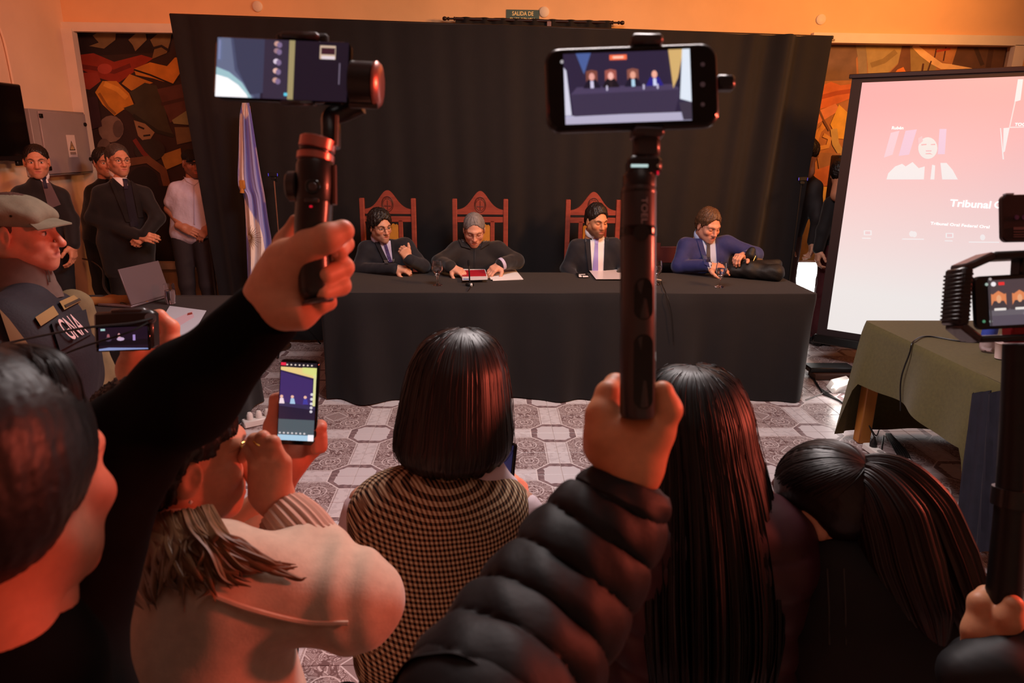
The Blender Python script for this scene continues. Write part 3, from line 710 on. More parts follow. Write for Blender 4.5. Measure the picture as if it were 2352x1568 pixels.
slab('body', [(1328, 638), (1354, 637), (1348, 628), (1323, 629)], TZ+.003, .008, black, phn)
for q in ([(1330, 636), (1337, 636), (1335, 632), (1329, 632)], [(1339, 636.5), (1352, 636), (1350, 633), (1338, 633)], [(1330, 631), (1345, 630.5), (1344, 629), (1329, 629.5)]): slab('pattern', q, TZ+.0112, .0004, paper, phn)
mc = thing('table_microphone', WZ(1079, 655, TZ), 'thin black gooseneck microphone standing before the red book', 'microphone')
p = WZ(1079, 655, TZ+.003)
MB().lathe([(.03, 0), (.03, .012), (.022, .02), (.001, .021)], p, 20).put('base', black, mc)
MB().tube(spline([p+V3(0, 0, .02), p+V3(-.003, .005, .08), p+V3(-.006, .02, .14)], 12), .005, 8).put('gooseneck', black, mc)
MB().lathe([(.001, 0), (.009, .004), (.01, .03), (.006, .042), (.001, .044)], p+V3(-.006, .02, .135), 12).put('capsule', M('mic_foam', (16, 14, 15), .9), mc)
MB().tube([p+V3(.012, -.03, .014), p+V3(.012, -.055, .008)], .008, 8).put('plug', white, mc)
MB().tube(spline([p+V3(.012, -.055, .008), p+V3(.0, -.17, .008), p+V3(-.012, -.215, -.03), p+V3(-.02, -.225, -.3), p+V3(-.03, -.24, -.7)], 40), .003, 6).put('cable', black, mc)
mc = thing('table_microphone', WZ(1500, 645, TZ), 'second microphone base with trailing cable, behind the grey gimbal handle', 'microphone')
p = WZ(1498, 645, TZ+.003)
MB().lathe([(.03, 0), (.03, .012), (.022, .02), (.001, .021)], p, 20).put('base', black, mc); MB().tube([p+V3(.03, -.02, .012), p+V3(.055, -.04, .01)], .008, 8).put('plug', white, mc)
MB().tube(spline([p+V3(0, 0, .02), p+V3(.003, .005, .1), p+V3(.006, .02, .18)], 12), .005, 8).put('gooseneck', black, mc)
e = WZ(1528, 672, TZ+.006)
MB().tube(spline([p+V3(.055, -.04, .01), (p+e)/2+V3(.03, 0, .004), e+V3(0, -.02, .0), e+V3(.035, -.06, -.12), e+V3(.06, -.075, -.32)], 40), .003, 6).put('cable', black, mc)
bag_m = M('black_nylon', (18, 15, 15), .6, bump=(60, .4, .004))
bg_ = [cap(WZ(1690, 640, TZ)+V3(0, .06, .05), WZ(1775, 650, TZ)+V3(.05, .08, .06), .055, .065, .06), cap(WZ(1730, 645, TZ)+V3(0, .1, .08), WZ(1775, 640, TZ)+V3(.06, .1, .09), .05, .045, .06)]
bg_ = [p_ if p_[0] != 'c' else p_ for p_ in bg_]
bb = thing('soft_bag', WZ(1740, 648, TZ), 'slumped black and brown bag on the right end of the long table', 'bag')
v_, f_ = sdf_mesh(bg_, .008); v_[:, 2] = np.maximum(v_[:, 2], TZ+.003); v_ += normals(v_, f_)*(vnoise(v_, 45, 3)*.006)[:, None]; v_[:, 2] = np.maximum(v_[:, 2], TZ+.003)
put('bag_body', v_, f_, bag_m, bb)
q0 = WZ(1782, 640, TZ)
v_, f_ = sdf_mesh([cap(q0+V3(.02, .1, .06), q0+V3(-.12, .14, .115), .035, .03, .03), cap(q0+V3(.03, .06, .035), q0+V3(.03, .12, .07), .04, .035, .03)], .007); v_ += normals(v_, f_)*(vnoise(v_, 60, 4)*.005)[:, None]; v_[:, 2] = np.maximum(v_[:, 2], TZ+.003)
put('folded_lining', v_, f_, M('olive_brown_cloth', (92, 70, 44), .8), bb)
# ---- flag on its staff
fl_ = thing('flag', WY(600, 690, 5.78)*V3(1, 1, 0), 'light blue and white flag with a sun hanging from a staff left of the table', 'flag')
top, bot = WY(572, 250, 5.78), WY(612, 640, 5.78); dirv = unit(bot-top); foot = bot+dirv*((bot[2]-.1)/-dirv[2])
MB().tube([top-dirv*.02, foot], .011, 10).put('staff', M('orange_wood', (176, 92, 44), .4), fl_)
MB().lathe([(.15, 0), (.15, .02), (.03, .05), (.02, .12), (.001, .12)], foot*V3(1, 1, 0)+V3(0, 0, .002), 20).put('base', dark_wood, fl_)
le = spline([(556, 236), (551, 262), (549, 300), (548, 350), (546, 405), (549, 432), (560, 452), (564, 500), (566, 560), (568, 610), (570, 668)], 90)
re = spline([(572, 236), (577, 262), (583, 300), (590, 345), (598, 395), (605, 432), (609, 455), (616, 505), (624, 560), (616, 605), (584, 672)], 90)
nt_ = 70; G = np.zeros((90, nt_, 3)); C = np.zeros((90, nt_, 3))
BL, WHf = np.array(lin((152, 158, 224))), np.array(lin((240, 232, 232)))
def inpoly(x, y, P):
    c = False; n = len(P)
    for i in range(n):
        (x1, y1), (x2, y2) = P[i], P[(i+1) % n]
        if (y1 > y) != (y2 > y) and x < (x2-x1)*(y-y1)/(y2-y1)+x1: c = not c
    return c
wp = [[(553, 236), (566, 236), (571, 262), (565, 275), (558, 262)], [(550, 262), (556, 262), (561, 430), (548, 430)], [(586, 340), (592, 340), (612, 468), (605, 462)], [(560, 448), (567, 470), (580, 492), (596, 515), (603, 540), (608, 575), (616, 590), (600, 625), (583, 655), (577, 620), (573, 560), (567, 540)]]
for i in range(90):
    for j in range(nt_):
        t = j/(nt_-1); px = le[i][0]*(1-t)+re[i][0]*t; py = le[i][1]*(1-t)+re[i][1]*t
        G[i, j] = WY(px, py, 5.72+.035*math.sin(t*15+i*.02)*min(1, i/20+.25)+.012*math.sin(t*31))
        C[i, j] = WHf if any(inpoly(px, py, P) for P in wp) else BL
MB().grid(G, C.reshape(-1, 3)).put('cloth', M('flag_cloth', (255, 255, 255), .75, attr=True, sheen=.2), fl_, cols=True)
sun = MB(); sc_ = WY(571, 545, 5.665)
for k in range(15):
    a = -PI/2+PI*(k+.2)/14.5; d_ = V3(math.cos(a), 0, math.sin(a)); sun.tube([sc_+d_*.018, sc_+d_*(.105 if k % 2 else .085)], [.0035, .0008], 5)
sun.put('sun_emblem', M('sun_brown', (110, 74, 40), .6), fl_)
tp = WY(556, 418, 5.68); MB().box(tp+V3(0, 0, -.02), (.022, .012, .035), bev=.006).tube([tp+V3(-.005, 0, -.05), tp+V3(-.008, 0, -.085)], [.014, .018], 8).put('tassel', M('gold_fringe', (170, 112, 44), .5), fl_)
# ---- webcams on stands
def webcam_stand(px, py, Y, label, glow):
    p = WY(px, py, Y); t = thing('webcam_stand', (p[0], Y, 0), label, 'webcam stand', 'webcams on light stands')
    MB().box(p, (.042, .014, .016), bev=.006).put('webcam', black, t)
    MB().box(p+V3(0, 0, -.028), (.02, .012, .012), bev=.004).tube([p+V3(0, 0, -.03), p+V3(.02, .02, -.055)], .006, 6).put('clip', black, t)
    if glow: [MB().box(p+V3(sg*.036, -.0145, 0), (.003, .001, .011)).put('indicator', M('blue_led', (60, 60, 190), .4, emit=.5), t, False) for sg in (-1, 1)]
    MB().tube([(p[0], Y+.01, p[2]-.05), (p[0], Y+.01, .35)], .006, 8).put('upper_tube', M('stand_chrome', (190, 150, 130), .3, metal=1) if px < 1000 else black, t)
    MB().tube([(p[0], Y+.01, .9), (p[0], Y+.01, .12)], .010, 8).put('lower_tube', black, t)
    for k in range(3): a = .5+k*2*PI/3; MB().tube([(p[0], Y+.01, .42), (p[0]+.28*math.cos(a), Y+.01+.28*math.sin(a), .012)], .008, 6).put('leg', black, t)
webcam_stand(628, 401, 5.72, 'webcam on a thin chrome stand beside the flag', True)
webcam_stand(1843, 411, 5.62, 'webcam on a thin stand between curtain and projection screen', True)
# ---- projection screen
sT0, sT1 = WY(1957, 181, 5.4), WZ(2352, 163, 2.223); sB0 = WY(1884, 768, 5.4)
ux = unit((sT1-sT0)*V3(1, 1, 0)); un = np.cross(ux, (0, 0, 1))   # normal towards the room
W_, zt, zb = 2.35, 2.225, .235
org = V3(sT0[0], sT0[1], 0)
ps_ = thing('projection_screen', org+ux*W_/2, 'tall projection screen on a stand showing a pink video call', 'projection screen')
blk = M('screen_border', (40, 26, 30), .7)
ct = org+ux*W_/2
Rm = np.stack([ux, -un, V3(0, 0, 1)], 1)
MB().box(ct+V3(0, 0, (zt+zb)/2), (W_/2, .003, (zt-zb)/2), Rm).put('border', blk, ps_, False)
MB().box(ct+V3(0, 0, zt+.012), (W_/2+.02, .014, .016), Rm, .004).put('top_bar', M('screen_bar', (44, 26, 26), .35, metal=.3), ps_)
MB().box(ct+V3(0, 0, zb-.035), (W_/2+.02, .035, .035), Rm, .012).put('roller_case', black, ps_)
MB().box(ct+un*-.03+V3(0, 0, 1.1), (.014, .012, 1.1), Rm).put('mast', black, ps_, False)
for sg in (-1, 1):
    for e_ in (-1, 1): MB().box(ct+ux*sg*.7+un*e_*.2+V3(0, 0, .02), (.02, .18, .018), Rm).put('foot', black, ps_, False)
    MB().box(ct+ux*sg*.7+V3(0, 0, .11), (.014, .014, .1), Rm).put('foot_post', black, ps_, False)
# projected picture
em = M('projected_light', (255, 255, 255), .8, attr=True, emit=.86)
for l_ in list(em.node_tree.links):
    if l_.to_socket.name == 'Base Color': em.node_tree.links.remove(l_)
em.node_tree.nodes['Principled BSDF'].inputs['Base Color'].default_value = (.12, .12, .12, 1)
x0, x1, z0, z1 = .075, W_-.075, zb+.055, zt-.035
gz = np.linspace(0, 1, 24); gx = np.linspace(0, 1, 30); P = np.zeros((24, 30, 3)); C = np.zeros((24, 30, 3))
for i, a in enumerate(gz):
    for j, b_ in enumerate(gx):
        P[i, j] = org+ux*(x0+(x1-x0)*b_)+V3(0, 0, z0+(z1-z0)*a)+un*.0045
        k = np.clip((a-.18)/.75, 0, 1)
        C[i, j] = np.array(lin((246, 240, 238)))*(1-k)+np.array(lin((255, 176, 178)))*k
MB().grid(P, C.reshape(-1, 3)).put('projected_image', em, ps_, cols=True)
def spx(px, py):
    r = ray(px, py); t = np.dot(org+un*.006-CAMP, un)/np.dot(r, un); q = CAMP+r*t-org; return np.dot(q, ux), q[2]
def sp(*pts): return [spx(*p) for p in pts]
WHs, PKs, LV = (250, 244, 244), (250, 190, 192), (246, 206, 226)
po = [((250, 212, 222), sp((2046, 305), (2066, 300), (2050, 355), (2030, 362))), (LV, sp((2080, 300), (2106, 297), (2088, 355), (2064, 358))), ((244, 208, 230), sp((2158, 296), (2174, 296), (2170, 354), (2154, 354))),
 (WHs, sp((2036, 412), (2040, 398), (2056, 382), (2072, 376), (2080, 382), (2096, 372), (2110, 386), (2124, 382), (2122, 412))), (WHs, sp((2137, 412), (2141, 378), (2148, 380), (2146, 412))), (WHs, sp((2160, 374), (2174, 374), (2188, 390), (2200, 412), (2164, 412))),
 ((246, 240, 236), sp(*[(2131+22*math.cos(t), 340+25*math.sin(t)) for t in np.linspace(0, 6.28, 22)[:-1]])), (PKs, sp((2116, 331), (2128, 330), (2128, 333), (2116, 334))), (PKs, sp((2138, 331), (2148, 330), (2148, 333), (2138, 333))), ((248, 200, 204), sp((2126, 345), (2140, 345), (2139, 348), (2127, 348))), (PKs, sp((2126, 352), (2136, 351), (2143, 355), (2136, 354), (2126, 354))), ((250, 205, 208), sp((2109, 318), (2118, 312), (2120, 324), (2110, 332)))
 , (WHs, sp((2305, 294), (2319, 293), (2308, 348), (2304, 350))), (WHs, sp((2297, 294), (2299, 294), (2306, 366), (2303, 366))), (WHs, sp((2338, 182), (2350, 182), (2344, 230), (2330, 234))), ((252, 228, 226), sp((2330, 234), (2333, 234), (2320, 294), (2317, 294))), ((252, 228, 226), sp((2318, 291), (2352, 290), (2352, 293), (2318, 294)))]
for cx, cy in ((1993, 535), (2181, 541)): po += [((252, 246, 246), sp((cx-9, cy-6), (cx+9, cy-6), (cx+9, cy+5), (cx-9, cy+5))), ((249, 214, 216), sp((cx-6, cy-4), (cx+6, cy-4), (cx+6, cy+3), (cx-6, cy+3)))]
for cx, cy in ((2094, 537), (2100, 538), (2257, 545)): po += [((252, 244, 244), sp(*[(cx+6*math.cos(t), cy+7*math.sin(t)) for t in np.linspace(0, 6.28, 12)[:-1]]))]
for cx, cy, w in ((1990, 547, 10), (2097, 549, 25), (2179, 553, 9), (2260, 556, 35)): po += [((252, 244, 244), sp((cx-w, cy-1.5), (cx+w, cy-1), (cx+w, cy+1.5), (cx-w, cy+1)))]
for nm_, i0_, i1_ in (('window_reflection', 0, 1), ('window_reflection', 1, 2), ('window_reflection', 2, 3), ('caller_picture', 3, 12), ('call_panel', 12, 13), ('call_panel', 13, 14), ('call_panel', 14, 15), ('panel_line', 15, 17), ('toolbar_icon', 17, 19), ('toolbar_icon', 19, 21), ('toolbar_icon', 21, 23), ('toolbar_icon', 23, 24), ('toolbar_caption', 24, 25), ('toolbar_caption', 25, 26), ('toolbar_caption', 26, 27), ('toolbar_caption', 27, 28)): picture(nm_, po[i0_:i1_], em, ps_, org+un*.005, ux, (0, 0, 1), .0002)
tw = M('screen_text', (255, 252, 250), .8, emit=1.0)
def stext(txt, px, py, h_, w_=None, bold=.01):
    a, z = spx(px, py); text_mesh('call_text', txt, tw, ps_, org+ux*a+V3(0, 0, z)+un*.0095, ux, (0, 0, 1), h_, bold=bold, width=w_)
stext('Tribunal', 2229, 469, .050, .245, .02); stext('O', 2294, 471, .048, None, .02)
stext('Rub\u00e9n', 2062, 294, .022); stext('Tribunal Oral Federal Oral', 2204, 517, .02, .36); stext('TOCF', 2346, 286, .02)
# ================================================================== GREEN TABLE ON THE RIGHT
green_m = M('olive_green_cloth', (84, 76, 40), .88, noise=(60, .12), bump=(300, .3, .002), sheen=.15)
GX0, GX1, GY0, GY1, GZ = 2.22, 3.4, 2.62, 3.84, .748
gt = thing('wooden_table', ((GX0+GX1)/2, (GY0+GY1)/2, 0), 'pale wooden table with turned-out leg under the olive cloth', 'table')
pine = M('pine_wood', (176, 112, 48), .5, noise=(14, .2), stretch=(1, 1, .15))
MB().box(((GX0+GX1)/2, (GY0+GY1)/2, GZ-.02), ((GX1-GX0)/2-.006, (GY1-GY0)/2-.006, .016)).put('table_top', pine, gt, False)
for x, y in ((GX0+.06, GY1-.06), (GX1-.06, GY1-.06), (GX0+.06, GY0+.06), (GX1-.06, GY0+.06)): MB().box((x, y, (GZ-.04)/2), (.036, .036, (GZ-.04)/2), bev=.006).put('leg', pine, gt)
def gdrop(x, y):
    if x > GX1-.02: return .4
    a = np.clip((y-3.72)/.1, 0, 1); b_ = np.clip((2.80-y)/.12, 0, 1)
    return .335+.06*np.clip((3.6-y)/.9, 0, 1)*0+max(a, b_)*.375+.012*math.sin(y*9)
tablecloth('tablecloth', GX0, GX1, GY0, GY1, GZ, gdrop, green_m, 'olive green cloth hanging unevenly over the wooden table on the right', amp=.03, fs=(7, 12, 19), seed=8, rad=.02)
# navy jacket hanging over the near corner
jk = MB(); g = np.zeros((26, 30, 3))
for i, a in enumerate(np.linspace(0, 1, 26)):
    for j, b_ in enumerate(np.linspace(0, 1, 30)):
        px = (2272-34*a)*(1-b_)+(2372+10*a)*b_; py = 893+(340+40*b_)*a-4*b_; p = WD(px, py, 3.15-.42*b_-.1*a)
        off = .02*math.sin(b_*16+a*1.5)+.012*math.sin(b_*31+a*3); g[i, j] = p+V3(-off-.11, -off*.6-.05, 0)
jk.grid(g); g2 = g+V3(.012, .012, 0); jk.grid(g2[:, ::-1]); tag(jk.put('hanging_jacket', M('navy_jacket_cloth', (22, 19, 34), .85, noise=(30, .15))), 'dark navy jacket hanging off the near corner of the olive table', 'jacket')
# bottle, cup, papers
pl = M('milky_plastic', (226, 206, 208), .25, trans=.55)
p = WZ(2264, 806, GZ+.004); bt = thing('water_bottle', p, 'plastic water bottle with blue label on the olive table', 'bottle')
pr = [(.001, .004), (.016, .0), (.026, .004), (.032, .016), (.033, .04), (.030, .055), (.033, .07), (.033, .15), (.029, .175), (.013, .2), (.013, .212), (.001, .212)]
bo = MB().lathe(pr, p, 28); v = bo.v[0]; a = np.arctan2(v[:, 1]-p[1], v[:, 0]-p[0]); low = np.clip(1-(v[:, 2]-p[2])/.03, 0, 1); v[:, 2] += low*.008*(np.cos(a*5) > 0)*.8
bo.put('body', pl, bt); MB().lathe([(.0336, .072), (.0338, .074), (.0338, .13), (.0336, .132)], p, 28, cap=False).put('paper_label', M('blue_label', (62, 84, 186), .5), bt); MB().lathe([(.015, .205), (.015, .226), (.001, .227)], p, 18).put('screw_cap', M('blue_cap', (50, 80, 180), .4), bt)
p = WZ(2296, 822, GZ+.004); cu_ = thing('foam_cup', p, 'white plastic cup beside the water bottle', 'cup')
MB().lathe([(.001, .0), (.022, .0), (.031, .074), (.033, .076), (.033, .082), (.030, .082), (.021, .004), (.001, .004)], p, 28).put('cup_body', M('white_foam', (236, 214, 212), .5), cu_)
slab('notebook', [(2312, 815), (2390, 822), (2390, 790), (2300, 785)], GZ+.004, .012, M('notebook_cover', (220, 196, 206), .6), None, 'pale notebook lying behind the white cup', 'notebook')
# cable over the cloth edge
e0, e1, e2 = WZ(2205, 783, GZ+.006), WZ(2130, 772, GZ+.006), WZ(2098, 784, GZ+.008)
tag(MB().tube(spline([WZ(2260, 786, GZ+.006), e0, e1, e2, V3(GX0-.022, e2[1]-.02, GZ-.05), V3(GX0-.03, e2[1]-.0, GZ-.2), V3(GX0-.035, e2[1]-.05, GZ-.36)], 60), .004, 6).put('cable', black), 'thin black cable running over the edge of the olive table', 'cable')
# power strip and wires on the floor
st_ = WZ(1988, 1030, .0); en = WZ(2094, 1102, .0); d = unit(en-st_); L = np.linalg.norm(en-st_); R_ = np.stack([d, np.cross((0, 0, 1), d), V3(0, 0, 1)], 1)
pwr = thing('power_strip', (st_+en)/2, 'long white power strip on the floor under the olive table', 'power strip')
MB().box((st_+en)/2+V3(0, 0, .022), (L/2, .028, .019), R_, .006).put('housing', white, pwr)
for k in range(5): MB().lathe([(.019, 0), (.019, .001), (.016, .0012), (.001, .0012)], st_+d*L*(.15+.17*k)+V3(0, 0, .041), 16).put('socket', M('socket_grey', (150, 144, 142), .5), pwr)
def cable(pts, label, r=.004, mat=None, n=50, plug=False):
    c_ = MB().tube(spline(pts, n), r, 6); return tag(c_.put('cable', mat or black), label, 'cable')
pt = WZ(2002, 1032, .06); pg = thing('power_plug', st_+d*L*.15+V3(0, 0, .042), 'black round plug standing in the white power strip', 'plug')
MB().lathe([(.02, 0), (.021, .02), (.014, .035), (.008, .05), (.006, .06), (.001, .061)], st_+d*L*.15+V3(0, 0, .043), 16).put('plug_body', black, pg)
MB().tube(spline([st_+d*L*.15+V3(0, 0, .1), st_+d*L*.1+V3(.02, .08, .13), WZ(2012, 1000, .06), WZ(2020, 985, .02)], 24), .004, 6).put('lead', black, pg)
z0 = .008
cable([WZ(2030, 1000, z0), WZ(2026, 1040, z0), WZ(2050, 1050, z0), WZ(2062, 1060, z0)], 'thin black cable looping beside the power strip')
cable([WZ(2012, 1062, .045), WZ(2030, 1048, .05), WZ(2050, 1060, z0), WZ(2062, 1084, z0), WZ(2080, 1068, z0)], 'black lead plugged into the middle of the power strip')
for k in range(6):
    o = (k-2.5)*5
    cable([WZ(2040+o*.4, 996, z0+.003*k), WZ(2072+o, 1040, z0+.004*k), WZ(2088+o*.6, 1075, z0+.002*k), WZ(2100+o*.5, 1105, z0), WZ(2130+o, 1130, z0), WZ(2150+o*1.6, 1165, z0)], 'one of the bundled black cables beside the power strip', .005).__setitem__('group', 'bundled black cables beside the power strip')
for o_ in bpy.data.objects:
    if o_.get('label') == 'one of the bundled black cables beside the power strip': o_['group'] = 'bundled black cables beside the power strip'
cable([WZ(2070, 1098, z0), WZ(2110, 1108, z0), WZ(2150, 1116, z0), WZ(2180, 1122, z0), WZ(2182, 1145, z0), WZ(2170, 1172, z0), WZ(2160, 1190, z0)], 'white cable bending across the tiles near the olive table', .005, white)
cl_ = WZ(2077, 1058, .03); tag(MB().box(cl_, (.035, .012, .012), Rz(-.2), .004).put('cable_tie_label', paper), 'small white tag around the bundled cables', 'cable tag')
# cables and bright clutter right of the long table
for k in range(5): cable([WZ(1868+2*k, 868+3*k, z0), WZ(1880+3*k, 888+4*k, z0), WZ(1905+4*k, 905+3*k, z0), WZ(1935+5*k, 925+2*k, z0)], 'one of the black cables curving from under the long table', .005)['group'] = 'black cables right of the long table'
cable([WZ(1850, 918, z0), WZ(1885, 905, z0), WZ(1905, 898, z0), WZ(1950, 902, z0)], 'grey cable crossing the floor right of the long table', .004, M('grey_cable', (120, 112, 110), .5))
c0 = WZ(1920, 898, 0)
lp = thing('glowing_clutter', c0, 'glowing box standing in for lit white papers right of the long table', 'lit clutter')
MB().box(c0+V3(.02, .0, .05), (.09, .04, .04), Rz(.5)@Rx(.5), .006).put('housing', white, lp)
MB().box(c0+V3(-.002, -.048, .075), (.08, .002, .03), Rz(.5)@Rx(.5)).put('lens', M('clutter_glow', (255, 250, 240), .5, emit=2.2), lp, False)  # emission stands in for brightly lit white papers and plastic
L_ = bpy.data.lights.new('clutter_added_light', 'POINT'); L_.energy = 1.6; L_.color = (1, .96, .9); L_.shadow_soft_size = .05; lo = bpy.data.objects.new('clutter_added_light', L_); COL.objects.link(lo); lo.parent = lp; lo.location = (-.03, -.14, .13)  # small point light added to brighten the white clutter
tr_ = thing('wooden_tray', WZ(1895, 868, 0), 'low wooden base with black straps under the projection screen', 'tray')
q = WZ(1895, 868, 0); MB().box(q+V3(.05, 0, .025), (.16, .06, .022), bev=.004).put('board', dark_wood, tr_); MB().box(q+V3(.05, .06, .065), (.18, .07, .02), bev=.008).put('strap_bundle', black, tr_)
# added glowing panel for the brightly lit white surface behind the table end
p = WY(1846, 640, 6.3); fl2 = thing('glowing_panel', (p[0], p[1], 0), 'glowing white panel standing in for a lit surface behind the curtain edge', 'lit clutter')
MB().box((p[0], p[1], .42), (.13, .03, .28), bev=.01).put('housing', white, fl2)
MB().box((p[0], p[1]-.032, .42), (.115, .002, .265)).put('lens', M('panel_glow', (255, 252, 246), .5, emit=7), fl2, False)
MB().box((p[0], p[1], .06), (.012, .012, .06)).box((p[0], p[1], .01), (.12, .09, .01)).put('stand', black, fl2, False)
# black loudspeaker-like case behind the screen edge
sp_ = WY(1917, 440, 6.1); lsb = thing('equipment_case', (sp_[0], 6.1, 0), 'tall black equipment stand behind the left edge of the screen', 'stand')
MB().box((sp_[0]+.02, 6.1, 1.36), (.06, .08, .30), bev=.01).put('box', black, lsb); MB().box((sp_[0]+.02, 6.1, .53), (.02, .02, .53)).put('post', black, lsb, False); MB().box((sp_[0]+.02, 6.1, .01), (.2, .15, .01)).put('base', black, lsb, False)
# ================================================================== LEFT SIDE TABLE
LX0, LX1, LY0, LY1, LZ = -2.75, -1.60, 3.55, 4.5, .745
lt_ = thing('side_table', ((LX0+LX1)/2, (LY0+LY1)/2, 0), 'side table under black cloth at left, behind the soldier', 'table')
MB().box(((LX0+LX1)/2, (LY0+LY1)/2, LZ-.022), ((LX1-LX0)/2-.006, (LY1-LY0)/2-.006, .018)).put('table_top', dark_wood, lt_, False)
for x in (LX0+.08, LX1-.08):
    for y in (LY0+.08, LY1-.08): MB().box((x, y, (LZ-.04)/2), (.025, .025, (LZ-.04)/2)).put('leg', dark_wood, lt_, False)
tablecloth('tablecloth', LX0, LX1, LY0, LY1, LZ, lambda x, y: LZ-.01, cloth_m, 'black cloth over the side table that carries the laptop', amp=.014, seed=15)
lz = LZ+.004
a, c = WZ(302, 708, lz), WZ(362, 690, lz)
lap = thing('laptop', a, 'grey laptop with open lid seen from the side on the left table', 'laptop')
hv = unit((c-a)*V3(1, 1, 0)); Lw = .34; nn = np.cross(hv, (0, 0, 1)); Rl = np.stack([hv, -nn, V3(0, 0, 1)], 1)
al = M('grey_aluminium', (140, 122, 126), .4, metal=.5)
hc = a+hv*Lw/2+V3(0, 0, .008)
MB().box(hc+nn*-.12, (Lw/2, .12, .007), Rl, .003).put('base', al, lap)
tl_ = Rl@Rx(-.25); MB().box(hc+tl_@V3(0, 0, .115)+V3(0, 0, .006), (Lw/2, .004, .112), tl_, .002).put('lid', al, lap)
MB().box(hc+tl_@V3(0, .0048, .115)+V3(0, 0, .006), (Lw/2-.01, .0006, .1), tl_).put('screen', M('laptop_screen', (20, 18, 24), .2), lap, False)
def tumbler(px, py, z, label):
    p = WZ(px, py, z); t = thing('water_tumbler', p, label, 'glass')
    MB().lathe([(.001, 0), (.024, 0), (.027, .003), (.034, .05), (.033, .085), (.030, .125), (.0285, .125), (.031, .085), (.032, .05), (.025, .008), (.001, .007)], p, 24).put('tumbler_body', glass, t)
    MB().lathe([(.001, .0085), (.024, .0095), (.031, .05), (.0305, .085), (.001, .085)], p, 24).put('water', M('water', (0, 0, 0)), t)
tumbler(393, 697, lz, 'straight water glass beside the laptop')
p = WZ(332, 668, lz); pc_ = thing('paper_cup', p, 'white lidded paper cup behind the laptop', 'cup'); MB().lathe([(.001, 0), (.026, 0), (.034, .1), (.001, .1)], p, 22).put('cup_body', M('cup_card', (216, 190, 184), .6), pc_); MB().lathe([(.037, .095), (.037, .108), (.032, .112), (.031, .122), (.024, .122), (.022, .116), (.001, .116)], p, 22).put('lid', white, pc_)
dp = thing('document_pile', WZ(420, 740, lz), 'white printed sheets on the left table near the laptop', 'papers')
slab('sheet', [(350, 772), (430, 790), (474, 714), (390, 703)], lz, .003, M('bluish_paper', (200, 204, 216), .6), dp); slab('sheet', [(386, 740), (398, 757), (446, 728), (442, 714)], lz+.0035, .001, M('pink_paper', (214, 184, 196), .6), dp)
slab('seal', [(430, 724), (442, 721), (441, 717), (431, 719)], lz+.005, .0005, M('seal_red', (150, 60, 50), .6), dp)
p = WZ(262, 700, lz); v, f = sdf_mesh([cap(p+V3(-.15, 0, .02), p+V3(.13, .02, .02), .03, .035, .03), cap(p+V3(-.05, .05, .02), p+V3(.16, .05, .015), .03, .025, .03)], .008); v += normals(v, f)*(vnoise(v, 50, 5)*.006)[:, None]; v[:, 2] = np.maximum(v[:, 2], lz)
tag(put('folded_cloth_bag', v, f, M('tan_cloth', (168, 116, 62), .8)), 'crumpled tan cloth bag lying left of the laptop', 'bag')
cable([WZ(300, 705, lz+.004), WZ(270, 690, lz+.02), WY(240, 660, 4.6), WY(236, 620, 5.4), WY(212, 600, 5.9), WY(190, 594, 6.15)], 'black cable sagging from the left wall to the laptop table', .008)
p = WZ(596, 974, 0); ps2 = thing('power_strip', p, 'white power strip with plugs on the floor behind the brown-haired woman', 'power strip')
MB().box(p+V3(0, 0, .025), (.1, .035, .022), Rz(.6), .006).put('housing', white, ps2)
for k in (-1, 0, 1): MB().lathe([(.02, 0), (.02, .03), (.012, .045), (.001, .046)], p+Rz(.6)@V3(.055*k, 0, 0)+V3(0, 0, .048), 14).put('plug', white, ps2)
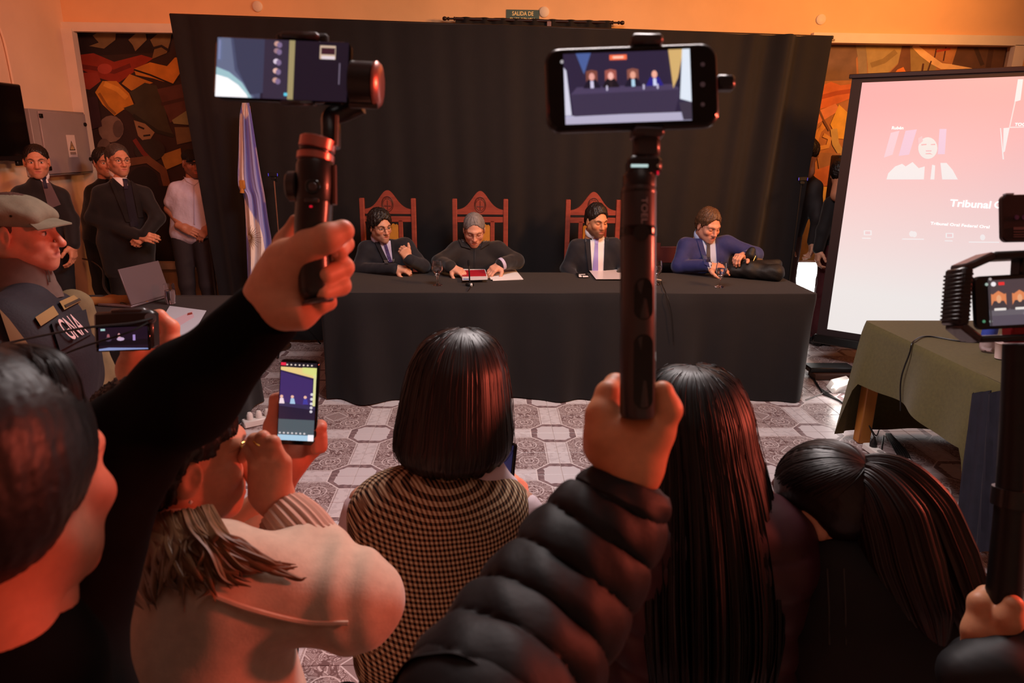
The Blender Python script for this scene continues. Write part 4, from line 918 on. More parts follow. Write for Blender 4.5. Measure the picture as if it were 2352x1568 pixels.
# ================================================================== PEOPLE: shared builders
skin_m = M('skin', (255, 255, 255), .48, spec=.35, attr=True, sss=.12, noise=(90, .06))
def frame(yaw, pitch=0, roll=0):
    """columns right, forward, up. yaw 0 looks at the camera side (-Y), positive turns to image right; pitch positive looks down; angles in degrees"""
    y, p, r = map(math.radians, (yaw, pitch, roll))
    f = V3(math.sin(y)*math.cos(p), -math.cos(y)*math.cos(p), -math.sin(p)); rt = unit(np.cross(f, (0, 0, 1))); up = np.cross(rt, f)
    rt, up = rt*math.cos(r)+up*math.sin(r), up*math.cos(r)-rt*math.sin(r)
    return np.stack([rt, f, up], 1)
def head_prims(o):
    j = o.get('jaw', 1.); n = o.get('nose', 1.); P = [
     ell((0, -.018, .03), (.073, .092, .082), k=.03), ell((0, .026, -.022), (.060, .060, .088), k=.03), ell((0, .022, -.072), (.050*j, .048, .038), k=.03)]
    for s in (-1, 1):
        P += [cap((s*.047*j, -.01, -.055), (s*.014, .062, -.098), .019, .018, .03), ell((s*.040, .056, -.03), (.024, .022, .020), k=.022), cap((s*.012, .082, .020), (s*.042, .066, .018), .011, .010, .02)]
    P += [ell((0, .072, -.103), (.019*j, .016, .016), k=.022)]
    for s in (-1, 1): P += [ell((s*.031, .094, -.003), (.019, .020, .013), k=.014, op=1), ell((s*.031, .069, -.002), (.0155, .0145, .0125), k=.004)]
    P += [cap((0, .078, .016), (0, .102*n+.002, -.034), .0085, .0115, .012), ell((0, .100*n+.003, -.038), (.0125, .0125, .010), k=.008)]
    for s in (-1, 1): P += [ell((s*.0125, .091, -.041), (.0085, .011, .0085), k=.008)]
    P += [ell((0, .078, -.07), (.030, .016, .022), k=.02), cap((-.019, .085, -.0655), (.019, .085, -.0655), .0055, .0055, .008), cap((-.016, .086, -.0765), (.016, .086, -.0765), .0065, .0065, .008), cap((-.024, .096, -.071), (.024, .096, -.071), .0045, .0045, .004, 1)]
    for s in ((-1, 1) if o.get('ears', True) else ()):
        R_ = Rz(-s*.35)@Rx(-.18)
        P += [ell((s*.077, -.014, -.012), (.0085, .021, .033), R_, .008), ell((s*.087, -.008, -.010), (.007, .011, .018), R_, .005, 1), ell((s*.074, -.004, -.012), (.008, .006, .008), k=.004)]
    P += [cap((0, -.028, -.05), (0, -.045, -.20), .054*o.get('neck', 1), .060*o.get('neck', 1), .03)]
    return P
def head(pos, yaw, pitch=0, roll=0, s=1., res=.0032, skin=(206, 152, 126), brow=(60, 42, 34), lips=(168, 92, 84), stubble=None, eyes='open', **o):
    F_ = frame(yaw, pitch, roll); pos = np.array(pos, float)
    v, f = sdf_mesh(head_prims(o), res/s)
    c = np.tile(np.array(lin(skin)), (len(v), 1)); x, y, z = v.T
    def mixin(w, col, a): nonlocal c; w = np.clip(w, 0, 1)[:, None]*a; c = c*(1-w)+np.array(lin(col))*w
    red = tuple(np.array(skin)*[1.02, .86, .84])
    mixin(np.exp(-(((np.abs(x)-.036)/.02)**2+((z+.035)/.022)**2))*(y > .02), red, .6); mixin(np.exp(-((x/.016)**2+((z+.036)/.014)**2))*(y > .07), red, .6)
    if stubble: mixin(np.clip((-.046-z+.12*np.abs(x))/.03, 0, 1)*np.clip((y+.02)/.03, 0, 1)*(z > -.125), stubble, o.get('beard', .5))
    mixin(1.35-(((x)/.024)**2+((z+.071)/.0115)**2), lips, .85*(1)) if True else 0
    c[y < .05] = c[y < .05]
    m = (y < .06); w0 = np.clip(1.35-((x/.024)**2+((z+.071)/.0115)**2), 0, 1)
    c[m & (w0 > 0)] = np.array(lin(skin))
    ax = np.abs(x); br = np.clip(1.6-(((ax-.032)/.021)**2+((z-.0215-.10*(ax-.032)+.008*((ax-.032)/.02)**2)/.0052)**2), 0, 1)*(y > .03); mixin(br, brow, o.get('browa', .85))
    ex, ez = ax-.031, z+.003
    if eyes == 'open':
        al = 1-((ex/.014)**2+(ez/.0062)**2); mixin(np.clip(al*4, 0, 1)*(y > .05), (214, 200, 192), .9)
        mixin(np.clip(1.6-((ex/.0055)**2+(ez/.006)**2), 0, 1)*(y > .05), (36, 24, 20), 1); mixin(np.clip(1.4-((ex/.015)**2+((ez-.0062)/.0022)**2), 0, 1)*(y > .05), (44, 28, 24), .9)
    else:
        mixin(np.clip(1.4-((ex/.0145)**2+((ez+.005-.25*ex*ex*100*.1)/.0024)**2), 0, 1)*(y > .05), (56, 34, 30), .9)
        mixin(np.clip(1.2-((ex/.016)**2+((ez-.008)/.003)**2), 0, 1)*(y > .05), (150, 96, 80), .6)
    W = (v*s)@F_.T+pos
    return (W, f, c), (F_, pos, s)
def hair_cap(H, t=.012, front=.0, side=-.035, back=-.075, top=0., rough=.003, freq=220, res=.0035, seed=1, part=0., wave=0.):
    """short hair: shell around the cranium with a hairline, combed relief"""
    F_, pos, s = H
    P = [ell((part*.01, -.022, .034+top*.4), (.075+t, .094+t, .083+t+top), k=.02), ell((0, -.045, -.01), (.066+t*.6, .066+t*.6, .07), k=.03),
         ell((0, .090, -.040+front), (.068, .066, .098), k=.012, op=1)]
    for sg in (-1, 1): P += [ell((sg*.086, .0, side-.018), (.03, .030, .05), k=.01, op=1), ell((sg*.07, .052, side-.02), (.05, .04, .07), k=.012, op=1)]
    P += [rbx((0, -.02, back-.09), (.2, .2, .09), .005, k=.02, op=1)]
    v, f = sdf_mesh(P, res); n = normals(v, f)
    a = np.arctan2(v[:, 0], v[:, 1]+.02); q = np.stack([a*.08, v[:, 1]*.3, v[:, 2]*.25], 1)
    v = v+n*((vnoise(q, freq*2, seed)*rough*1.3)+vnoise(v, 60, seed+3)*rough+wave*vnoise(v, 95, seed+5)+np.random.default_rng(seed).normal(size=len(v))*rough*.35)[:, None]
    return (v*s)@F_.T+pos, f
def glasses(H, parent, mat, rim=.0011, r=(.021, .016), half=False):
    F_, pos, s = H; g = MB(); a = np.linspace(0, 2*PI, 25)
    T_ = lambda P: (np.array(P)*s)@F_.T+pos
    for sg in (-1, 1):
        g.tube(T_(np.stack([sg*.032+r[0]*np.cos(a), np.full(25, .094)-.006*np.abs(np.cos(a)*(1 if True else 0)), -.006+r[1]*np.sin(a)], 1)), rim*s, 6, False)
        g.tube(T_(spline([(sg*.053, .088, .0), (sg*.068, .06, .001), (sg*.078, .0, .002), (sg*.077, -.02, -.008)], 12)), rim*s, 6)
    g.tube(T_(spline([(-.012, .098, -.002), (0, .103, .001), (.012, .098, -.002)], 6)), rim*s, 6)
    return g.put('glasses', mat, parent)
HD = {}
def hand(w, fwd, nrm, thumb, s=1., curl=(25, 35, 25), th=(.6, .7, -.25), spread=.05, thc=.35, fist=None, k=.006):
    """wrist w, finger direction, dorsal normal, thumb-side direction -> prims"""
    w = np.array(w, float); f = unit(fwd); n = unit(np.array(nrm)-f*np.dot(nrm, f)); sd = np.cross(f, n)
    if np.dot(sd, thumb) < 0: sd = -sd
    T_ = lambda a, b, c: w+s*(a*f+b*sd+c*n)
    P = [cap(T_(-.03, 0, 0), T_(.02, 0, 0), .027*s, .030*s, .02)]
    offs = [.028, .0095, -.0095, -.027]; L0 = [.088, .092, .087, .078]
    for o, l in zip(offs, L0): P.append(cap(T_(.015, o*.6, -.004), T_(l, o, 0), .017*s, .0125*s, .014))
    P.append(cap(T_(.02, .012, -.008), T_(.055, .02, -.014), .018*s, .014*s, .015))
    lens = [(.042, .026, .022), (.046, .030, .023), (.042, .028, .023), (.034, .021, .020)]
    for i in range(4):
        cu = (fist[i] if fist else curl); p = T_(L0[i], offs[i], 0); a = 0
        for j in range(3):
            a += math.radians(cu[j]); d = f*math.cos(a)-n*math.sin(a)+sd*spread*(1.5-i)*math.cos(a)*.5; d = unit(d); q = p+d*lens[i][j]*s
            r0 = (.0098, .0088, .0080, .0072)[j]*(1 if i < 3 else .88)*s; P.append(cap(p, q, r0, r0*.93, k)); p = q
    d = unit(f*th[0]+sd*th[1]+n*th[2]); p = T_(.018, .022, -.010)
    for j, l in enumerate((.042, .032, .026)):
        q = p+d*l*s; r0 = (.0150, .0118, .0105)[j]*s; P.append(cap(p, q, r0, r0*.9, .010 if j else .018)); p = q; d = unit(d*(1-thc)+(f*.9-sd*.1-n*.3)*thc)
    return P
def blocks(parts, res): return [sdf_mesh(p, res) for p in parts]
def skinned(v, f, col): return v, f, np.tile(np.array(lin(col)), (len(v), 1))
def limb_cloth(prims, res, fold=.004, freq=28, seed=1):
    v, f = sdf_mesh(prims, res)
    if fold:
        n = normals(v, f); v = v+n*((vnoise(v*V3(1, 1, .7), freq, seed)*.6+vnoise(v, freq*2.3, seed+9)*.4)*fold)[:, None]
    return v, f
def sheet_px(prims, quad, Y, mb, n=8, thick=.002, off=.001, D=None):
    P = np.array([WY(x, y, Y) if D is None else WD(x, y, D) for x, y in quad]); d = unit(P.mean(0)-CAMP)
    o = P[0]; m = n if np.ndim(n) == 0 else n[1]; k = n if np.ndim(n) == 0 else n[0]; G = []
    for a in np.linspace(0, 1, k+1):
        for b_ in np.linspace(0, 1, m+1): G.append((1-a)*(1-b_)*P[0]+a*(1-b_)*P[1]+a*b_*P[2]+(1-a)*b_*P[3])
    G = np.array(G); A = lay(prims, G, d, off+thick).reshape(k+1, m+1, 3); B = A+d*(thick+.006)
    ring = lambda Q: np.vstack([Q[0, :], Q[1:, -1], Q[-1, -2::-1], Q[-2:0:-1, 0]])
    mb.grid(A); ra, rb = ring(A), ring(B); q = len(ra); mb.add(np.vstack([ra, rb]), [(i, (i+1) % q, q+(i+1) % q, q+i) for i in range(q)])
    return mb
def torso(neck, shR, shL, hipR, hipL, r=.105, k=.06, sr=.05):
    neck, shR, shL, hipR, hipL = [np.array(q, float) for q in (neck, shR, shL, hipR, hipL)]
    iR = neck*.47+shR*.53; iL = neck*.47+shL*.53
    dn = unit((hipR+hipL)/2-neck); r = r*.92
    P = [cap(iR+dn*.12, hipR, r, r*.98, k), cap(iL+dn*.12, hipL, r, r*.98, k), cap((iR+iL)/2+dn*.13, (hipR+hipL)/2, r, r, k),
         cap(neck+dn*.03, shR, sr, sr*1.04, .05), cap(neck+dn*.03, shL, sr, sr*1.04, .05)]
    return P
def bare_torso(neck, shR, shL, hipR, hipL, r=.08):
    neck, shR, shL = [np.array(q, float) for q in (neck, shR, shL)]; dn = V3(0, 0, -.05)
    return torso(neck+dn, shR*.8+neck*.2+dn, shL*.8+neck*.2+dn, hipR, hipL, r*.82, .03, .03)+[cap(neck+V3(0, 0, .02), neck+dn, .045, .04, .02)]
def shoe(p, fwd, parent, mat):
    f = unit(np.array(fwd)*V3(1, 1, 0)); p = np.array([p[0], p[1], 0.])
    v, fa = sdf_mesh([cap(p-f*.05+V3(0, 0, .04), p+f*.05+V3(0, 0, .042), .042, .042, .03), cap(p+f*.03+V3(0, 0, .036), p+f*.17+V3(0, 0, .03), .042, .034, .03), cap(p-f*.03+V3(0, 0, .06), p-f*.03+V3(0, 0, .1), .042, .04, .02)], .009)
    v[:, 2] = np.maximum(v[:, 2], .003); return put('shoe', v, fa, mat, parent)
def person(label, base, group=None): return thing('person', (float(base[0]), float(base[1]), 0), label, 'person', group)
shoe_m = M('black_shoe_leather', (18, 15, 15), .35)
hair_dark = M('dark_brown_hair', (34, 24, 20), .45, spec=.4); hair_grey = M('grey_hair', (122, 112, 108), .55, noise=(40, .25)); hair_brown = M('brown_hair', (86, 58, 38), .5, noise=(30, .25)); hair_black = M('black_hair', (20, 14, 14), .42)
metal_dark = M('spectacle_metal', (60, 48, 44), .3, metal=.7)
def dress_man(t, Y, J, jacket, trousers, seated=True, res=.0095, hands=(), armr=(.060, .050, .046), tr=.105, skin=(206, 152, 126), hb=None, fold=.004, sleeves_end=1.0, standlegs=None, seed=1, cuff=None, hand_res=.0036, yaw=0, short=False, jname='jacket'):
    """J: neck, shR, shL, hipR, hipL, arms [(sh, el, wr)...]; builds jacket, trousers, shoes; returns jacket prims and skin blocks"""
    JP = torso(J['neck'], J['shR'], J['shL'], J['hipR'], J['hipL'], tr)
    for (s_, e_, w_) in J['arms']:
        if short: JP += [cap(s_, s_*.35+np.array(e_)*.65, armr[0], armr[0]*1.02, .05)]
        else: JP += [cap(s_, e_, armr[0], armr[1], .05), cap(e_, w_, armr[1], armr[2], .03)]
    if J.get('hem') is not None: JP += [cap(J['hipR'], J['hipR']+J['hem'], tr*1.02, tr*.98, .08), cap(J['hipL'], J['hipL']+J['hem'], tr*1.02, tr*.98, .08)]
    v, f = limb_cloth(JP, res, fold, 30, seed); put(jname, v, f, jacket, t)
    sk = []
    for (s_, e_, w_) in J['arms']:
        s_, e_, w_ = map(np.array, (s_, e_, w_))
        sk.append(skinned(*sdf_mesh([cap(s_, e_, .042, .036, .02), cap(e_, w_, .036, .026, .02)], .009 if not short else .006), skin))
    for hp in hands: sk.append(skinned(*sdf_mesh(hp, hand_res), skin))
    tp = unit((J['hipR']+J['hipL'])/2-J['neck'])
    sk.append(skinned(*sdf_mesh(bare_torso(J['neck'], J['shR'], J['shL'], J['hipR'], J['hipL'], tr*.8), .014), skin))
    LP = []
    for i, hp in enumerate((J['hipR'], J['hipL'])):
        kn, an = J['knees'][i], J['ankles'][i]
        LP += [cap(hp, kn, .092, .066, .06), cap(kn, an, .064, .052, .03)]
        shoe(an, J.get('toe', V3(math.sin(yaw), -math.cos(yaw), 0)), t, shoe_m)
    v, f = limb_cloth(LP, .012, .004, 22, seed+4); v[:, 2] = np.maximum(v[:, 2], .05); put('trousers', v, f, trousers, t)
    return JP, sk
def finish_body(t, hd, sk): v, f, c = merge(hd, *sk); put('body', v, f, skin_m, t, cols=c)
def collar(t, H, mat, r=.062, z=-.125, h=.035, tilt=.0, y=-.036):
    F_, pos, s = H; b = MB(); b.lathe([(r*1.0, 0), (r*1.06, h*.5), (r*.99, h), (r*.95, h), (r*.95, 0)], (0, 0, 0), 28, cap=False)
    v = b.V()+V3(0, y, z); v[:, 2] += .25*(v[:, 1]-y)*-1; put('collar', (v*s)@F_.T+pos, b.f, mat, t)
# ================================================================== THE FOUR SEATED MEN
def inset(p, n): return p+(n-p)*V3(.16, .1, 0)-V3(0, 0, .042)
def seat_J(px, sR, sL, Y, elb, wri, neckpx, belly=0.):
    """sR: his right shoulder = image left"""
    n = WY(*neckpx, Y+.03); R_ = inset(WY(*sR, Y+.02), n); L_ = inset(WY(*sL, Y+.02), n); cx = (R_[0]+L_[0])/2
    J = dict(neck=n, shR=R_, shL=L_, hipR=V3(cx-.10, Y+.10-belly, .50), hipL=V3(cx+.10, Y+.10-belly, .50), arms=[(R_, elb[0], wri[0]), (L_, elb[1], wri[1])],
             knees=[V3(cx-.14, Y-.33, .47), V3(cx+.14, Y-.33, .47)], ankles=[V3(cx-.14, Y-.30, .09), V3(cx+.14, Y-.30, .09)])
    return J
shirt_lav = M('lavender_shirt', (196, 186, 214), .7); shirt_white = M('white_shirt', (226, 220, 224), .7); shirt_blue = M('pale_blue_shirt', (172, 184, 220), .7)
suit_navy = M('dark_navy_suit', (17, 16, 27), .8, noise=(60, .12), sheen=.2); suit_blue = M('royal_blue_suit', (30, 36, 96), .75, noise=(60, .1), sheen=.2); coat_black = M('black_coat', (25, 19, 20), .8, noise=(40, .12), sheen=.2); suit_black = M('black_suit', (15, 12, 17), .8, noise=(50, .12), sheen=.15)
trs = M('dark_trousers', (24, 22, 28), .8)
def shirtfront(t, JP, Y, vee, shirt, tie=None, tie_m=None, lap=None, lap_m=None, lapw=9):
    """vee: image polygon top-left, top-right, bottom-right, bottom-left"""
    sheet_px(JP, vee, Y, MB(), (6, 10), .003).put('shirt_front', shirt, t)
    if tie:
        b = MB()
        for q in tie: sheet_px(JP, q, Y, b, (3, 8), .004, .005)
        b.put('tie', tie_m, t)
    if lap:
        for q in lap: sheet_px(JP, q, Y, MB(), (3, 8), .004, .004).put('lapel', lap_m, t)
# --- 1: glasses, turning to image right
Y = 5.36
t = person('seated man in navy suit and glasses turning his head, leftmost at the table', (WY(885, 560, Y)[0], Y+.1))
hd, H = head(WY(874, 519, Y), 36, 8, -4, .97, skin=(208, 150, 122), stubble=(150, 120, 108), beard=.35, nose=1.03)
J = seat_J(885, (834, 560), (940, 553), Y, (WY(822, 618, Y-.05), WY(972, 612, Y-.12)), (WY(905, 618, Y-.24), WY(940, 597, Y-.27)), (881, 556))
hnds = [hand(WY(939, 597, Y-.27), unit(WY(928, 578, Y-.28)-WY(939, 597, Y-.27)), V3(.35, -.9, .1), V3(-.2, -.3, .9), .95, fist=[(70, 80, 40)]*4, th=(.9, .5, -.1), thc=.1),
        hand(WY(908, 616, Y-.24), V3(1, -.25, -.05), V3(0, -.5, .8), V3(0, -1, -.2), .95, fist=[(40, 60, 40)]*4)]
JP, sk = dress_man(t, Y, J, suit_navy, trs, hands=hnds, seed=11, skin=(208, 150, 122)); finish_body(t, hd, sk)
v, f = hair_cap(H, .017, .018, -.03, -.085, .006, .004, wave=.003, seed=2); put('hair', v, f, hair_dark, t); glasses(H, t, metal_dark)
collar(t, H, shirt_lav)
shirtfront(t, JP, Y-.1, [(868, 551), (897, 552), (902, 600), (893, 602)], shirt_lav, [[(879, 556), (886, 556), (889, 563), (882, 563)], [(882, 563), (889, 563), (901, 601), (893, 602)]], M('patterned_tie', (66, 50, 104), .5, noise=(60, .6)), [[(858, 550), (870, 552), (892, 604), (884, 604)], [(899, 551), (908, 552), (906, 600), (902, 602)]], suit_navy)
# --- 2: grey-haired, reading
t = person('seated grey-haired man in black jacket reading, second at the table', (WY(1095, 560, Y)[0], Y+.1))
hd, H = head(WY(1089, 527, Y), 4, 24, 0, 1.0, skin=(212, 152, 126), jaw=1.12, eyes='closed', brow=(130, 112, 104), browa=.5, neck=1.1)
J = seat_J(1095, (1042, 562), (1152, 561), Y, (WY(1010, 602, Y-.08), WY(1186, 600, Y-.08)), (WY(1034, 613, Y-.26), WY(1152, 606, Y-.24)), (1093, 562))
hnds = [hand(WY(1036, 613, Y-.26), V3(.8, -.45, -.28), V3(.2, -.45, .85), V3(.3, -.9, 0), 1., curl=(25, 25, 20)), hand(WY(1151, 606, Y-.24), V3(-.72, -.55, -.38), V3(-.1, -.5, .85), V3(-.3, -.9, 0), 1., curl=(25, 30, 20))]
JP, sk = dress_man(t, Y, J, coat_black, trs, hands=hnds, armr=(.066, .058, .05), tr=.118, seed=12, skin=(212, 152, 126)); finish_body(t, hd, sk)
v, f = hair_cap(H, .007, .024, -.02, -.08, 0, .002, seed=5); put('hair', v, f, hair_grey, t); glasses(H, t, metal_dark, .0008, (.02, .012))
sheet_px(JP, [(1077, 552), (1106, 552), (1104, 566), (1082, 568)], Y-.1, MB(), 6, .004).put('scarf', M('dark_scarf', (30, 22, 34), .8), t)
for q in ([(1050, 545), (1066, 549), (1082, 572), (1060, 566)], [(1112, 549), (1126, 545), (1124, 560), (1104, 572)]): sheet_px(JP, q, Y-.1, MB(), 6, .008).put('collar', coat_black, t)
sheet_px(JP, [(1090, 572), (1093, 572), (1092, 616), (1089, 616)], Y-.1, MB(), (2, 8), .004).put('placket', M('placket', (22, 16, 18), .7), t)
for a, d_ in (((1034, 613), (1, -.4, -.3)), ((1152, 606), (-.8, -.5, -.3))):
    p = WY(*a, Y-.25); b = MB(); b.tube([p-unit(d_)*.012, p+unit(d_)*.012], .048, 14); b.put('shirt_cuff', shirt_lav, t)
# --- 3: bearded, lilac tie
t = person('seated bearded man in dark suit with lilac tie, third at the table', (WY(1366, 560, Y)[0], Y+.1))
hd, H = head(WY(1371, 507, Y), 22, 10, 0, .98, skin=(206, 142, 104), stubble=(70, 46, 34), beard=.7, eyes='closed', brow=(40, 26, 22))
J = seat_J(1366, (1318, 556), (1418, 553), Y, (WY(1302, 618, Y), WY(1440, 618, Y)), (WY(1330, 650, Y-.2), WY(1410, 650, Y-.2)), (1368, 551))
JP, sk = dress_man(t, Y, J, suit_navy, trs, hands=[hand(WY(1331, 650, Y-.2), V3(.4, -.9, -.2), V3(0, 0, 1), V3(1, 0, 0)), hand(WY(1409, 650, Y-.2), V3(-.4, -.9, -.2), V3(0, 0, 1), V3(-1, 0, 0))], seed=13, skin=(206, 142, 104)); finish_body(t, hd, sk)
v, f = hair_cap(H, .009, .026, -.02, -.075, .012, .003, seed=7); put('hair', v, f, hair_dark, t); collar(t, H, shirt_white)
shirtfront(t, JP, Y-.1, [(1354, 534), (1389, 536), (1387, 624), (1357, 624)], shirt_white, [[(1366, 548), (1376, 548), (1374, 560), (1367, 560)], [(1367, 560), (1374, 560), (1374, 622), (1361, 622)]], M('lilac_tie', (150, 138, 208), .5), [[(1343, 545), (1355, 536), (1360, 624), (1352, 624)], [(1389, 537), (1398, 545), (1392, 624), (1386, 624)]], suit_navy)
# --- 4: blue suit
t = person('seated man in royal blue suit handling a black pouch, rightmost at the table', (WY(1625, 560, Y)[0], Y+.1))
hd, H = head(WY(1628, 517, Y), 20, 20, 0, 1.03, skin=(206, 146, 122), eyes='closed', brow=(120, 90, 70), browa=.5, jaw=1.05)
J = seat_J(1625, (1568, 553), (1680, 548), Y, (WY(1560, 612, Y-.08), WY(1735, 585, Y-.06)), (WY(1622, 610, Y-.24), WY(1712, 590, Y-.22)), (1622, 552))
hnds = [hand(WY(1624, 610, Y-.24), V3(.95, -.25, -.08), V3(0, -.5, .85), V3(.1, -.9, 0), 1.03, curl=(12, 18, 15)), hand(WY(1710, 588, Y-.22), V3(-.55, -.5, .1), V3(-.3, -.3, .9), V3(0, -.7, -.6), 1.03, curl=(40, 50, 30))]
JP, sk = dress_man(t, Y, J, suit_blue, trs, hands=hnds, armr=(.066, .056, .048), tr=.115, seed=14, skin=(206, 146, 122)); finish_body(t, hd, sk)
v, f = hair_cap(H, .010, .022, -.03, -.085, .004, .003, seed=9); put('hair', v, f, hair_brown, t); collar(t, H, shirt_blue)
shirtfront(t, JP, Y-.1, [(1609, 548), (1643, 548), (1650, 620), (1628, 622)], shirt_blue, [[(1616, 552), (1630, 552), (1632, 562), (1622, 562)], [(1623, 562), (1631, 562), (1632, 600), (1622, 600)]], M('navy_tie', (24, 24, 50), .5), [[(1600, 548), (1612, 548), (1630, 612), (1618, 606)], [(1643, 546), (1651, 544), (1654, 602), (1647, 606)]], suit_blue)
q = WY(1716, 592, Y-.27)
v, f = sdf_mesh([cap(q+V3(-.03, 0, -.055), q+V3(.03, 0, .055), .028, .03, .03), cap(q+V3(.02, -.02, .02), q+V3(.055, -.01, .0), .025, .02, .03)], .006); v += normals(v, f)*(vnoise(v, 70, 8)*.003)[:, None]
pc = thing('soft_pouch', q+V3(0, 0, -.09), 'small black zip pouch held up by the man in the blue suit', 'pouch'); put('pouch_body', v, f, bag_m, pc); MB().tube([q+V3(.028, -.045, -.03), q+V3(.05, -.035, .02)], .003, 6).put('zip', M('gold_zip', (200, 150, 80), .3, metal=1), pc)
# ================================================================== STANDING MEN ON THE LEFT
def stand_J(Y, neckpx, sR, sL, arms, hipx, hipz=.93, sp=.09, fy=0):
    n = WY(*neckpx, Y); R_ = inset(WY(*sR, Y), n); L_ = inset(WY(*sL, Y), n); c = V3(hipx, Y, 0)
    return dict(neck=n, shR=R_, shL=L_, hipR=V3(hipx-sp, Y, hipz), hipL=V3(hipx+sp, Y, hipz), arms=[(R_, *arms[0]), (L_, *arms[1])],
                knees=[V3(hipx-sp, Y-.02, .5), V3(hipx+sp, Y-.02, .5)], ankles=[V3(hipx-sp, Y, .1), V3(hipx+sp, Y, .1)])
Y = 5.6
hx = WY(287, 540, Y)[0]
t = person('standing man in long black coat, glasses and dark tie with clasped hands', (hx, Y))
hd, H = head(WY(272, 366, Y), 48, 4, 0, .98, skin=(200, 140, 112), stubble=(140, 100, 84), beard=.3, brow=(60, 46, 40))
J = stand_J(Y, (275, 412), (222, 432), (338, 434), ((WY(212, 500, Y-.02), WY(316, 540, Y-.16)), (WY(362, 500, Y-.08), WY(336, 536, Y-.16))), hx); J['hem'] = V3(0, 0, -.2)
hnds = [hand(WY(318, 540, Y-.16), V3(.8, -.3, -.1), V3(.2, -.9, .3), V3(.2, 0, 1), 1.05, fist=[(30, 50, 30)]*4), hand(WY(336, 538, Y-.15), V3(-.6, -.3, -.45), V3(-.1, -.9, .2), V3(0, 0, 1), 1., fist=[(35, 60, 40)]*4)]
JP, sk = dress_man(t, Y, J, suit_black, M('black_trousers', (16, 13, 16), .8), hands=hnds, armr=(.058, .052, .046), tr=.112, seed=21, skin=(200, 140, 112), yaw=.5); finish_body(t, hd, sk)
v, f = hair_cap(H, .006, .024, -.02, -.075, 0, .002, seed=11); put('hair', v, f, M('salt_pepper_hair', (70, 60, 56), .5, noise=(60, .3)), t); glasses(H, t, metal_dark); collar(t, H, shirt_white)
shirtfront(t, JP, Y-.1, [(248, 398), (291, 402), (294, 426), (282, 428)], shirt_white, [[(281, 410), (292, 410), (293, 418), (283, 418)], [(283, 418), (293, 418), (294, 434), (285, 434)]], M('navy_tie', (0, 0, 0)), [[(300, 412), (314, 424), (330, 500), (318, 500)], [(246, 404), (258, 412), (300, 510), (290, 510)]], suit_black)
sheet_px(JP, [(283, 428), (302, 424), (318, 520), (300, 520)], Y-.1, MB(), 8, .002).put('sweater', M('navy_sweater', (26, 24, 38), .9), t)
# man behind him
Yb = 6.0; t = person('man almost hidden behind the man with clasped hands', (WY(240, 500, Yb)[0], Yb)); hx = WY(243, 540, Yb)[0]
hd, H = head(WY(240, 372, Yb), 45, 4, 0, .96, skin=(186, 124, 98))
J = stand_J(Yb, (240, 414), (208, 430), (282, 432), ((WY(204, 500, Yb), WY(208, 560, Yb)), (WY(290, 500, Yb), WY(286, 560, Yb))), hx)
JP, sk = dress_man(t, Yb, J, suit_black, trs, res=.012, hands=[hand(WY(208, 562, Yb), V3(0, 0, -1), V3(-1, 0, 0), V3(0, -1, 0)), hand(WY(286, 562, Yb), V3(0, 0, -1), V3(1, 0, 0), V3(0, -1, 0))], seed=22, skin=(186, 124, 98)); finish_body(t, hd, sk)
v, f = hair_cap(H, .008, .02, seed=12); put('hair', v, f, hair_dark, t)
# man by the cabinet
Y = 5.15; hx = WY(100, 540, Y)[0]; t = person('standing man in black suit and grey waistcoat below the electrical cabinet', (hx, Y))
hd, H = head(WY(84, 370, Y), 30, 4, 0, .95, skin=(198, 138, 110), brow=(44, 32, 28), stubble=(150, 104, 84), beard=.25)
J = stand_J(Y, (88, 412), (38, 434), (142, 438), ((WY(24, 510, Y), WY(30, 590, Y-.08)), (WY(164, 505, Y), WY(168, 560, Y-.08))), hx)
hnds = [hand(WY(30, 592, Y-.08), V3(0, -.2, -1), V3(-1, 0, 0), V3(0, -1, 0), curl=(20, 30, 20)), hand(WY(168, 562, Y-.08), V3(0, -.2, -1), V3(1, 0, 0), V3(0, -1, 0), curl=(20, 30, 20))]
JP, sk = dress_man(t, Y, J, suit_black, trs, hands=hnds, armr=(.056, .05, .046), tr=.105, seed=23, skin=(198, 138, 110)); finish_body(t, hd, sk)
v, f = hair_cap(H, .006, .024, -.02, -.07, .0, .002, seed=13); put('hair', v, f, hair_dark, t); collar(t, H, shirt_white)
shirtfront(t, JP, Y-.1, [(72, 394), (106, 400), (112, 420), (100, 420)], shirt_white, [[(91, 402), (108, 404), (106, 412), (96, 410)], [(97, 410), (105, 411), (110, 432), (101, 432)]], M('navy_tie', (0, 0, 0)))
sheet_px(JP, [(94, 412), (112, 412), (140, 470), (112, 480)], Y-.1, MB(), 8, .002).put('waistcoat', M('grey_waistcoat', (92, 78, 84), .8), t)
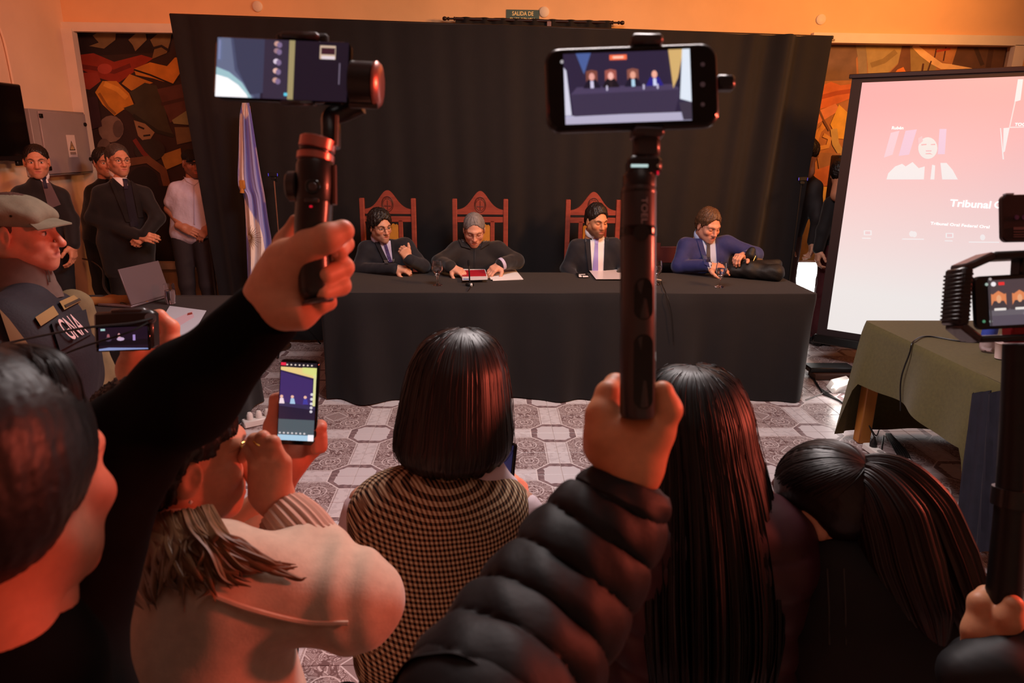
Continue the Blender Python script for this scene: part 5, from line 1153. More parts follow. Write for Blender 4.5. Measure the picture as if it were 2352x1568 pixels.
# man in the white shirt and cap
Y = 6.12; hx = WY(442, 540, Y)[0]; t = person('standing man in white short-sleeved shirt and black cap beside the curtain edge', (hx, Y))
hd, H = head(WY(443, 374, Y), 38, 6, 0, .98, skin=(150, 98, 76), stubble=(84, 56, 46), beard=.4)
J = stand_J(Y, (440, 412), (398, 424), (484, 424), ((WY(388, 480, Y), WY(418, 522, Y-.12)), (WY(496, 478, Y), WY(478, 524, Y-.1))), hx, .95)
hnds = [hand(WY(416, 521, Y-.12), V3(.9, -.1, -.35), V3(0, -.9, .4), V3(.3, 0, 1), 1.05, curl=(20, 30, 20)), hand(WY(478, 524, Y-.1), V3(-.6, -.1, -.6), V3(0, -.9, .3), V3(-.2, 0, 1), 1., curl=(20, 30, 20))]
JP, sk = dress_man(t, Y, J, M('white_cotton_shirt', (206, 200, 222), .8, bump=(40, .3, .01)), M('charcoal_trousers', (44, 38, 42), .8), hands=hnds, armr=(.062, .05, .046), tr=.108, seed=24, skin=(176, 118, 92), short=True, jname='shirt'); finish_body(t, hd, sk)
F_, pos, s = H
v, f = sdf_mesh([ell((0, -.02, .05), (.083, .102, .068), k=.02), rbx((0, -.02, -.045), (.2, .2, .07), .004, k=.01, op=1), cap((-.05, .07, .035), (.05, .07, .035), .02, .02, .02)], .004)
put('cap', (v*s)@F_.T+pos, f, M('black_cap_cloth', (16, 13, 13), .85), t)
b = MB(); xs = np.linspace(-.075, .075, 13); g = np.array([[[x, .06+r*(.07*(1-(x/.085)**2)), .030-.35*x*x*4*.3-.012*r] for x in xs] for r in np.linspace(0, 1, 5)]); b.grid((g.reshape(-1, 3)*s@F_.T+pos).reshape(g.shape)).put('cap_visor', M('black_cap_cloth', (0, 0, 0)), t)
for q in ([(420, 404), (436, 412), (442, 424), (428, 416)], [(446, 414), (462, 404), (458, 416), (446, 426)]): sheet_px(JP, q, Y-.1, MB(), 5, .006).put('collar', M('white_cotton_shirt', (0, 0, 0)), t)
sheet_px(JP, [(443, 424), (446, 424), (448, 515), (445, 515)], Y-.1, MB(), (2, 10), .003).put('placket', M('shirt_seam', (180, 172, 196), .8), t)
# ================================================================== PEOPLE BETWEEN CURTAIN AND SCREEN
Y = 6.15; hx = WY(1806, 520, Y)[0]; t = person('person in dark jacket bending away behind the curtain edge', (hx, Y))
hd, H = head(WY(1858, 352, Y), 160, 25, 0, .95, skin=(190, 130, 100)); 
J = dict(neck=WY(1852, 398, Y), shR=WY(1872, 430, Y-.05), shL=WY(1822, 425, Y+.05), hipR=V3(hx+.08, Y+.05, .95), hipL=V3(hx-.1, Y+.05, .95), arms=[(WY(1872, 430, Y-.05), WY(1878, 500, Y-.1), WY(1866, 555, Y-.05)), (WY(1822, 425, Y+.05), WY(1810, 500, Y), WY(1812, 560, Y))], knees=[V3(hx+.08, Y, .5), V3(hx-.1, Y, .5)], ankles=[V3(hx+.08, Y+.05, .1), V3(hx-.1, Y+.05, .1)], toe=V3(0, 1, 0))
JP, sk = dress_man(t, Y, J, M('charcoal_jacket', (46, 40, 42), .7), M('grey_trousers', (84, 66, 66), .8), res=.012, hands=[hand(WY(1866, 556, Y-.05), V3(0, 0, -1), V3(1, 0, 0), V3(0, -1, 0)), hand(WY(1812, 561, Y), V3(0, 0, -1), V3(-1, 0, 0), V3(0, -1, 0))], armr=(.06, .052, .046), tr=.1, seed=31); finish_body(t, hd, sk)
v, f = hair_cap(H, .012, .0, seed=15); put('hair', v, f, hair_dark, t)
Y = 5.85; hx = WY(1903, 560, Y)[0]; t = person('person in black top and burgundy skirt half behind the projection screen', (hx, Y))
hd, H = head(WY(1932, 400, Y), 150, 20, 0, .95, skin=(190, 130, 100))
J = dict(neck=WY(1930, 445, Y), shR=WY(1958, 470, Y), shL=WY(1912, 468, Y), hipR=V3(hx+.13, Y+.03, .9), hipL=V3(hx+.03, Y+.03, .9), arms=[(WY(1958, 470, Y), WY(1955, 540, Y), WY(1945, 600, Y)), (WY(1908, 470, Y), WY(1890, 530, Y-.04), WY(1880, 572, Y-.06))], knees=[V3(hx+.12, Y, .5), V3(hx+.02, Y, .5)], ankles=[V3(hx+.12, Y+.05, .1), V3(hx+.02, Y+.05, .1)], toe=V3(0, 1, 0))
JP, sk = dress_man(t, Y, J, suit_black, M('burgundy_cloth', (70, 22, 28), .85), res=.012, hands=[hand(WY(1945, 602, Y), V3(0, 0, -1), V3(1, 0, 0), V3(0, -1, 0)), hand(WY(1880, 574, Y-.06), V3(-.05, -.1, -1), V3(-1, 0, 0), V3(0, -1, 0))], armr=(.058, .05, .046), tr=.1, seed=32); finish_body(t, hd, sk)
v, f = hair_cap(H, .016, .0, seed=16); put('hair', v, f, hair_black, t)
v, f = limb_cloth([cap((hx+.10, Y+.03, .92), (hx+.10, Y+.02, .2), .12, .16, .05)], .014, .012, 26, 9); put('skirt', v, f, M('burgundy_cloth', (0, 0, 0)), t)
# ================================================================== FOREGROUND: HELD DEVICES
UPC, RTC, FWC = -CR[1], CR[0], CR[2]
scr_m = M('phone_screen_light', (255, 255, 255), .3, attr=True, emit=1.0)
gm_black = M('gimbal_black', (24, 22, 23), .35, coat=.2); gm_dark = M('gimbal_dark_grey', (52, 44, 44), .38, coat=.3); rose = M('rose_metal', (196, 130, 120), .3, metal=.8); gloss = M('glossy_black', (10, 9, 10), .1)
def device(parent, c, ux, uy, w, h, th=.0045, r=.012, mat=None, name='body'):
    un = np.cross(ux, uy); b = MB(); P = rrect(w, h, r)
    rows = [(th*-1, .0015), (-th*.6, 0), (th*.6, 0), (th, .0015)]
    V = [np.array(c)+un*z+np.array([(max(abs(x)-e, 0)*np.sign(x))*ux+(max(abs(y)-e, 0)*np.sign(y))*uy for x, y in P]) for z, e in rows]; n = len(P)
    b.add(np.vstack(V), [tuple(range(n))[::-1], tuple(range(3*n, 4*n))]+[(k*n+i, k*n+(i+1) % n, (k+1)*n+(i+1) % n, (k+1)*n+i) for k in range(3) for i in range(n)])
    return b.put(name, mat or gloss, parent)
def axes(p0, p1): a = unit(p1-p0); b_ = unit(UPC-a*np.dot(UPC, a)); return a, b_
def scene_on_screen(sx, sy, people, desk=(58, 50, 74), back=(44, 36, 60), floor=(170, 170, 196)):
    """a small view of the long table and the men, as polygons in unit coordinates 0..1"""
    q = lambda P: [(x*sx-sx/2, y*sy-sy/2) for x, y in P]
    o = [(back, q(rect(0, 0, 1, 1))), ((70, 92, 150), q([(.1, 1), (.22, 1), (.16, .7)])), (floor, q(rect(0, 0, 1, .12))), (desk, q([(.05, .42), (.92, .44), (.87, .13), (.07, .11)])), (tuple(int(c*1.25) for c in desk), q([(.05, .42), (.1, .52), (.86, .52), (.92, .44)]))]
    for x, chair, body, face, sh in people:
        if chair: o.append((chair, q([(x-.045, .55), (x-.045, .74), (x, .76), (x+.045, .74), (x+.045, .55)])))
        o.append((body, q([(x-.07, .5), (x-.035, .62), (x+.035, .62), (x+.07, .5)]))); o.append((face, q(oval(x, .66, .022, .055, 12)))); o.append((sh, q([(x-.012, .5), (x-.012, .6), (x+.012, .6), (x+.015, .5)])))
    return o, q
# ---- gimbal with grey handle (middle)
D2 = .70; k2 = D2/FPX
L2 = lambda x, y, dz=0: WD(x, y, D2+dz)
g2_ = thing('phone_gimbal', L2(1465, 960), 'black gimbal with long cylindrical handle held up in the middle', 'gimbal')
tc, bc = L2(1466, 432), L2(1464, 962); ax = unit(tc-bc); Hh = np.linalg.norm(tc-bc); sid = unit(RTC-ax*np.dot(RTC, ax)); fr = np.cross(sid, ax); Rg = np.stack([sid, -fr, ax], 1); rad = 40.5*k2
MB().lathe([(rad*.6, 0), (rad*.9, .002), (rad, .006), (rad, Hh-.004), (rad*.94, Hh), (rad*.4, Hh+.001)], bc, 40, Rg).put('handle', gm_dark, g2_)
hz_ = lambda py: np.dot(L2(1465, py)-bc, ax)
MB().lathe([(rad*1.003, hz_(545)), (rad*1.012, hz_(543)), (rad*1.012, hz_(524)), (rad*1.003, hz_(522))], bc, 40, Rg, cap=False).put('band', gloss, g2_)
MB().lathe([(rad*1.003, hz_(447)), (rad*1.006, hz_(446)), (rad*1.006, hz_(442)), (rad*1.003, hz_(441))], bc, 40, Rg, cap=False).put('band', gm_black, g2_)
pan = [(x, y) for x, y in rrect(.0098, hz_(642)/2-hz_(735)/2, .0095, 8)]
def on_handle(poly, zc, off, name, mat, th=.0012):
    b = MB(); P = np.array(poly); top = [bc+ax*(zc+y)+Rg@V3(0, 0, 0)+sid*x+fr*(math.sqrt(max(rad**2-x**2, 0))+off) for x, y in P]; bot = [q_-fr*(th+.002) for q_ in top]; n = len(P)
    b.add(np.array(top+bot), [tuple(range(n)), tuple(range(n, 2*n))[::-1]]+[((i+1) % n, i, n+i, n+(i+1) % n) for i in range(n)]); return b.put(name, mat, g2_)
on_handle([(x+.003, y) for x, y in pan], (hz_(642)+hz_(735))/2, .0006, 'button_panel', gloss)
on_handle([(x+.003, y) for x, y in rrect(.010, (hz_(768)-hz_(935))/2, .0095, 8)], (hz_(768)+hz_(935))/2, .0008, 'control_panel', gloss)
on_handle(rrect(.008, .008, .0079, 6), hz_(540), .002, 'round_button', gm_black)
tx = text_mesh('brand_lettering', 'TOEL', M('faded_print', (190, 160, 160), .5), g2_, bc+ax*hz_(491)+fr*(rad+.0005)+sid*.0025, -ax, sid, .0062, width=.026)
b = MB(); b.lathe([(.017, 0), (.017, .012), (.012, .018), (.012, .03)], L2(1468, 432), 20, Rg).put('neck', gm_black, g2_)
MB().box(L2(1478, 385, .0), (38*k2, .013, 22*k2), Rg, .004).put('tilt_motor', gm_black, g2_)
MB().box(L2(1484, 338, .004), (30*k2, .009, 30*k2), Rg, .004).put('arm', gm_dark, g2_)
MB().box(L2(1469, 380.5, -.0135), (19*k2, .0006, 3*k2), Rg).put('indicator', M('cool_led', (190, 225, 225), .4, emit=.8), g2_, False)
MB().box(L2(1511, 397, -.0135), (2*k2, .0006, 4*k2), Rg).put('record_light', M('red_led', (220, 20, 50), .4, emit=.8), g2_, False)
MB().tube([L2(1505, 380, -.005), L2(1512, 380, -.016)], 4*k2, 8).put('screw', M('bright_screw', (190, 186, 184), .25, metal=1), g2_)
MB().box(L2(1483, 98), (36*k2, .012, 12*k2), Rg, .003).put('clamp_jaw', gm_dark, g2_); MB().box(L2(1486, 308), (36*k2, .012, 12*k2), Rg, .003).put('clamp_jaw', gm_dark, g2_)
MB().box(L2(1486, 200, .014), (14*k2, .004, 108*k2), Rg, .002).put('clamp_spine', gm_black, g2_)
MB().box(L2(1664, 192, .004), (22*k2, .007, 17*k2), Rg, .003).put('side_button', gm_black, g2_)
pc2 = L2(1450, 204, -.004); ux, uy = axes(L2(1258, 208), L2(1645, 194)); ux = unit(ux+.0*uy)
ph2 = thing('mobile_phone', pc2, 'large phone in a black case filming the table, on the middle gimbal', 'phone')
device(ph2, pc2, ux, uy, 193*k2, 92*k2, .005, .014, gloss); device(ph2, pc2-np.cross(ux, uy)*.001, ux, uy, 196*k2, 95*k2, .005, .015, gm_black, 'case')
un = np.cross(ux, uy); c = L2(1441, 200, -.0095)
o, q = scene_on_screen(286*k2, 160*k2, [(.22, (120, 70, 60), (30, 24, 40), (220, 160, 150), (200, 200, 230)), (.37, (150, 84, 76), (28, 22, 30), (235, 180, 170), (40, 30, 36)), (.545, (130, 80, 70), (30, 26, 44), (220, 160, 140), (170, 210, 235)), (.715, None, (40, 34, 130), (230, 170, 150), (200, 210, 240))])
o += [((200, 205, 225), q([(0, .12), (0, .8), (.02, .75), (.05, .12)])), ((200, 170, 110), q([(.83, 1), (.95, 1), (.9, .6), (.86, .45)])), ((40, 36, 56), q([(.88, .5), (.93, .75), (.95, .7), (.95, .35)])), ((210, 226, 240), q([(.94, 1), (1, 1), (1, .25), (.91, .3)])), ((60, 54, 70), q([(.9, .25), (1, .25), (1, .0), (.93, .0)])), ((236, 110, 70), q(rect(.365, .88, .5, .95))), ((250, 200, 180), q(rect(.39, .9, .475, .93)))]
for gx in (.33, .62, .73): o.append(((190, 190, 215), q(rect(gx, .45, gx+.012, .52))))
picture('screen_image', o, scr_m, ph2, c, ux*1.0, uy, .00008)
for yy, s in ((148, 5), (194, 6), (240, 5)): MB().lathe([(s*k2, 0), (s*k2, .0003), (.0001, .0004)], L2(1614, yy, -.0092), 12, np.stack([ux, uy, un], 1)).put('soft_key', M('key_grey', (120, 120, 140), .5), ph2)
MB().lathe([(4*k2, 0), (4*k2, .0003), (.0001, .0004)], L2(1291, 142, -.0092), 12, np.stack([ux, uy, un], 1)).put('sensor', M('key_white', (220, 230, 240), .4, emit=.4), ph2)
# ---- gimbal on the left
D1 = .77; k1 = D1/FPX
L1 = lambda x, y, dz=0: WD(x, y, D1+dz)
g1 = thing('phone_gimbal', L1(722, 690), 'compact black gimbal with rose metal ring held up on the left', 'gimbal')
def cylc(a, b_, r, n=28, prof=None):
    A = unit(b_-a); u_ = unit(np.cross(A, (0, 0, 1) if abs(A[2]) < .9 else (0, 1, 0))); R_ = np.stack([u_, np.cross(A, u_), A], 1); Ln = np.linalg.norm(b_-a)
    return MB().lathe([(r*.9, 0), (r, min(.0015, Ln*.2)), (r, Ln-min(.0015, Ln*.2)), (r*.9, Ln)] if prof is None else [(x*r, z*Ln) for x, z in prof], a, n, R_)
cylc(L1(806, 192), L1(862, 195), 50*k1).put('roll_motor', gm_black, g1); cylc(L1(862, 195), L1(878, 196), 50*k1, prof=[(1.02, 0), (1.04, .3), (.9, .8), (.6, 1)]).put('motor_cover', rose, g1)
cylc(L1(803, 240, -.003), L1(868, 243, -.003), 8*k1).put('motor_trim', gm_dark, g1)
MB().tube(spline([L1(830, 240, .012), L1(790, 258, .016), L1(762, 268, .012), L1(760, 300, .006), L1(760, 338, .004)], 20), .0085, 10, flat=1.3).put('arm', gm_black, g1)
MB().tube([L1(774, 265, -.002), L1(772, 335, -.002)], .0022, 8).put('arm_edge', M('chrome_edge', (190, 150, 140), .2, metal=1), g1)
cylc(L1(727, 346), L1(732, 318), 41*k1).put('yaw_motor', rose, g1); cylc(L1(726, 352), L1(727, 345), 38*k1).put('groove', gm_black, g1); cylc(L1(724, 372), L1(726, 352), 42*k1).put('ring', rose, g1)
cylc(L1(722, 470), L1(724, 371), 43*k1, prof=[(.9, 0), (.98, .1), (1, .5), (.98, .9), (.9, 1)]).put('control_head', gm_black, g1)
MB().tube([L1(766, 380, -.002), L1(767, 470, -.002)], .0035, 8).put('side_trim', M('side_trim_bronze', (96, 66, 54), .35, metal=.6), g1)
cylc(L1(662, 428, .0), L1(686, 428, .0), 34*k1).put('focus_wheel', gm_dark, g1)
cylc(L1(718, 428, -.021), L1(718, 428, -.026), 17*k1).put('joystick', gloss, g1); cylc(L1(718, 428, -.026), L1(718, 428, -.029), 9*k1).put('joystick_cap', gm_dark, g1)
MB().box(L1(716, 460, -.021), (16*k1, .002, 5*k1), None, .001).put('button', gm_dark, g1)
MB().box(L1(714, 474, -.021), (2.5*k1, .0008, 2*k1)).put('indicator', M('red_led', (0, 0, 0)), g1, False)
MB().tube(spline([L1(722, 465), L1(718, 540), L1(722, 620), L1(728, 686)], 20), [.0205]*4+list(np.linspace(.0205, .0185, 14))+[.017, .013], 20).put('grip', gm_black, g1)
cylc(L1(729, 686), L1(731, 697), 36*k1).put('end_cap', gm_dark, g1)
MB().box(L1(692, 84), (43*k1, .012, 8*k1), None, .003).put('clamp_jaw', gm_dark, g1); MB().box(L1(686, 237), (40*k1, .012, 6*k1), None, .003).put('clamp_jaw', gm_dark, g1); MB().box(L1(700, 160, .012), (60*k1, .004, 78*k1), None, .003).put('clamp_back', gm_black, g1)
pc1 = L1(652, 164, -.003); ux, uy = axes(L1(500, 157), L1(806, 170)); un = np.cross(ux, uy)
ph1 = thing('mobile_phone', pc1, 'phone with dark screen and bright corner on the left gimbal', 'phone')
device(ph1, pc1, ux, uy, 155*k1, 71*k1, .0045, .009, gloss)
W, Hs = 298*k1, 134*k1; q = lambda P: [((x-.5)*W, (.5-y)*Hs) for x, y in P]
o = [((38, 30, 46), q(rect(0, 0, 1, 1))), ((70, 76, 104), q(rect(.0, .0, .34, 1))), ((96, 106, 134), q([(0, 0), (.1, 0), (.14, .55), (.3, 1), (0, 1)])), ((58, 60, 84), q([(.12, .0), (.36, 0), (.38, .9), (.26, .95), (.16, .5)])), ((52, 44, 62), q(rect(.36, 0, .545, 1))), ((150, 140, 100), q(rect(.548, .0, .592, 1))), ((30, 22, 34), q(rect(.592, 0, 1, 1))), ((150, 190, 200), q([(0, .5), (.1, .58), (.2, .75), (.28, 1), (0, 1)])), ((248, 252, 255), q([(0, .63), (.09, .68), (.17, .79), (.235, .94), (.25, 1), (0, 1)]))]
for y0, col in ((.02, (190, 150, 140)), (.14, (150, 120, 130)), (.32, (210, 200, 220)), (.48, (220, 180, 170)), (.64, (190, 150, 140))): o.append((col, q(oval(.455, y0+.05, .022, .045, 10)))); o.append(((120, 104, 140), q(oval(.475, y0+.07, .02, .05, 10))))
o += [((190, 170, 150), q(rect(.785, .07, .905, .30))), ((60, 30, 40), q(rect(.795, .11, .9, .22))), ((214, 206, 214), q(rect(.8, .25, .9, .3))), ((90, 200, 230), q(rect(.525, .9, .55, .95))), ((100, 92, 110), q(rect(.935, .36, .945, .72))), ((120, 130, 170), q(rect(.015, .05, .03, .38)))]
picture('screen_image', o, scr_m, ph1, L1(648, 160, -.0085), ux, uy, .00008)
# ---- upright phone of the brown-haired woman
D3 = 1.2; k3 = D3/FPX; L3 = lambda x, y, dz=0: WD(x, y, D3+dz)
pc3 = L3(686, 923); ux = unit(L3(727, 923)-L3(642, 919)); uy = unit(L3(684, 828)-L3(686, 1020)); uy = unit(uy-ux*np.dot(uy, ux)); ph3 = thing('mobile_phone', pc3, 'upright phone streaming the table, held by the woman in the cream sweater', 'phone')
device(ph3, pc3, ux, uy, 45*k3, 98*k3, .0045, .009, gloss)
W, Hs = 82*k3, 178*k3; q = lambda P: [((x-.5)*W, (.5-y)*Hs) for x, y in P]
o = [((44, 34, 74), q(rect(0, 0, 1, 1))), ((30, 26, 36), q(rect(0, 0, 1, .06))), ((214, 196, 130), q([(0, .06), (1, .07), (1, .2), (0, .1)])), ((200, 214, 130), q([(.6, .06), (1, .06), (1, .17), (.6, .13)])), ((60, 44, 100), q([(0, .12), (.9, .22), (.9, .55), (0, .55)])), ((34, 30, 52), q(rect(0, .54, 1, .74))), ((50, 46, 80), q([(0, .5), (1, .56), (1, .6), (0, .56)])), ((70, 88, 96), q(rect(0, .73, 1, .93))), ((150, 196, 220), q(rect(0, .93, 1, 1))), ((226, 236, 244), q(rect(.84, .92, 1, 1))), ((200, 210, 150), q(rect(.93, .15, 1, .55))), ((220, 40, 70), q(rect(0.0, .005, .14, .04)))]
for x, cb in ((.06, (220, 210, 220)), (.36, (150, 190, 220)), (.72, (60, 60, 150))): o += [((220, 180, 160), q(oval(x, .44, .045, .02, 8))), (cb, q([(x-.06, .53), (x-.04, .46), (x+.05, .46), (x+.09, .53)]))]
for y in (.4, .46, .52, .57, .62): o.append(((200, 206, 216), q(oval(.9, y, .04, .018, 10))))
for x in np.linspace(.06, .75, 7): o.append(((190, 196, 200), q(oval(x, .905, .03, .012, 8)))); o.append(((220, 210, 200), q(oval(x+.12, .03, .025, .01, 8))))
picture('screen_image', o, scr_m, ph3, L3(683, 922, -.0055), ux, uy, .00008)
# ---- compact camera on the left
D4 = 1.3; k4 = D4/FPX; L4 = lambda x, y, dz=0: WD(x, y, D4+dz); ux, uy = axes(L4(225, 775), L4(360, 770)); un = np.cross(ux, uy); R4 = np.stack([ux, -un, uy], 1)
cam4 = thing('compact_camera', L4(290, 805), 'small black camera with lit screen held up beside the soldier', 'camera')
MB().box(L4(292, 758, .01), (68*k4, .016, 44*k4), R4, .006).put('body', gm_black, cam4); MB().box(L4(300, 718, .012), (40*k4, .014, 10*k4), R4, .004).put('top_plate', gm_dark, cam4)
MB().box(L4(283, 776, -.008), (62*k4, .003, 30*k4), R4, .002).put('screen_frame', gloss, cam4); cylc(L4(345, 735, -.004), L4(345, 728, -.012), 12*k4).put('dial', gm_dark, cam4)
W, Hs = 112*k4, 52*k4; q = lambda P: [((x-.5)*W, (.5-y)*Hs) for x, y in P]
picture('screen_image', [((26, 16, 30), q(rect(0, 0, 1, 1))), ((16, 12, 20), q(rect(0, .55, 1, .8))), ((120, 140, 190), q([(0, .93), (.2, .88), (1, .95), (1, 1), (0, 1)])), ((150, 90, 100), q(oval(.2, .4, .03, .12, 8))), ((60, 50, 70), q(oval(.2, .52, .07, .1, 8))), ((200, 150, 150), q(oval(.42, .38, .03, .12, 8))), ((180, 160, 190), q(oval(.45, .52, .08, .08, 8))), ((150, 130, 190), q(rect(.7, .35, .75, .6))), ((150, 190, 190), q(rect(.05, .05, .14, .14)))], scr_m, cam4, L4(283, 777, -.0115), ux, uy, .00008)
MB().tube(spline([L4(350, 730, -.01), L4(300, 742, -.03), L4(200, 752, -.03), L4(90, 772, .0), L4(-40, 800, .05)], 40), .005, 6, flat=.4).put('strap', M('strap_black', (14, 12, 13), .7), cam4)
MB().tube(spline([L4(340, 740, -.02), L4(290, 765, -.04), L4(180, 800, -.03), L4(60, 850, .0)], 40), .004, 6, flat=.4).put('strap', M('strap_black', (0, 0, 0)), cam4)
# ---- phone rig on the right
D5 = 1.0; k5 = D5/FPX; L5 = lambda x, y, dz=0: WD(x, y, D5+dz)
rig = thing('phone_cage', L5(2320, 790), 'black phone cage with ribbed side grip at the right edge of the photo', 'phone cage')
def bar(a, b_, w, dpt, name, mat=gm_black, bev=.003):
    A = unit(b_-a); n_ = unit(FWC-A*np.dot(FWC, A)); s_ = np.cross(A, n_); return MB().box((a+b_)/2, (np.linalg.norm(b_-a)/2+w*.4, w, dpt), np.stack([A, s_, n_], 1), bev).put(name, mat, rig)
xr = 2580
bar(L5(2268, 590, .01), L5(xr-72, 580, .01), .006, .02, 'top_bar'); bar(L5(2205, 616, .01), L5(2264, 590, .01), .006, .02, 'corner_bar', gm_dark); bar(L5(2203, 622, .01), L5(2193, 742, .01), .008, .022, 'grip'); bar(L5(2194, 748, .01), L5(2232, 778, .01), .006, .02, 'corner_bar', gm_dark); bar(L5(2236, 779, .01), L5(xr-60, 768, .01), .005, .02, 'bottom_bar')
bar(L5(xr, 616, .01), L5(xr-64, 586, .01), .006, .02, 'corner_bar', gm_dark); bar(L5(xr, 622, .01), L5(xr+8, 742, .01), .008, .022, 'grip'); bar(L5(xr+8, 748, .01), L5(xr-50, 774, .01), .006, .02, 'corner_bar', gm_dark)
for i in range(12):
    y = 632+9.2*i; x = 2202-(y-622)*.083; MB().box(L5(x, y, .010), (.0084, .0224, .0016), np.stack([RTC, FWC, UPC], 1), .0008).put('grip_rib', gm_black, rig)
bar(L5(2345, 590, .012), L5(2342, 640, .012), .008, .012, 'clamp_post'); bar(L5(2330, 752, .012), L5(2330, 780, .012), .012, .012, 'clamp_post', M('red_clamp', (170, 30, 36), .4))
pcr = L5(2360, 690, -.004); ux, uy = axes(L5(2238, 695), L5(2480, 682)); un = np.cross(ux, uy)
ph5 = thing('mobile_phone', pcr, 'phone in the cage streaming two carved chairs, at the right edge', 'phone'); device(ph5, pcr, ux, uy, 124*k5, 61*k5, .0045, .009, gm_black)
W, Hs = 190*k5, 104*k5; c = L5(2367, 691, -.0095); q = lambda P: [((x-.5)*W, (.5-y)*Hs) for x, y in P]
o = [((74, 62, 66), q(rect(0, 0, 1, 1))), ((96, 92, 100), q(rect(0, .64, 1, 1))), ((84, 78, 90), q(rect(0, .78, 1, 1)))]
for x in (.12, .37, .62): o += [((206, 128, 84), q([(x-.09, .62), (x-.09, .3), (x-.07, .32), (x, .24), (x+.07, .32), (x+.09, .3), (x+.09, .62)])), ((66, 58, 62), q([(x-.12, .66), (x-.06, .46), (x+.06, .46), (x+.12, .66)])), ((214, 160, 120), q(oval(x+.0, .42, .03, .09, 10))), ((220, 220, 216), q(rect(x-.06, .62, x+.08, .67)))]
o += [((230, 230, 236), q(oval(.06, .09, .03, .05, 12))), ((220, 50, 50), q(rect(.12, .055, .19, .12))), ((60, 56, 60), q(rect(0, .0, .02, 1))), ((120, 112, 122), q(rect(.4, .73, .6, .79)))]
picture('screen_image', o, scr_m, ph5, c, ux, uy, .00008)
for yy, xx, col in ((641, 2274, (200, 200, 200)), ((653), 2266, (190, 230, 220)), (738, 2260, (90, 170, 130)), (738, 2276, (180, 200, 190))): MB().lathe([(3.5*k5, 0), (3.5*k5, .0003), (.0001, .0004)], L5(xx, yy, -.0095), 10, np.stack([ux, uy, un], 1)).put('status_icon', M('icon_%d' % col[0], col, .5, emit=.5), ph5)
mp = thing('monopod', L5(2306, 1420, .05), 'thick black monopod pole rising to the phone cage at the right edge', 'monopod')
MB().tube(spline([L5(2332, 790, .012), L5(2330, 950, .02), L5(2322, 1150, .03), L5(2308, 1330, .04), L5(2300, 1430, .045), L5(2296, 1478, .05)], 40), list(np.linspace(.016, .024, 26))+list(np.linspace(.024, .018, 14)), 18).put('pole', M('monopod_black', (13, 11, 12), .45), mp)
MB().tube([L5(2324, 1120, .03), L5(2320, 1160, .032)], .0255, 18).put('lock_collar', gm_black, mp)
D6 = 1.07; k6 = D6/FPX; L6 = lambda x, y, dz=0: WD(x, y, D6+dz); pc6 = L6(2415, 500); ux, uy = axes(L6(2297, 503), L6(2500, 499)); un = np.cross(ux, uy)
ph6 = thing('mobile_phone', pc6, 'dark phone with two purple dots above the phone cage', 'phone'); device(ph6, pc6, ux, uy+.0*ux, 118*k6, 54*k6, .005, .009, M('dark_phone_case', (46, 34, 36), .35))
for x in (2335, 2352, 2369): MB().lathe([(5.5*k6, 0), (5.5*k6, .0004), (.0001, .0005)], L6(x, 499, -.0058), 14, np.stack([ux, uy, un], 1)).put('lens_dot', M('purple_dot', (92, 62, 110), .4), ph6)
for i, y in enumerate((524, 532, 538, 543)): MB().box(L6(2362, y, -.0056), (34*k6, .0003, (3.2 if i == 0 else 1.1)*k6), np.stack([ux, -un, uy], 1)).put('print_line', M('print_brown', (124, 92, 92), .6), ph6, False)
MB().box(L6(2316, 446, -.001), (9*k6, .004, 1.6*k6), np.stack([ux, -un, uy], 1)).put('side_key', M('key_pale', (200, 214, 230), .3), ph6, False)
MB().tube([L6(2440, 545, .01), L5(2440, 585, .01)], .008, 10).put('mount', gm_black, ph6)
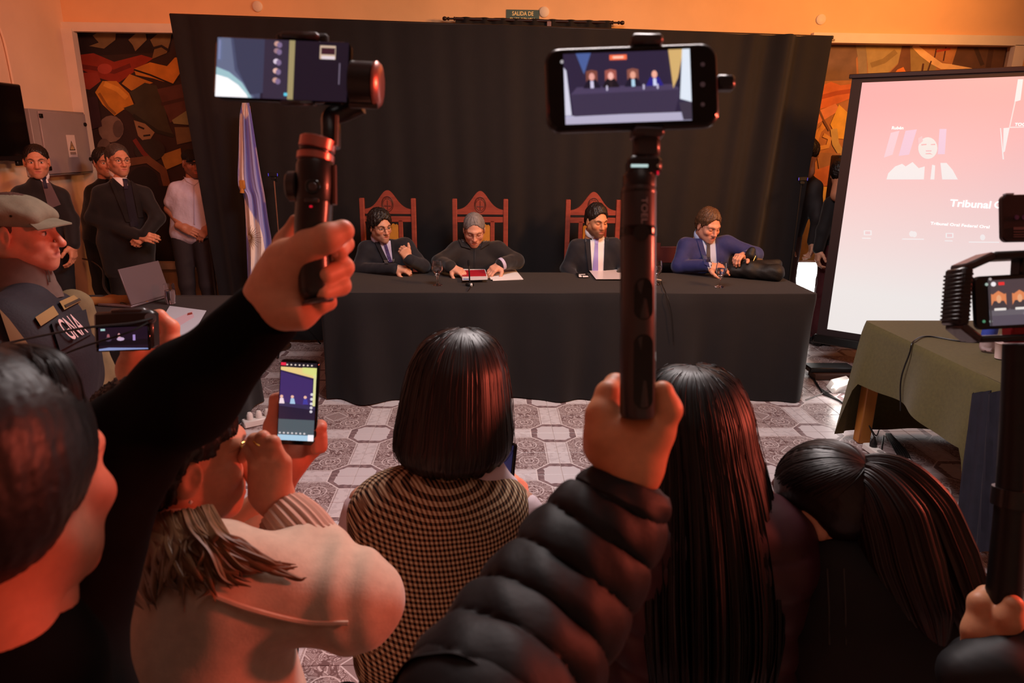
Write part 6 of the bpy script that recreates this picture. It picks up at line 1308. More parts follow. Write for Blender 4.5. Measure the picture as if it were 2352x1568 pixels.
# ================================================================== FOREGROUND PEOPLE
def pr(px, D): return px*D/FPX
def flow_hair(name, parent, mat, rings, face_dir=None, gap=0., n=260, groove=.0035, seed=1, thick=.02, wavy=0., part=None, close=True, strands=0, tipvar=.01):
    """hair as a combed shell: rings = [(centre xyz, radius side, radius depth)] from crown to tips; open towards face_dir by gap radians"""
    r_ = np.random.default_rng(seed); C = np.array([r[0] for r in rings], float); A = np.array([r[1] for r in rings]); B = np.array([r[2] for r in rings])
    m = 46; tt = np.linspace(0, len(rings)-1, m); Cs = spline(C, m); As = np.interp(tt, range(len(A)), A); Bs = np.interp(tt, range(len(B)), B)
    # smooth radii
    for _ in range(2): As[1:-1] = (As[:-2]+2*As[1:-1]+As[2:])/4; Bs[1:-1] = (Bs[:-2]+2*Bs[1:-1]+Bs[2:])/4
    f0 = math.atan2(face_dir[1], face_dir[0]) if face_dir is not None else -PI/2
    phi = np.linspace(f0+gap/2, f0+2*PI-gap/2, n)
    g1_ = np.interp(np.linspace(0, 1, n), np.linspace(0, 1, n//3), r_.normal(size=n//3)); g2__ = r_.normal(size=n); g3 = np.interp(np.linspace(0, 1, n), np.linspace(0, 1, 14), r_.normal(size=14)); tip = np.interp(np.linspace(0, 1, n), np.linspace(0, 1, n//4), r_.normal(size=n//4))
    G = np.zeros((m, n, 3))
    for i in range(m):
        s = i/(m-1); w = wavy*np.sin(s*14+g3*1.5+phi*2)*s
        rr = groove*min(1, s*5)*(g1_*.5+g2__*.3+g3*1.1)+w
        G[i, :, 0] = Cs[i][0]+(As[i]+rr)*np.cos(phi); G[i, :, 1] = Cs[i][1]+(Bs[i]+rr)*np.sin(phi); G[i, :, 2] = Cs[i][2]+tip*tipvar*s**4
    b = MB(); b.grid(G[:, ::-1]) if True else 0
    inner = G.copy(); inner[:, :, 0] = Cs[:, None, 0]+(G[:, :, 0]-Cs[:, None, 0])*(1-thick/np.maximum(As, .03))[:, None]; inner[:, :, 1] = Cs[:, None, 1]+(G[:, :, 1]-Cs[:, None, 1])*(1-thick/np.maximum(Bs, .03))[:, None]; inner[:, :, 2] -= thick*.3
    b.grid(inner); rim = np.stack([G[-1], inner[-1]]); b.grid(rim[:, ::-1]); b.grid(np.stack([G[:, 0], inner[:, 0]])); b.grid(np.stack([G[:, -1], inner[:, -1]])[::-1])
    for k in range(strands):
        j = r_.integers(n); off = 1+r_.uniform(.01, .05); path = [Cs[i]+(G[i, j]-Cs[i])*off+r_.normal(size=3)*.0015 for i in range(r_.integers(0, 8), r_.integers(m-14, m), 3)]
        if len(path) > 3: b.tube(path, .0006, 4)
    return put(name, b.V(), b.f, mat, parent)
def lock(mb, pts, rad_, n=48, groove=.12, seed=1, flat=.7):
    """grooved hair bundle swept along pts"""
    r_ = np.random.default_rng(seed); P = spline(pts, 40); R_ = np.interp(np.linspace(0, 1, 40), np.linspace(0, 1, len(rad_)), rad_); T = np.gradient(P, axis=0); T /= np.linalg.norm(T, axis=1)[:, None]
    g = 1+groove*(r_.normal(size=n)*.6+np.interp(np.arange(n), np.linspace(0, n, 9), r_.normal(size=9))); g[-1] = g[0]; u = unit(np.cross(T[0], FWC)); rows = []
    for i in range(40):
        u = unit(u-T[i]*np.dot(u, T[i])); w = np.cross(T[i], u); a = np.arange(n)*2*PI/n
        rows.append(P[i]+R_[i]*g[:, None]*(np.cos(a)[:, None]*u+flat*np.sin(a)[:, None]*w))
    mb.grid(np.array(rows), closed=True); return mb
hair_m1 = M('sleek_black_brown_hair', (22, 11, 10), .36, spec=.45, noise=(14, .3), stretch=(6, 6, .5)); hair_m2 = M('long_black_hair', (9, 6, 6), .4, spec=.35); hair_m3 = M('dark_chestnut_hair', (24, 11, 9), .4, spec=.45); hair_m4 = M('honey_brown_hair', (112, 76, 48), .5, noise=(25, .3)); hair_m5 = M('espresso_hair', (22, 15, 13), .45)
def simple_legs(t, hips, knees, ankles, mat, r=(.095, .07, .055), toe=V3(0, 1, 0)):
    LP = []
    for h_, k_, a_ in zip(hips, knees, ankles): LP += [cap(h_, k_, r[0], r[1], .06), cap(k_, a_, r[1], r[2], .04)]; shoe(a_, toe, t, shoe_m)
    v, f = limb_cloth(LP, .014, .004, 22, 3); v[:, 2] = np.maximum(v[:, 2], .012); put('trousers', v, f, mat, t)
def squat(t, c, mat, hipz=.42, kz=.52, toe=V3(0, 1, 0)):
    c = np.array(c); s = unit(np.cross(toe, (0, 0, 1))); h = [V3(c[0], c[1], hipz)+s*.1, V3(c[0], c[1], hipz)-s*.1]
    simple_legs(t, h, [q+toe*.34+V3(0, 0, kz-hipz)+s*sg*.05 for q, sg in zip(h, (1, -1))], [V3(*(q+toe*.12)[:2], .09)+s*sg*.04 for q, sg in zip(h, (1, -1))], mat, toe=toe)
# ------------------------------------------------ woman with bob hair and checked waistcoat
D = 1.47; P = lambda x, y, d=0: WD(x, y, D+d)
base = P(1030, 1300); t = person('woman with dark bob hair and checked waistcoat seen from behind', (base[0], base[1]+.0))
hd, H = head(P(1046, 905, .02), 178, 10, 0, .98, .006, skin=(204, 148, 124))
sh_l, sh_r = P(838, 1150), P(1196, 1160); nk = P(1040, 1075)
hipL, hipR = V3(base[0]-.1, base[1]+.06, .46), V3(base[0]+.1, base[1]+.06, .46)
VP = [cap(P(1035, 1138, .0), P(885, 1160), .045, .048, .05), cap(P(1045, 1138), P(1148, 1165), .045, .045, .05), cap(P(925, 1210), P(935, 1480), .108, .098, .09), cap(P(1095, 1210), P(1060, 1480), .108, .098, .09), cap(P(1010, 1200), P(1000, 1450), .1, .1, .09), cap(P(935, 1480), hipL, .098, .12, .06), cap(P(1060, 1480), hipR, .098, .12, .06)]
v, f = limb_cloth(VP, .007, .0035, 26, 5)
vm = bpy.data.materials.new('checked_wool'); vm.use_nodes = True; nt = vm.node_tree; E.nt = nt; tcn = nt.nodes.new('ShaderNodeTexCoord'); spn = nt.nodes.new('ShaderNodeSeparateXYZ'); nt.links.new(tcn.outputs['Object'], spn.inputs[0])
ex, ez, ey = E(spn.outputs[0]), E(spn.outputs[2]), E(spn.outputs[1]); per = 1/.0090
cx_ = E.op('FRACT', (ex+ey*.6)*per).lt(.5); cz_ = E.op('FRACT', (ez-ey*.35)*per).lt(.5)
ck = mixc(cx_*cz_, mixc(cx_.mx(cz_), (204, 184, 152), (132, 100, 76)), (28, 18, 17))
bsn = nt.nodes['Principled BSDF']; nt.links.new(ck, bsn.inputs['Base Color']); bsn.inputs['Roughness'].default_value = .85; bsn.inputs['Specular IOR Level'].default_value = .2
put('waistcoat', v, f, vm, t)
wsh = M('white_blouse', (226, 206, 214), .7, bump=(25, .25, .01))
elR = P(1248, 1280, .03); wrR = P(1205, 1180, .24); elL = P(806, 1290, .05); wrL = P(850, 1180, .28)
BP = [cap(P(1206, 1182), elR, .046, .045, .03), cap(elR, P(1195, 1315, .05), .042, .036, .03), cap(elR, wrR, .046, .035, .03)]
v, f = limb_cloth(BP, .007, .006, 40, 8); put('sleeve', v, f, wsh, t)
v, f = limb_cloth([cap(P(834, 1172), elL, .045, .043, .03), cap(elL, wrL, .046, .034, .03)], .007, .005, 40, 9); put('sleeve', v, f, wsh, t)
v, f = limb_cloth([cap(P(990, 1076, -.01), P(1100, 1080, -.01), .045, .048, .03), cap(P(1105, 1085, -.01), P(1162, 1122, .01), .042, .032, .03), cap(P(985, 1078, .0), P(935, 1104, .02), .038, .03, .03)], .006, .003, 40, 3); put('blouse_collar', v, f, wsh, t)
hnd = hand(wrR, unit(P(1188, 1100, .27)-wrR), V3(.8, -.5, .2), V3(-.6, 0, .8), .9, curl=(35, 50, 35)); hnd2 = hand(wrL, unit(P(870, 1100, .3)-wrL), V3(-.8, -.4, .2), V3(.6, 0, .8), .9, curl=(35, 50, 35))
sk = [skinned(*sdf_mesh(hnd, .003), (210, 152, 124)), skinned(*sdf_mesh(hnd2, .004), (210, 152, 124)), skinned(*sdf_mesh(bare_torso(nk, sh_r, sh_l, hipR, hipL, .09), .014), (204, 148, 124)), skinned(*sdf_mesh([cap(sh_r, elR, .035, .03), cap(elR, wrR, .03, .024), cap(sh_l, elL, .035, .03), cap(elL, wrL, .03, .024)], .009), (204, 148, 124))]
finish_body(t, hd, sk)
def ring(x, y, w, d=0, dep=.92): return (P(x, y, d), pr(w, D), pr(w, D)*dep)
flow_hair('bob_hair', t, hair_m1, [ring(1062, 752, 6), ring(1060, 762, 46), ring(1056, 785, 84), ring(1052, 830, 110), ring(1048, 890, 122), ring(1045, 950, 131), ring(1042, 1000, 138), ring(1040, 1028, 134), ring(1040, 1050, 116), ring(1040, 1058, 98)], (0.0, 1), 1.5, 640, .0008, 4, strands=50, tipvar=.004)
squat(t, (base[0], base[1]+.06, 0), M('charcoal_trousers', (0, 0, 0)))
pc = WD(1168, 1066, 1.70); ux = unit(RTC*.35-FWC*.9); uy = unit(UPC+.12*RTC); uy = unit(uy-ux*np.dot(uy, ux))
ph7 = thing('mobile_phone', pc, 'phone with blue-lit side held by the woman in the checked waistcoat', 'phone'); device(ph7, pc, ux, uy, .036, .055, .0045, .007, gloss); un = np.cross(ux, uy)
MB().box(pc+un*.0048, (.032, .0005, .05), np.stack([ux, -un, uy], 1)).put('screen', M('blue_screen', (38, 44, 96), .3, emit=.35), ph7, False); MB().box(pc-un*.0048, (.032, .0005, .05), np.stack([ux, -un, uy], 1)).put('back_cover', M('blue_cover', (30, 34, 70), .3), ph7, False)
# ------------------------------------------------ woman with long black hair
D = 1.36; P = lambda x, y, d=0: WD(x, y, D+d)
base = P(1640, 1450); t = person('woman with very long straight black hair and wine-red padded jacket', (base[0], base[1]))
hd, H = head(P(1592, 1005, .03), 190, 12, 0, .92, .006, skin=(200, 146, 120))
hips = (V3(base[0]+.1, base[1]+.05, .42), V3(base[0]-.1, base[1]+.05, .42))
puff = M('wine_padded_nylon', (58, 24, 30), .45, noise=(10, .2), spec=.45)
CP = [cap(P(1610, 1180), P(1510, 1225), .058, .06, .06), cap(P(1625, 1180), P(1765, 1240), .058, .062, .06), cap(P(1560, 1290), hips[1], .12, .13, .1), cap(P(1720, 1300), hips[0], .12, .13, .1), cap(P(1765, 1245), P(1800, 1400, .04), .064, .062, .05), cap(P(1800, 1400, .04), P(1705, 1450, .25), .058, .05, .03), cap(P(1510, 1230), P(1480, 1390, .05), .062, .06, .05), cap(P(1480, 1390, .05), P(1600, 1440, .26), .056, .048, .03)]
v, f = sdf_mesh(CP, .009); n_ = normals(v, f); q = np.abs(np.sin(v[:, 2]*38+.5*np.sin(v[:, 0]*9))); v = v+n_*(.010*np.sqrt(q)-.006+vnoise(v, 40, 7)*.003)[:, None]; put('padded_jacket', v, f, puff, t)
sk = [skinned(*sdf_mesh(hand(P(1705, 1450, .25), V3(-.3, .8, .2), V3(0, 0, 1), V3(-1, 0, 0), .9), .004), (200, 146, 120)), skinned(*sdf_mesh(hand(P(1600, 1440, .26), V3(.3, .8, .2), V3(0, 0, 1), V3(1, 0, 0), .9), .004), (200, 146, 120)), skinned(*sdf_mesh(bare_torso(P(1615, 1150), P(1740, 1230), P(1530, 1220), *hips, .09), .014), (200, 146, 120))]
finish_body(t, hd, sk)
flow_hair('long_hair', t, hair_m2, [ring(1594, 838, 6, .02), ring(1594, 846, 56, .02), ring(1597, 874, 100, .02), ring(1604, 940, 122, .01), ring(1614, 1020, 124), ring(1624, 1110, 138, -.01), ring(1632, 1220, 150, -.03), ring(1636, 1340, 156, -.05), ring(1636, 1460, 150, -.06), ring(1630, 1560, 130, -.06)], (-.15, 1), 1.5, 640, .0014, 9, strands=60, tipvar=.03)
v, f = limb_cloth([cap(P(1742, 1120, .0), P(1768, 1185, .01), .022, .03, .02), cap(P(1768, 1185, .01), P(1795, 1262, .02), .03, .016, .02)], .006, .004, 40, 5); put('scarf', v, f, M('rose_scarf', (196, 118, 106), .75), t)
v, f = limb_cloth([cap(P(1788, 1110, .06), P(1812, 1180, .06), .014, .018, .02), cap(P(1812, 1180, .06), P(1822, 1240, .06), .018, .012, .02)], .005, .002, 40, 5); put('bag_strap', v, f, M('brown_strap', (86, 40, 34), .6), t)
squat(t, (base[0], base[1]+.05, 0), trs)
# ------------------------------------------------ woman with ponytail
D = 1.36; P = lambda x, y, d=0: WD(x, y, D+d)
base = P(2010, 1480); t = person('woman with reddish ponytail and hoop earring leaning forward in black jacket', (base[0], base[1]))
hd, H = head(P(1893, 1158, .01), 214, 32, 6, 1.0, .0026, skin=(206, 148, 118))
hips = (V3(base[0]+.12, base[1]-.02, .36), V3(base[0]-.08, base[1]-.02, .36)); blackj = M('black_jacket_cloth', (15, 13, 14), .75, noise=(20, .2))
CP = [cap(P(1915, 1310), P(1895, 1400), .07, .09, .06), cap(P(1920, 1300), P(2140, 1360), .06, .07, .08), cap(P(1900, 1310, .02), P(1850, 1360, .08), .05, .06, .06), cap(P(1960, 1380), hips[1], .13, .13, .1), cap(P(2090, 1400), hips[0], .13, .13, .1), cap(P(2140, 1370), P(2190, 1480, .1), .07, .06, .05), cap(P(2190, 1480, .1), P(2080, 1500, .3), .058, .045, .03), cap(P(1850, 1360, .08), P(1842, 1450, .18), .06, .052, .05), cap(P(1842, 1450, .18), P(1900, 1400, .4), .05, .042, .03), cap(P(1868, 1280, .01), P(1905, 1292, -.01), .035, .04, .03)]
v, f = limb_cloth(CP, .009, .004, 24, 6); put('jacket', v, f, blackj, t)
sk = [skinned(*sdf_mesh(hand(P(2080, 1500, .3), V3(-.3, .8, .2), V3(0, 0, 1), V3(-1, 0, 0), .9), .004), (206, 148, 118)), skinned(*sdf_mesh(hand(P(1900, 1400, .4), V3(.1, .8, .2), V3(0, 0, 1), V3(1, 0, 0), .9), .004), (206, 148, 118)), skinned(*sdf_mesh(bare_torso(P(1920, 1300), P(2100, 1370), P(1880, 1360), *hips, .09), .014), (206, 148, 118))]
finish_body(t, hd, sk)
v, f = hair_cap(H, .010, .004, -.012, -.085, .0, .0005, 300, .0032, 21); hp = put('pulled_back_hair', v, f, hair_m3, t)
b = MB(); F_, pos, s_ = H; rr = np.random.default_rng(9); tie = unit(V3(0, -.95, .30))
for k in range(210):
    a = rr.uniform(-1, 1); st0 = unit(V3(math.sin(a*2.0)*.95, math.cos(a*2.0)*.85, .75-.75*abs(a)**1.5+rr.normal()*.06)); om = math.acos(np.clip(st0@tie, -1, 1)); pp = []
    for u_ in np.linspace(.02, 1, 12): q_ = (math.sin((1-u_)*om)*st0+math.sin(u_*om)*tie)/math.sin(om); pp.append((((q_*V3(.0848, .1040, .0928)*(1.004+.006*rr.uniform())+V3(0, -.022, .034))*s_)@F_.T+pos))
    b.tube(pp, .0012, 4)
b.put('combed_strands', hair_m3, t)
b = MB()
lock(b, [P(1935, 1085, -.02), P(1985, 1078, -.05), P(2045, 1100, -.07), P(2095, 1170, -.08), P(2135, 1280, -.09), P(2180, 1390, -.10), P(2225, 1490, -.10), P(2250, 1560, -.1)], [pr(x, D) for x in (30, 34, 62, 86, 96, 86, 62, 20)], 220, .03, 3)
lock(b, [P(1950, 1100, -.04), P(2000, 1110, -.08), P(2040, 1180, -.1), P(2070, 1290, -.11), P(2110, 1400, -.12), P(2150, 1500, -.12)], [pr(x, D) for x in (24, 48, 80, 84, 70, 20)], 200, .03, 5)
for k, (x, y) in enumerate(((2122, 1150), (2150, 1200), (2190, 1300))): lock(b, [P(2060+20*k, 1110+50*k, -.06), P(x-14, y-14, -.06), P(x, y, -.055), P(x+14, y+60, -.06)], [pr(z, D) for z in (10, 12, 9, 2)], 14, .2, 8+k)
b.put('ponytail', hair_m3, t)
MB().tube([P(1952, 1082, -.035), P(1968, 1082, -.045)], .019, 16).put('hair_tie', black, t)
e = P(1862, 1246, -.03); a = np.linspace(0, 2*PI, 17); MB().tube(e+np.stack([.0*a, .0075*np.cos(a), .0085*np.sin(a)], 1), .0016, 6, False).put('hoop_earring', M('gold', (230, 180, 90), .2, metal=1), t)
for x in (1900, 1938): MB().tube([lay(CP, [q_], unit(q_-CAMP), .003)[0] for q_ in (P(x, 1305), P(x+4, 1400), P(x+5, 1480))], .0016, 5).put('seam', M('seam_grey', (60, 56, 52), .6), t)
squat(t, (base[0]+.02, base[1]-.02, 0), trs, .34, .45)
# black tripod standing between the two women
b0 = WZ(1916, 1560, 0); tp_ = thing('tripod', (b0[0], b0[1], 0), 'black tripod column over the tiles below the two squatting women', 'tripod')
MB().tube([WZ(1916, 1600, .02), P(1915, 1470, .1)], [.024, .02], 12).put('column', black, tp_); MB().box(WZ(1916, 1580, .012), (.09, .02, .012), None, .004).put('foot', black, tp_)
MB().tube(spline([P(1880, 1470, .1), WZ(1876, 1520, .25), WZ(1868, 1560, .1), WZ(1862, 1600, .01)], 16), .008, 6).put('strap', black, tp_)
# ------------------------------------------------ woman in the cream sweater
D = 1.04; P = lambda x, y, d=0: WD(x, y, D+d)
base = P(430, 1500); t = person('woman with honey-brown hair and cream knit sweater resting her chin on her fist', (base[0], base[1]-.02))
cskin = (214, 146, 116)
hd, H = head(P(420, 1040, .02), 128, 6, 0, .97, .0026, skin=cskin, brow=(60, 40, 30))
knit = M('cream_knit', (216, 188, 164), .85, noise=(60, .08), bump=(240, .18, .002), sheen=.3)
hips = (V3(base[0]+.12, base[1]-.05, .5), V3(base[0]-.1, base[1]-.05, .5))
elb, wr = P(818, 1382, -.06), P(650, 1192, .02); shR_, shL_ = P(520, 1330, -.1), P(250, 1360, .05)
SP = [cap(P(400, 1250, -.0), shR_, .052, .058, .06), cap(P(390, 1250), shL_, .052, .06, .06), cap(P(470, 1450, -.06), hips[0], .115, .13, .08), cap(P(330, 1450, .0), hips[1], .115, .13, .08), cap(shR_, elb, .064, .058, .06), cap(elb, P(722, 1262, -.01), .056, .047, .05), cap(shL_, P(220, 1500, .1), .058, .055, .05)]
v, f = sdf_mesh(SP, .006); n_ = normals(v, f)
w_ = np.exp(-((v-np.array(elb))**2).sum(1)/.018); fold = np.sin((v@unit(elb-shR_+.4*UPC*.2))*95+2.6*np.sin(v@unit(UPC)*16)+1.5*np.sin(v@RTC*31)); w_ = np.exp(-((v-P(735, 1330, -.06))**2).sum(1)/.009)
v = v+n_*((vnoise(v, 26, 4)*.004)+fold*.0045*w_+np.sin((v@unit(RTC+.5*UPC))*60+2*np.sin(v[:, 2]*20))*.0035*np.exp(-((v-P(600, 1320, -.1))**2).sum(1)/.012))[:, None]; put('sweater', v, f, knit, t)
b = MB(); pth = spline([P(490, 1368, -.1), P(580, 1400, -.1), P(700, 1428, -.1), P(800, 1430, -.1)], 24)
b.tube([lay(SP, [q_], unit(q_-CAMP), .004, .35)[0] for q_ in pth], .0035, 6).put('shoulder_seam', knit, t)
# ribbed cuff
A0, A1 = P(722, 1258, -.01), P(648, 1178, .02); axv = unit(A1-A0); u_ = unit(np.cross(axv, FWC)); w2 = np.cross(axv, u_); G = []
for s in np.linspace(0, 1, 14):
    a = np.linspace(0, 2*PI, 145)[:-1]; r = (.044-.004*s+.004*math.sin(s*PI))*(1+.035*np.sin(a*26)); G.append(A0+(A1-A0)*s+r[:, None]*(np.cos(a)[:, None]*u_+np.sin(a)[:, None]*w2))
G.append(A1-axv*.004+.030*(np.cos(a)[:, None]*u_+np.sin(a)[:, None]*w2)); MB().grid(np.array(G), closed=True).put('ribbed_cuff', M('cream_rib', (206, 164, 144), .85), t)
# fist at the chin and forearm
HP = [cap(P(668, 1205, .02), P(636, 1146, .02), .025, .027, .015), cap(P(638, 1150, .02), P(650, 1062, .006), .022, .0135, .012), cap(P(626, 1150, .02), P(628, 1048, .002), .022, .0135, .012), cap(P(612, 1142, .025), P(606, 1046, .004), .021, .0135, .012), cap(P(600, 1130, .03), P(587, 1060, .008), .020, .012, .012)]
for i, (a_, b_, c_) in enumerate((((648, 1058, 0), (628, 1015, -.005), (592, 1008, .02)), ((628, 1045, -.005), (604, 1004, .0), (575, 1012, .03)), ((606, 1044, -.005), (584, 1010, .005), (562, 1030, .035)), ((588, 1060, .0), (570, 1032, .01), (556, 1052, .035)))):
    HP += [cap(P(*a_), P(*b_), .0100, .0094, .004), cap(P(*b_), P(*c_), .0092, .008, .003), ell(P(*b_), (.0105, .0105, .0105), None, .003)]
HP += [cap(P(600, 1120, .05), P(570, 1075, .06), .016, .012, .01), cap(P(570, 1075, .06), P(556, 1040, .06), .012, .010, .006)]
sk = [skinned(*sdf_mesh(HP, .0026), cskin)]
# phone hand (left hand) reaching past the chin
Q = lambda x, y, d=0: WD(x, y, 1.215+d)
HP2 = [cap(Q(640, 1120, .04), Q(660, 1050, .02), .028, .032, .02), cap(Q(660, 1050, .02), Q(680, 985, .03), .033, .03, .03), cap(Q(640, 1040, .015), Q(628, 980, .0), .022, .017, .02), cap(Q(628, 985, .0), Q(634, 918, -.004), .015, .011, .01), cap(Q(634, 918, -.004), Q(640, 912, -.01), .011, .009, .006)]
for i, (y0, y1) in enumerate(((960, 978), (992, 998), (1020, 1012), (1040, 1024))): HP2 += [cap(Q(690, y0+25, .032), Q(736, y1, .022), .012, .0105, .008), cap(Q(736, y1, .022), Q(738, y1+4, -.004), .0105, .009, .006), cap(Q(738, y1+4, -.004), Q(724, y1+8, -.012), .009, .008, .005)]
sk += [skinned(*sdf_mesh(HP2, .0028), (200, 128, 104)), skinned(*sdf_mesh([cap(shL_, P(300, 1420, .2), .035, .032), cap(P(300, 1420, .2), Q(640, 1120, .04), .032, .026), cap(shR_, elb, .036, .032), cap(elb, wr, .032, .026)], .008), cskin), skinned(*sdf_mesh(bare_torso(P(400, 1240), shR_, shL_, *hips, .09), .014), cskin)]
finish_body(t, hd, sk)
v, f = limb_cloth([cap(P(240, 1420, .1), P(300, 1430, .2), .055, .05, .04), cap(P(300, 1430, .2), Q(600, 1190, .05), .05, .04, .03)], .008, .004, 30, 6); put('sleeve', v, f, knit, t)
gold = M('gold', (0, 0, 0))
for c_, dv in ((P(600, 1013, .002), (.4, -.1, .9)), (P(572, 1024, .012), (.3, -.1, .9))):
    d_ = unit(dv); u_ = unit(np.cross(d_, FWC)); w2 = np.cross(d_, u_); a = np.linspace(0, 2*PI, 19); MB().tube(c_+.0118*(np.cos(a)[:, None]*u_+np.sin(a)[:, None]*w2), .0013, 6, False).put('ring', gold, t)
F_, pos, s_ = H; ep = (V3(.083, -.012, -.047)*s_)@F_.T+pos; MB().lathe([(.001, -.003), (.0032, 0), (.001, .003)], ep, 12).put('pearl_earring', M('pearl', (236, 214, 204), .15), t)
v, f = hair_cap(H, .018, .02, -.014, -.085, .004, .003, 200, .004, 31); put('hair', v, f, hair_m5, t)
fd_ = F_[:, 1]
flow_hair('long_hair', t, hair_m5, [ring(398, 872, 20, .04), ring(388, 900, 100, .03), ring(376, 960, 134, .02), ring(362, 1040, 140, .01), ring(350, 1120, 134, .0), ring(346, 1200, 132, -.01), ring(350, 1260, 140, -.02)], (fd_[0], fd_[1]), 3.9, 420, .002, 11, strands=60, tipvar=.02)
b = MB(); rr = np.random.default_rng(4)
for k in range(84):
    a = rr.uniform(0, 1); x0 = 225+260*a; x1 = 205+(500*a**1.35); y1 = 1430-135*a+rr.normal()*22; w_ = rr.normal(size=6)
    path_ = [P(x0, 1165+25*math.sin(a*3), -.06), P(x0+6+26*a+8*w_[0], 1232, -.085), P(x0*.62+x1*.38+14*w_[1], 1275-14*a+8*w_[2], -.1), P(x0*.25+x1*.75+14*w_[3], 1300+.45*(y1-1300)+8*w_[4], -.1), P(x1+10*w_[5], y1, -.1)]
    for i_ in range(1, 5):
        q_ = path_[i_]; d_ = unit(q_-CAMP); h_ = lay(SP, [q_], d_, .004, .35)[0]
        if sdf_at(SP, h_[None])[0] < .03: path_[i_] = h_-d_*(.003+.006*rr.uniform())
    lock(b, path_, [pr(z, D) for z in (13, 14, 12, 8, .8)], 10, .2, 40+k, .55)
b.put('hair_lengths', hair_m4, t)
squat(t, (base[0], base[1]-.05, 0), trs, .48, .55)
# ------------------------------------------------ photographer hidden behind her, holding the small camera
D = 1.34; P = lambda x, y, d=0: WD(x, y, D+d)
base = P(330, 1250, .12); t = person('person behind the brown-haired woman whose hands raise a small camera', (base[0], base[1]))
hd, H = head(P(320, 1000, .1), 185, 5, 0, .95, .006, skin=(206, 140, 110))
hp1 = [cap(P(330, 880, .05), P(318, 845, .03), .03, .033, .02), cap(P(322, 850, .03), P(348, 812, .03), .034, .03, .03), cap(P(306, 850, .02), P(305, 800, .0), .022, .018, .02), cap(P(305, 800, .0), P(302, 748, -.02), .0185, .0165, .012), cap(P(302, 748, -.02), P(300, 735, -.022), .0165, .013, .008),
       cap(P(355, 822, .03), P(392, 790, .03), .024, .020, .02), cap(P(392, 792, .03), P(392, 752, .03), .0175, .0155, .012), cap(P(392, 752, .03), P(366, 726, .025), .0155, .013, .008), cap(P(366, 726, .025), P(346, 726, .02), .013, .0105, .006), cap(P(372, 806, .045), P(384, 770, .05), .016, .014, .01), cap(P(384, 770, .05), P(362, 748, .04), .014, .011, .008)]
hips = (V3(base[0]+.1, base[1], .5), V3(base[0]-.1, base[1], .5)); nk = P(320, 1090, .1); s1, s2 = P(400, 1130, .1), P(230, 1130, .1)
sk = [skinned(*sdf_mesh(hp1, .0026), (216, 146, 114)), skinned(*sdf_mesh(bare_torso(nk, s1, s2, *hips, .085), .014), (206, 140, 110)), skinned(*sdf_mesh([cap(s1, P(400, 1020, .2), .036, .032), cap(P(400, 1020, .2), P(330, 880, .05), .032, .027), cap(s2, P(220, 1180, .1), .036, .03)], .008), (206, 140, 110)), skinned(*sdf_mesh(hand(P(225, 1260, .12), V3(0, .2, -1), V3(-1, 0, 0), V3(0, 1, 0)), .004), (206, 140, 110))]
finish_body(t, hd, sk); v, f = hair_cap(H, .02, .0, seed=41, res=.005); put('hair', v, f, hair_m5, t)
v, f = limb_cloth(torso(nk, s1, s2, *hips, .115)+[cap(s1, P(402, 1020, .2), .055, .05, .04), cap(P(402, 1020, .2), P(338, 900, .06), .048, .042, .03), cap(s2, P(220, 1180, .1), .055, .05, .04), cap(P(220, 1180, .1), P(225, 1250, .12), .05, .042, .03)], .01, .004, 28, 12); put('jacket', v, f, blackj, t); squat(t, (base[0], base[1], 0), trs, .48, .5)
# ------------------------------------------------ soldier in olive cap
D = 2.05; P = lambda x, y, d=0: WD(x, y, D+d)
base = P(70, 900, .05); t = person('soldier in profile with olive field cap and black protective vest', (base[0], base[1]))
gskin = (208, 136, 108)
hd, H = head(P(50, 530, .03), 97, 2, 0, .97, .0026, skin=gskin, brow=(50, 34, 28), stubble=(150, 96, 80), beard=.25, nose=1.06, lips=(176, 104, 92))
F_, pos, s_ = H; hips = (V3(base[0]+.02, base[1]-.12, .95), V3(base[0]+.02, base[1]+.12, .95))
T_ = lambda A: (np.asarray(A)*s_)@F_.T+pos
v, f = hair_cap(H, .0015, .02, -.03, -.07, 0, .0008, seed=51, res=.003); put('cropped_hair', v, f, M('cropped_dark_hair', (74, 46, 38), .6), t)
olive = M('olive_cap_cloth', (122, 112, 92), .85, noise=(40, .1), bump=(200, .3, .002))
v, f = sdf_mesh([ell((0, -.022, .062), (.088, .108, .052), k=.02), rbx((0, -.018, .046), (.084, .103, .028), .028, k=.02), rbx((0, -.02, -.03), (.2, .25, .044), .004, k=.006, op=1)], .0035); n_ = normals(v, f); v = v+n_*(vnoise(v*V3(1, 1, 1.6), 55, 6)*.0025)[:, None]; put('field_cap', T_(v), f, olive, t)
b = MB(); g = np.array([[[x, .055+.062*math.sqrt(max(0, 1-(x/.088)**2))*(.55+.45*1)*r+.03*(1-abs(x)/.088)*r-.035*(1-r)*0, .050-.022*r-1.3*x*x*(1+.5*r)] for x in np.linspace(-.080, .080, 21)] for r in np.linspace(0, 1, 8)]); top = g.copy(); bot = g.copy(); bot[:, :, 2] -= .0035; b.grid(T_(top.reshape(-1, 3)).reshape(g.shape)[:, ::-1]); b.grid(T_(bot.reshape(-1, 3)).reshape(g.shape)); b.grid(np.stack([T_(top[-1]), T_(bot[-1])])); b.put('cap_visor', olive, t)
for y in (-.03, .02): MB().lathe([(.0035, -.001), (.0035, .001), (.0015, .0015), (.001, .0005)], T_([(.0885, y, .055)])[0], 12, np.stack([F_[:, 1], F_[:, 2], F_[:, 0]], 1)).put('eyelet', M('brass_dark', (60, 50, 36), .4, metal=.8), t)
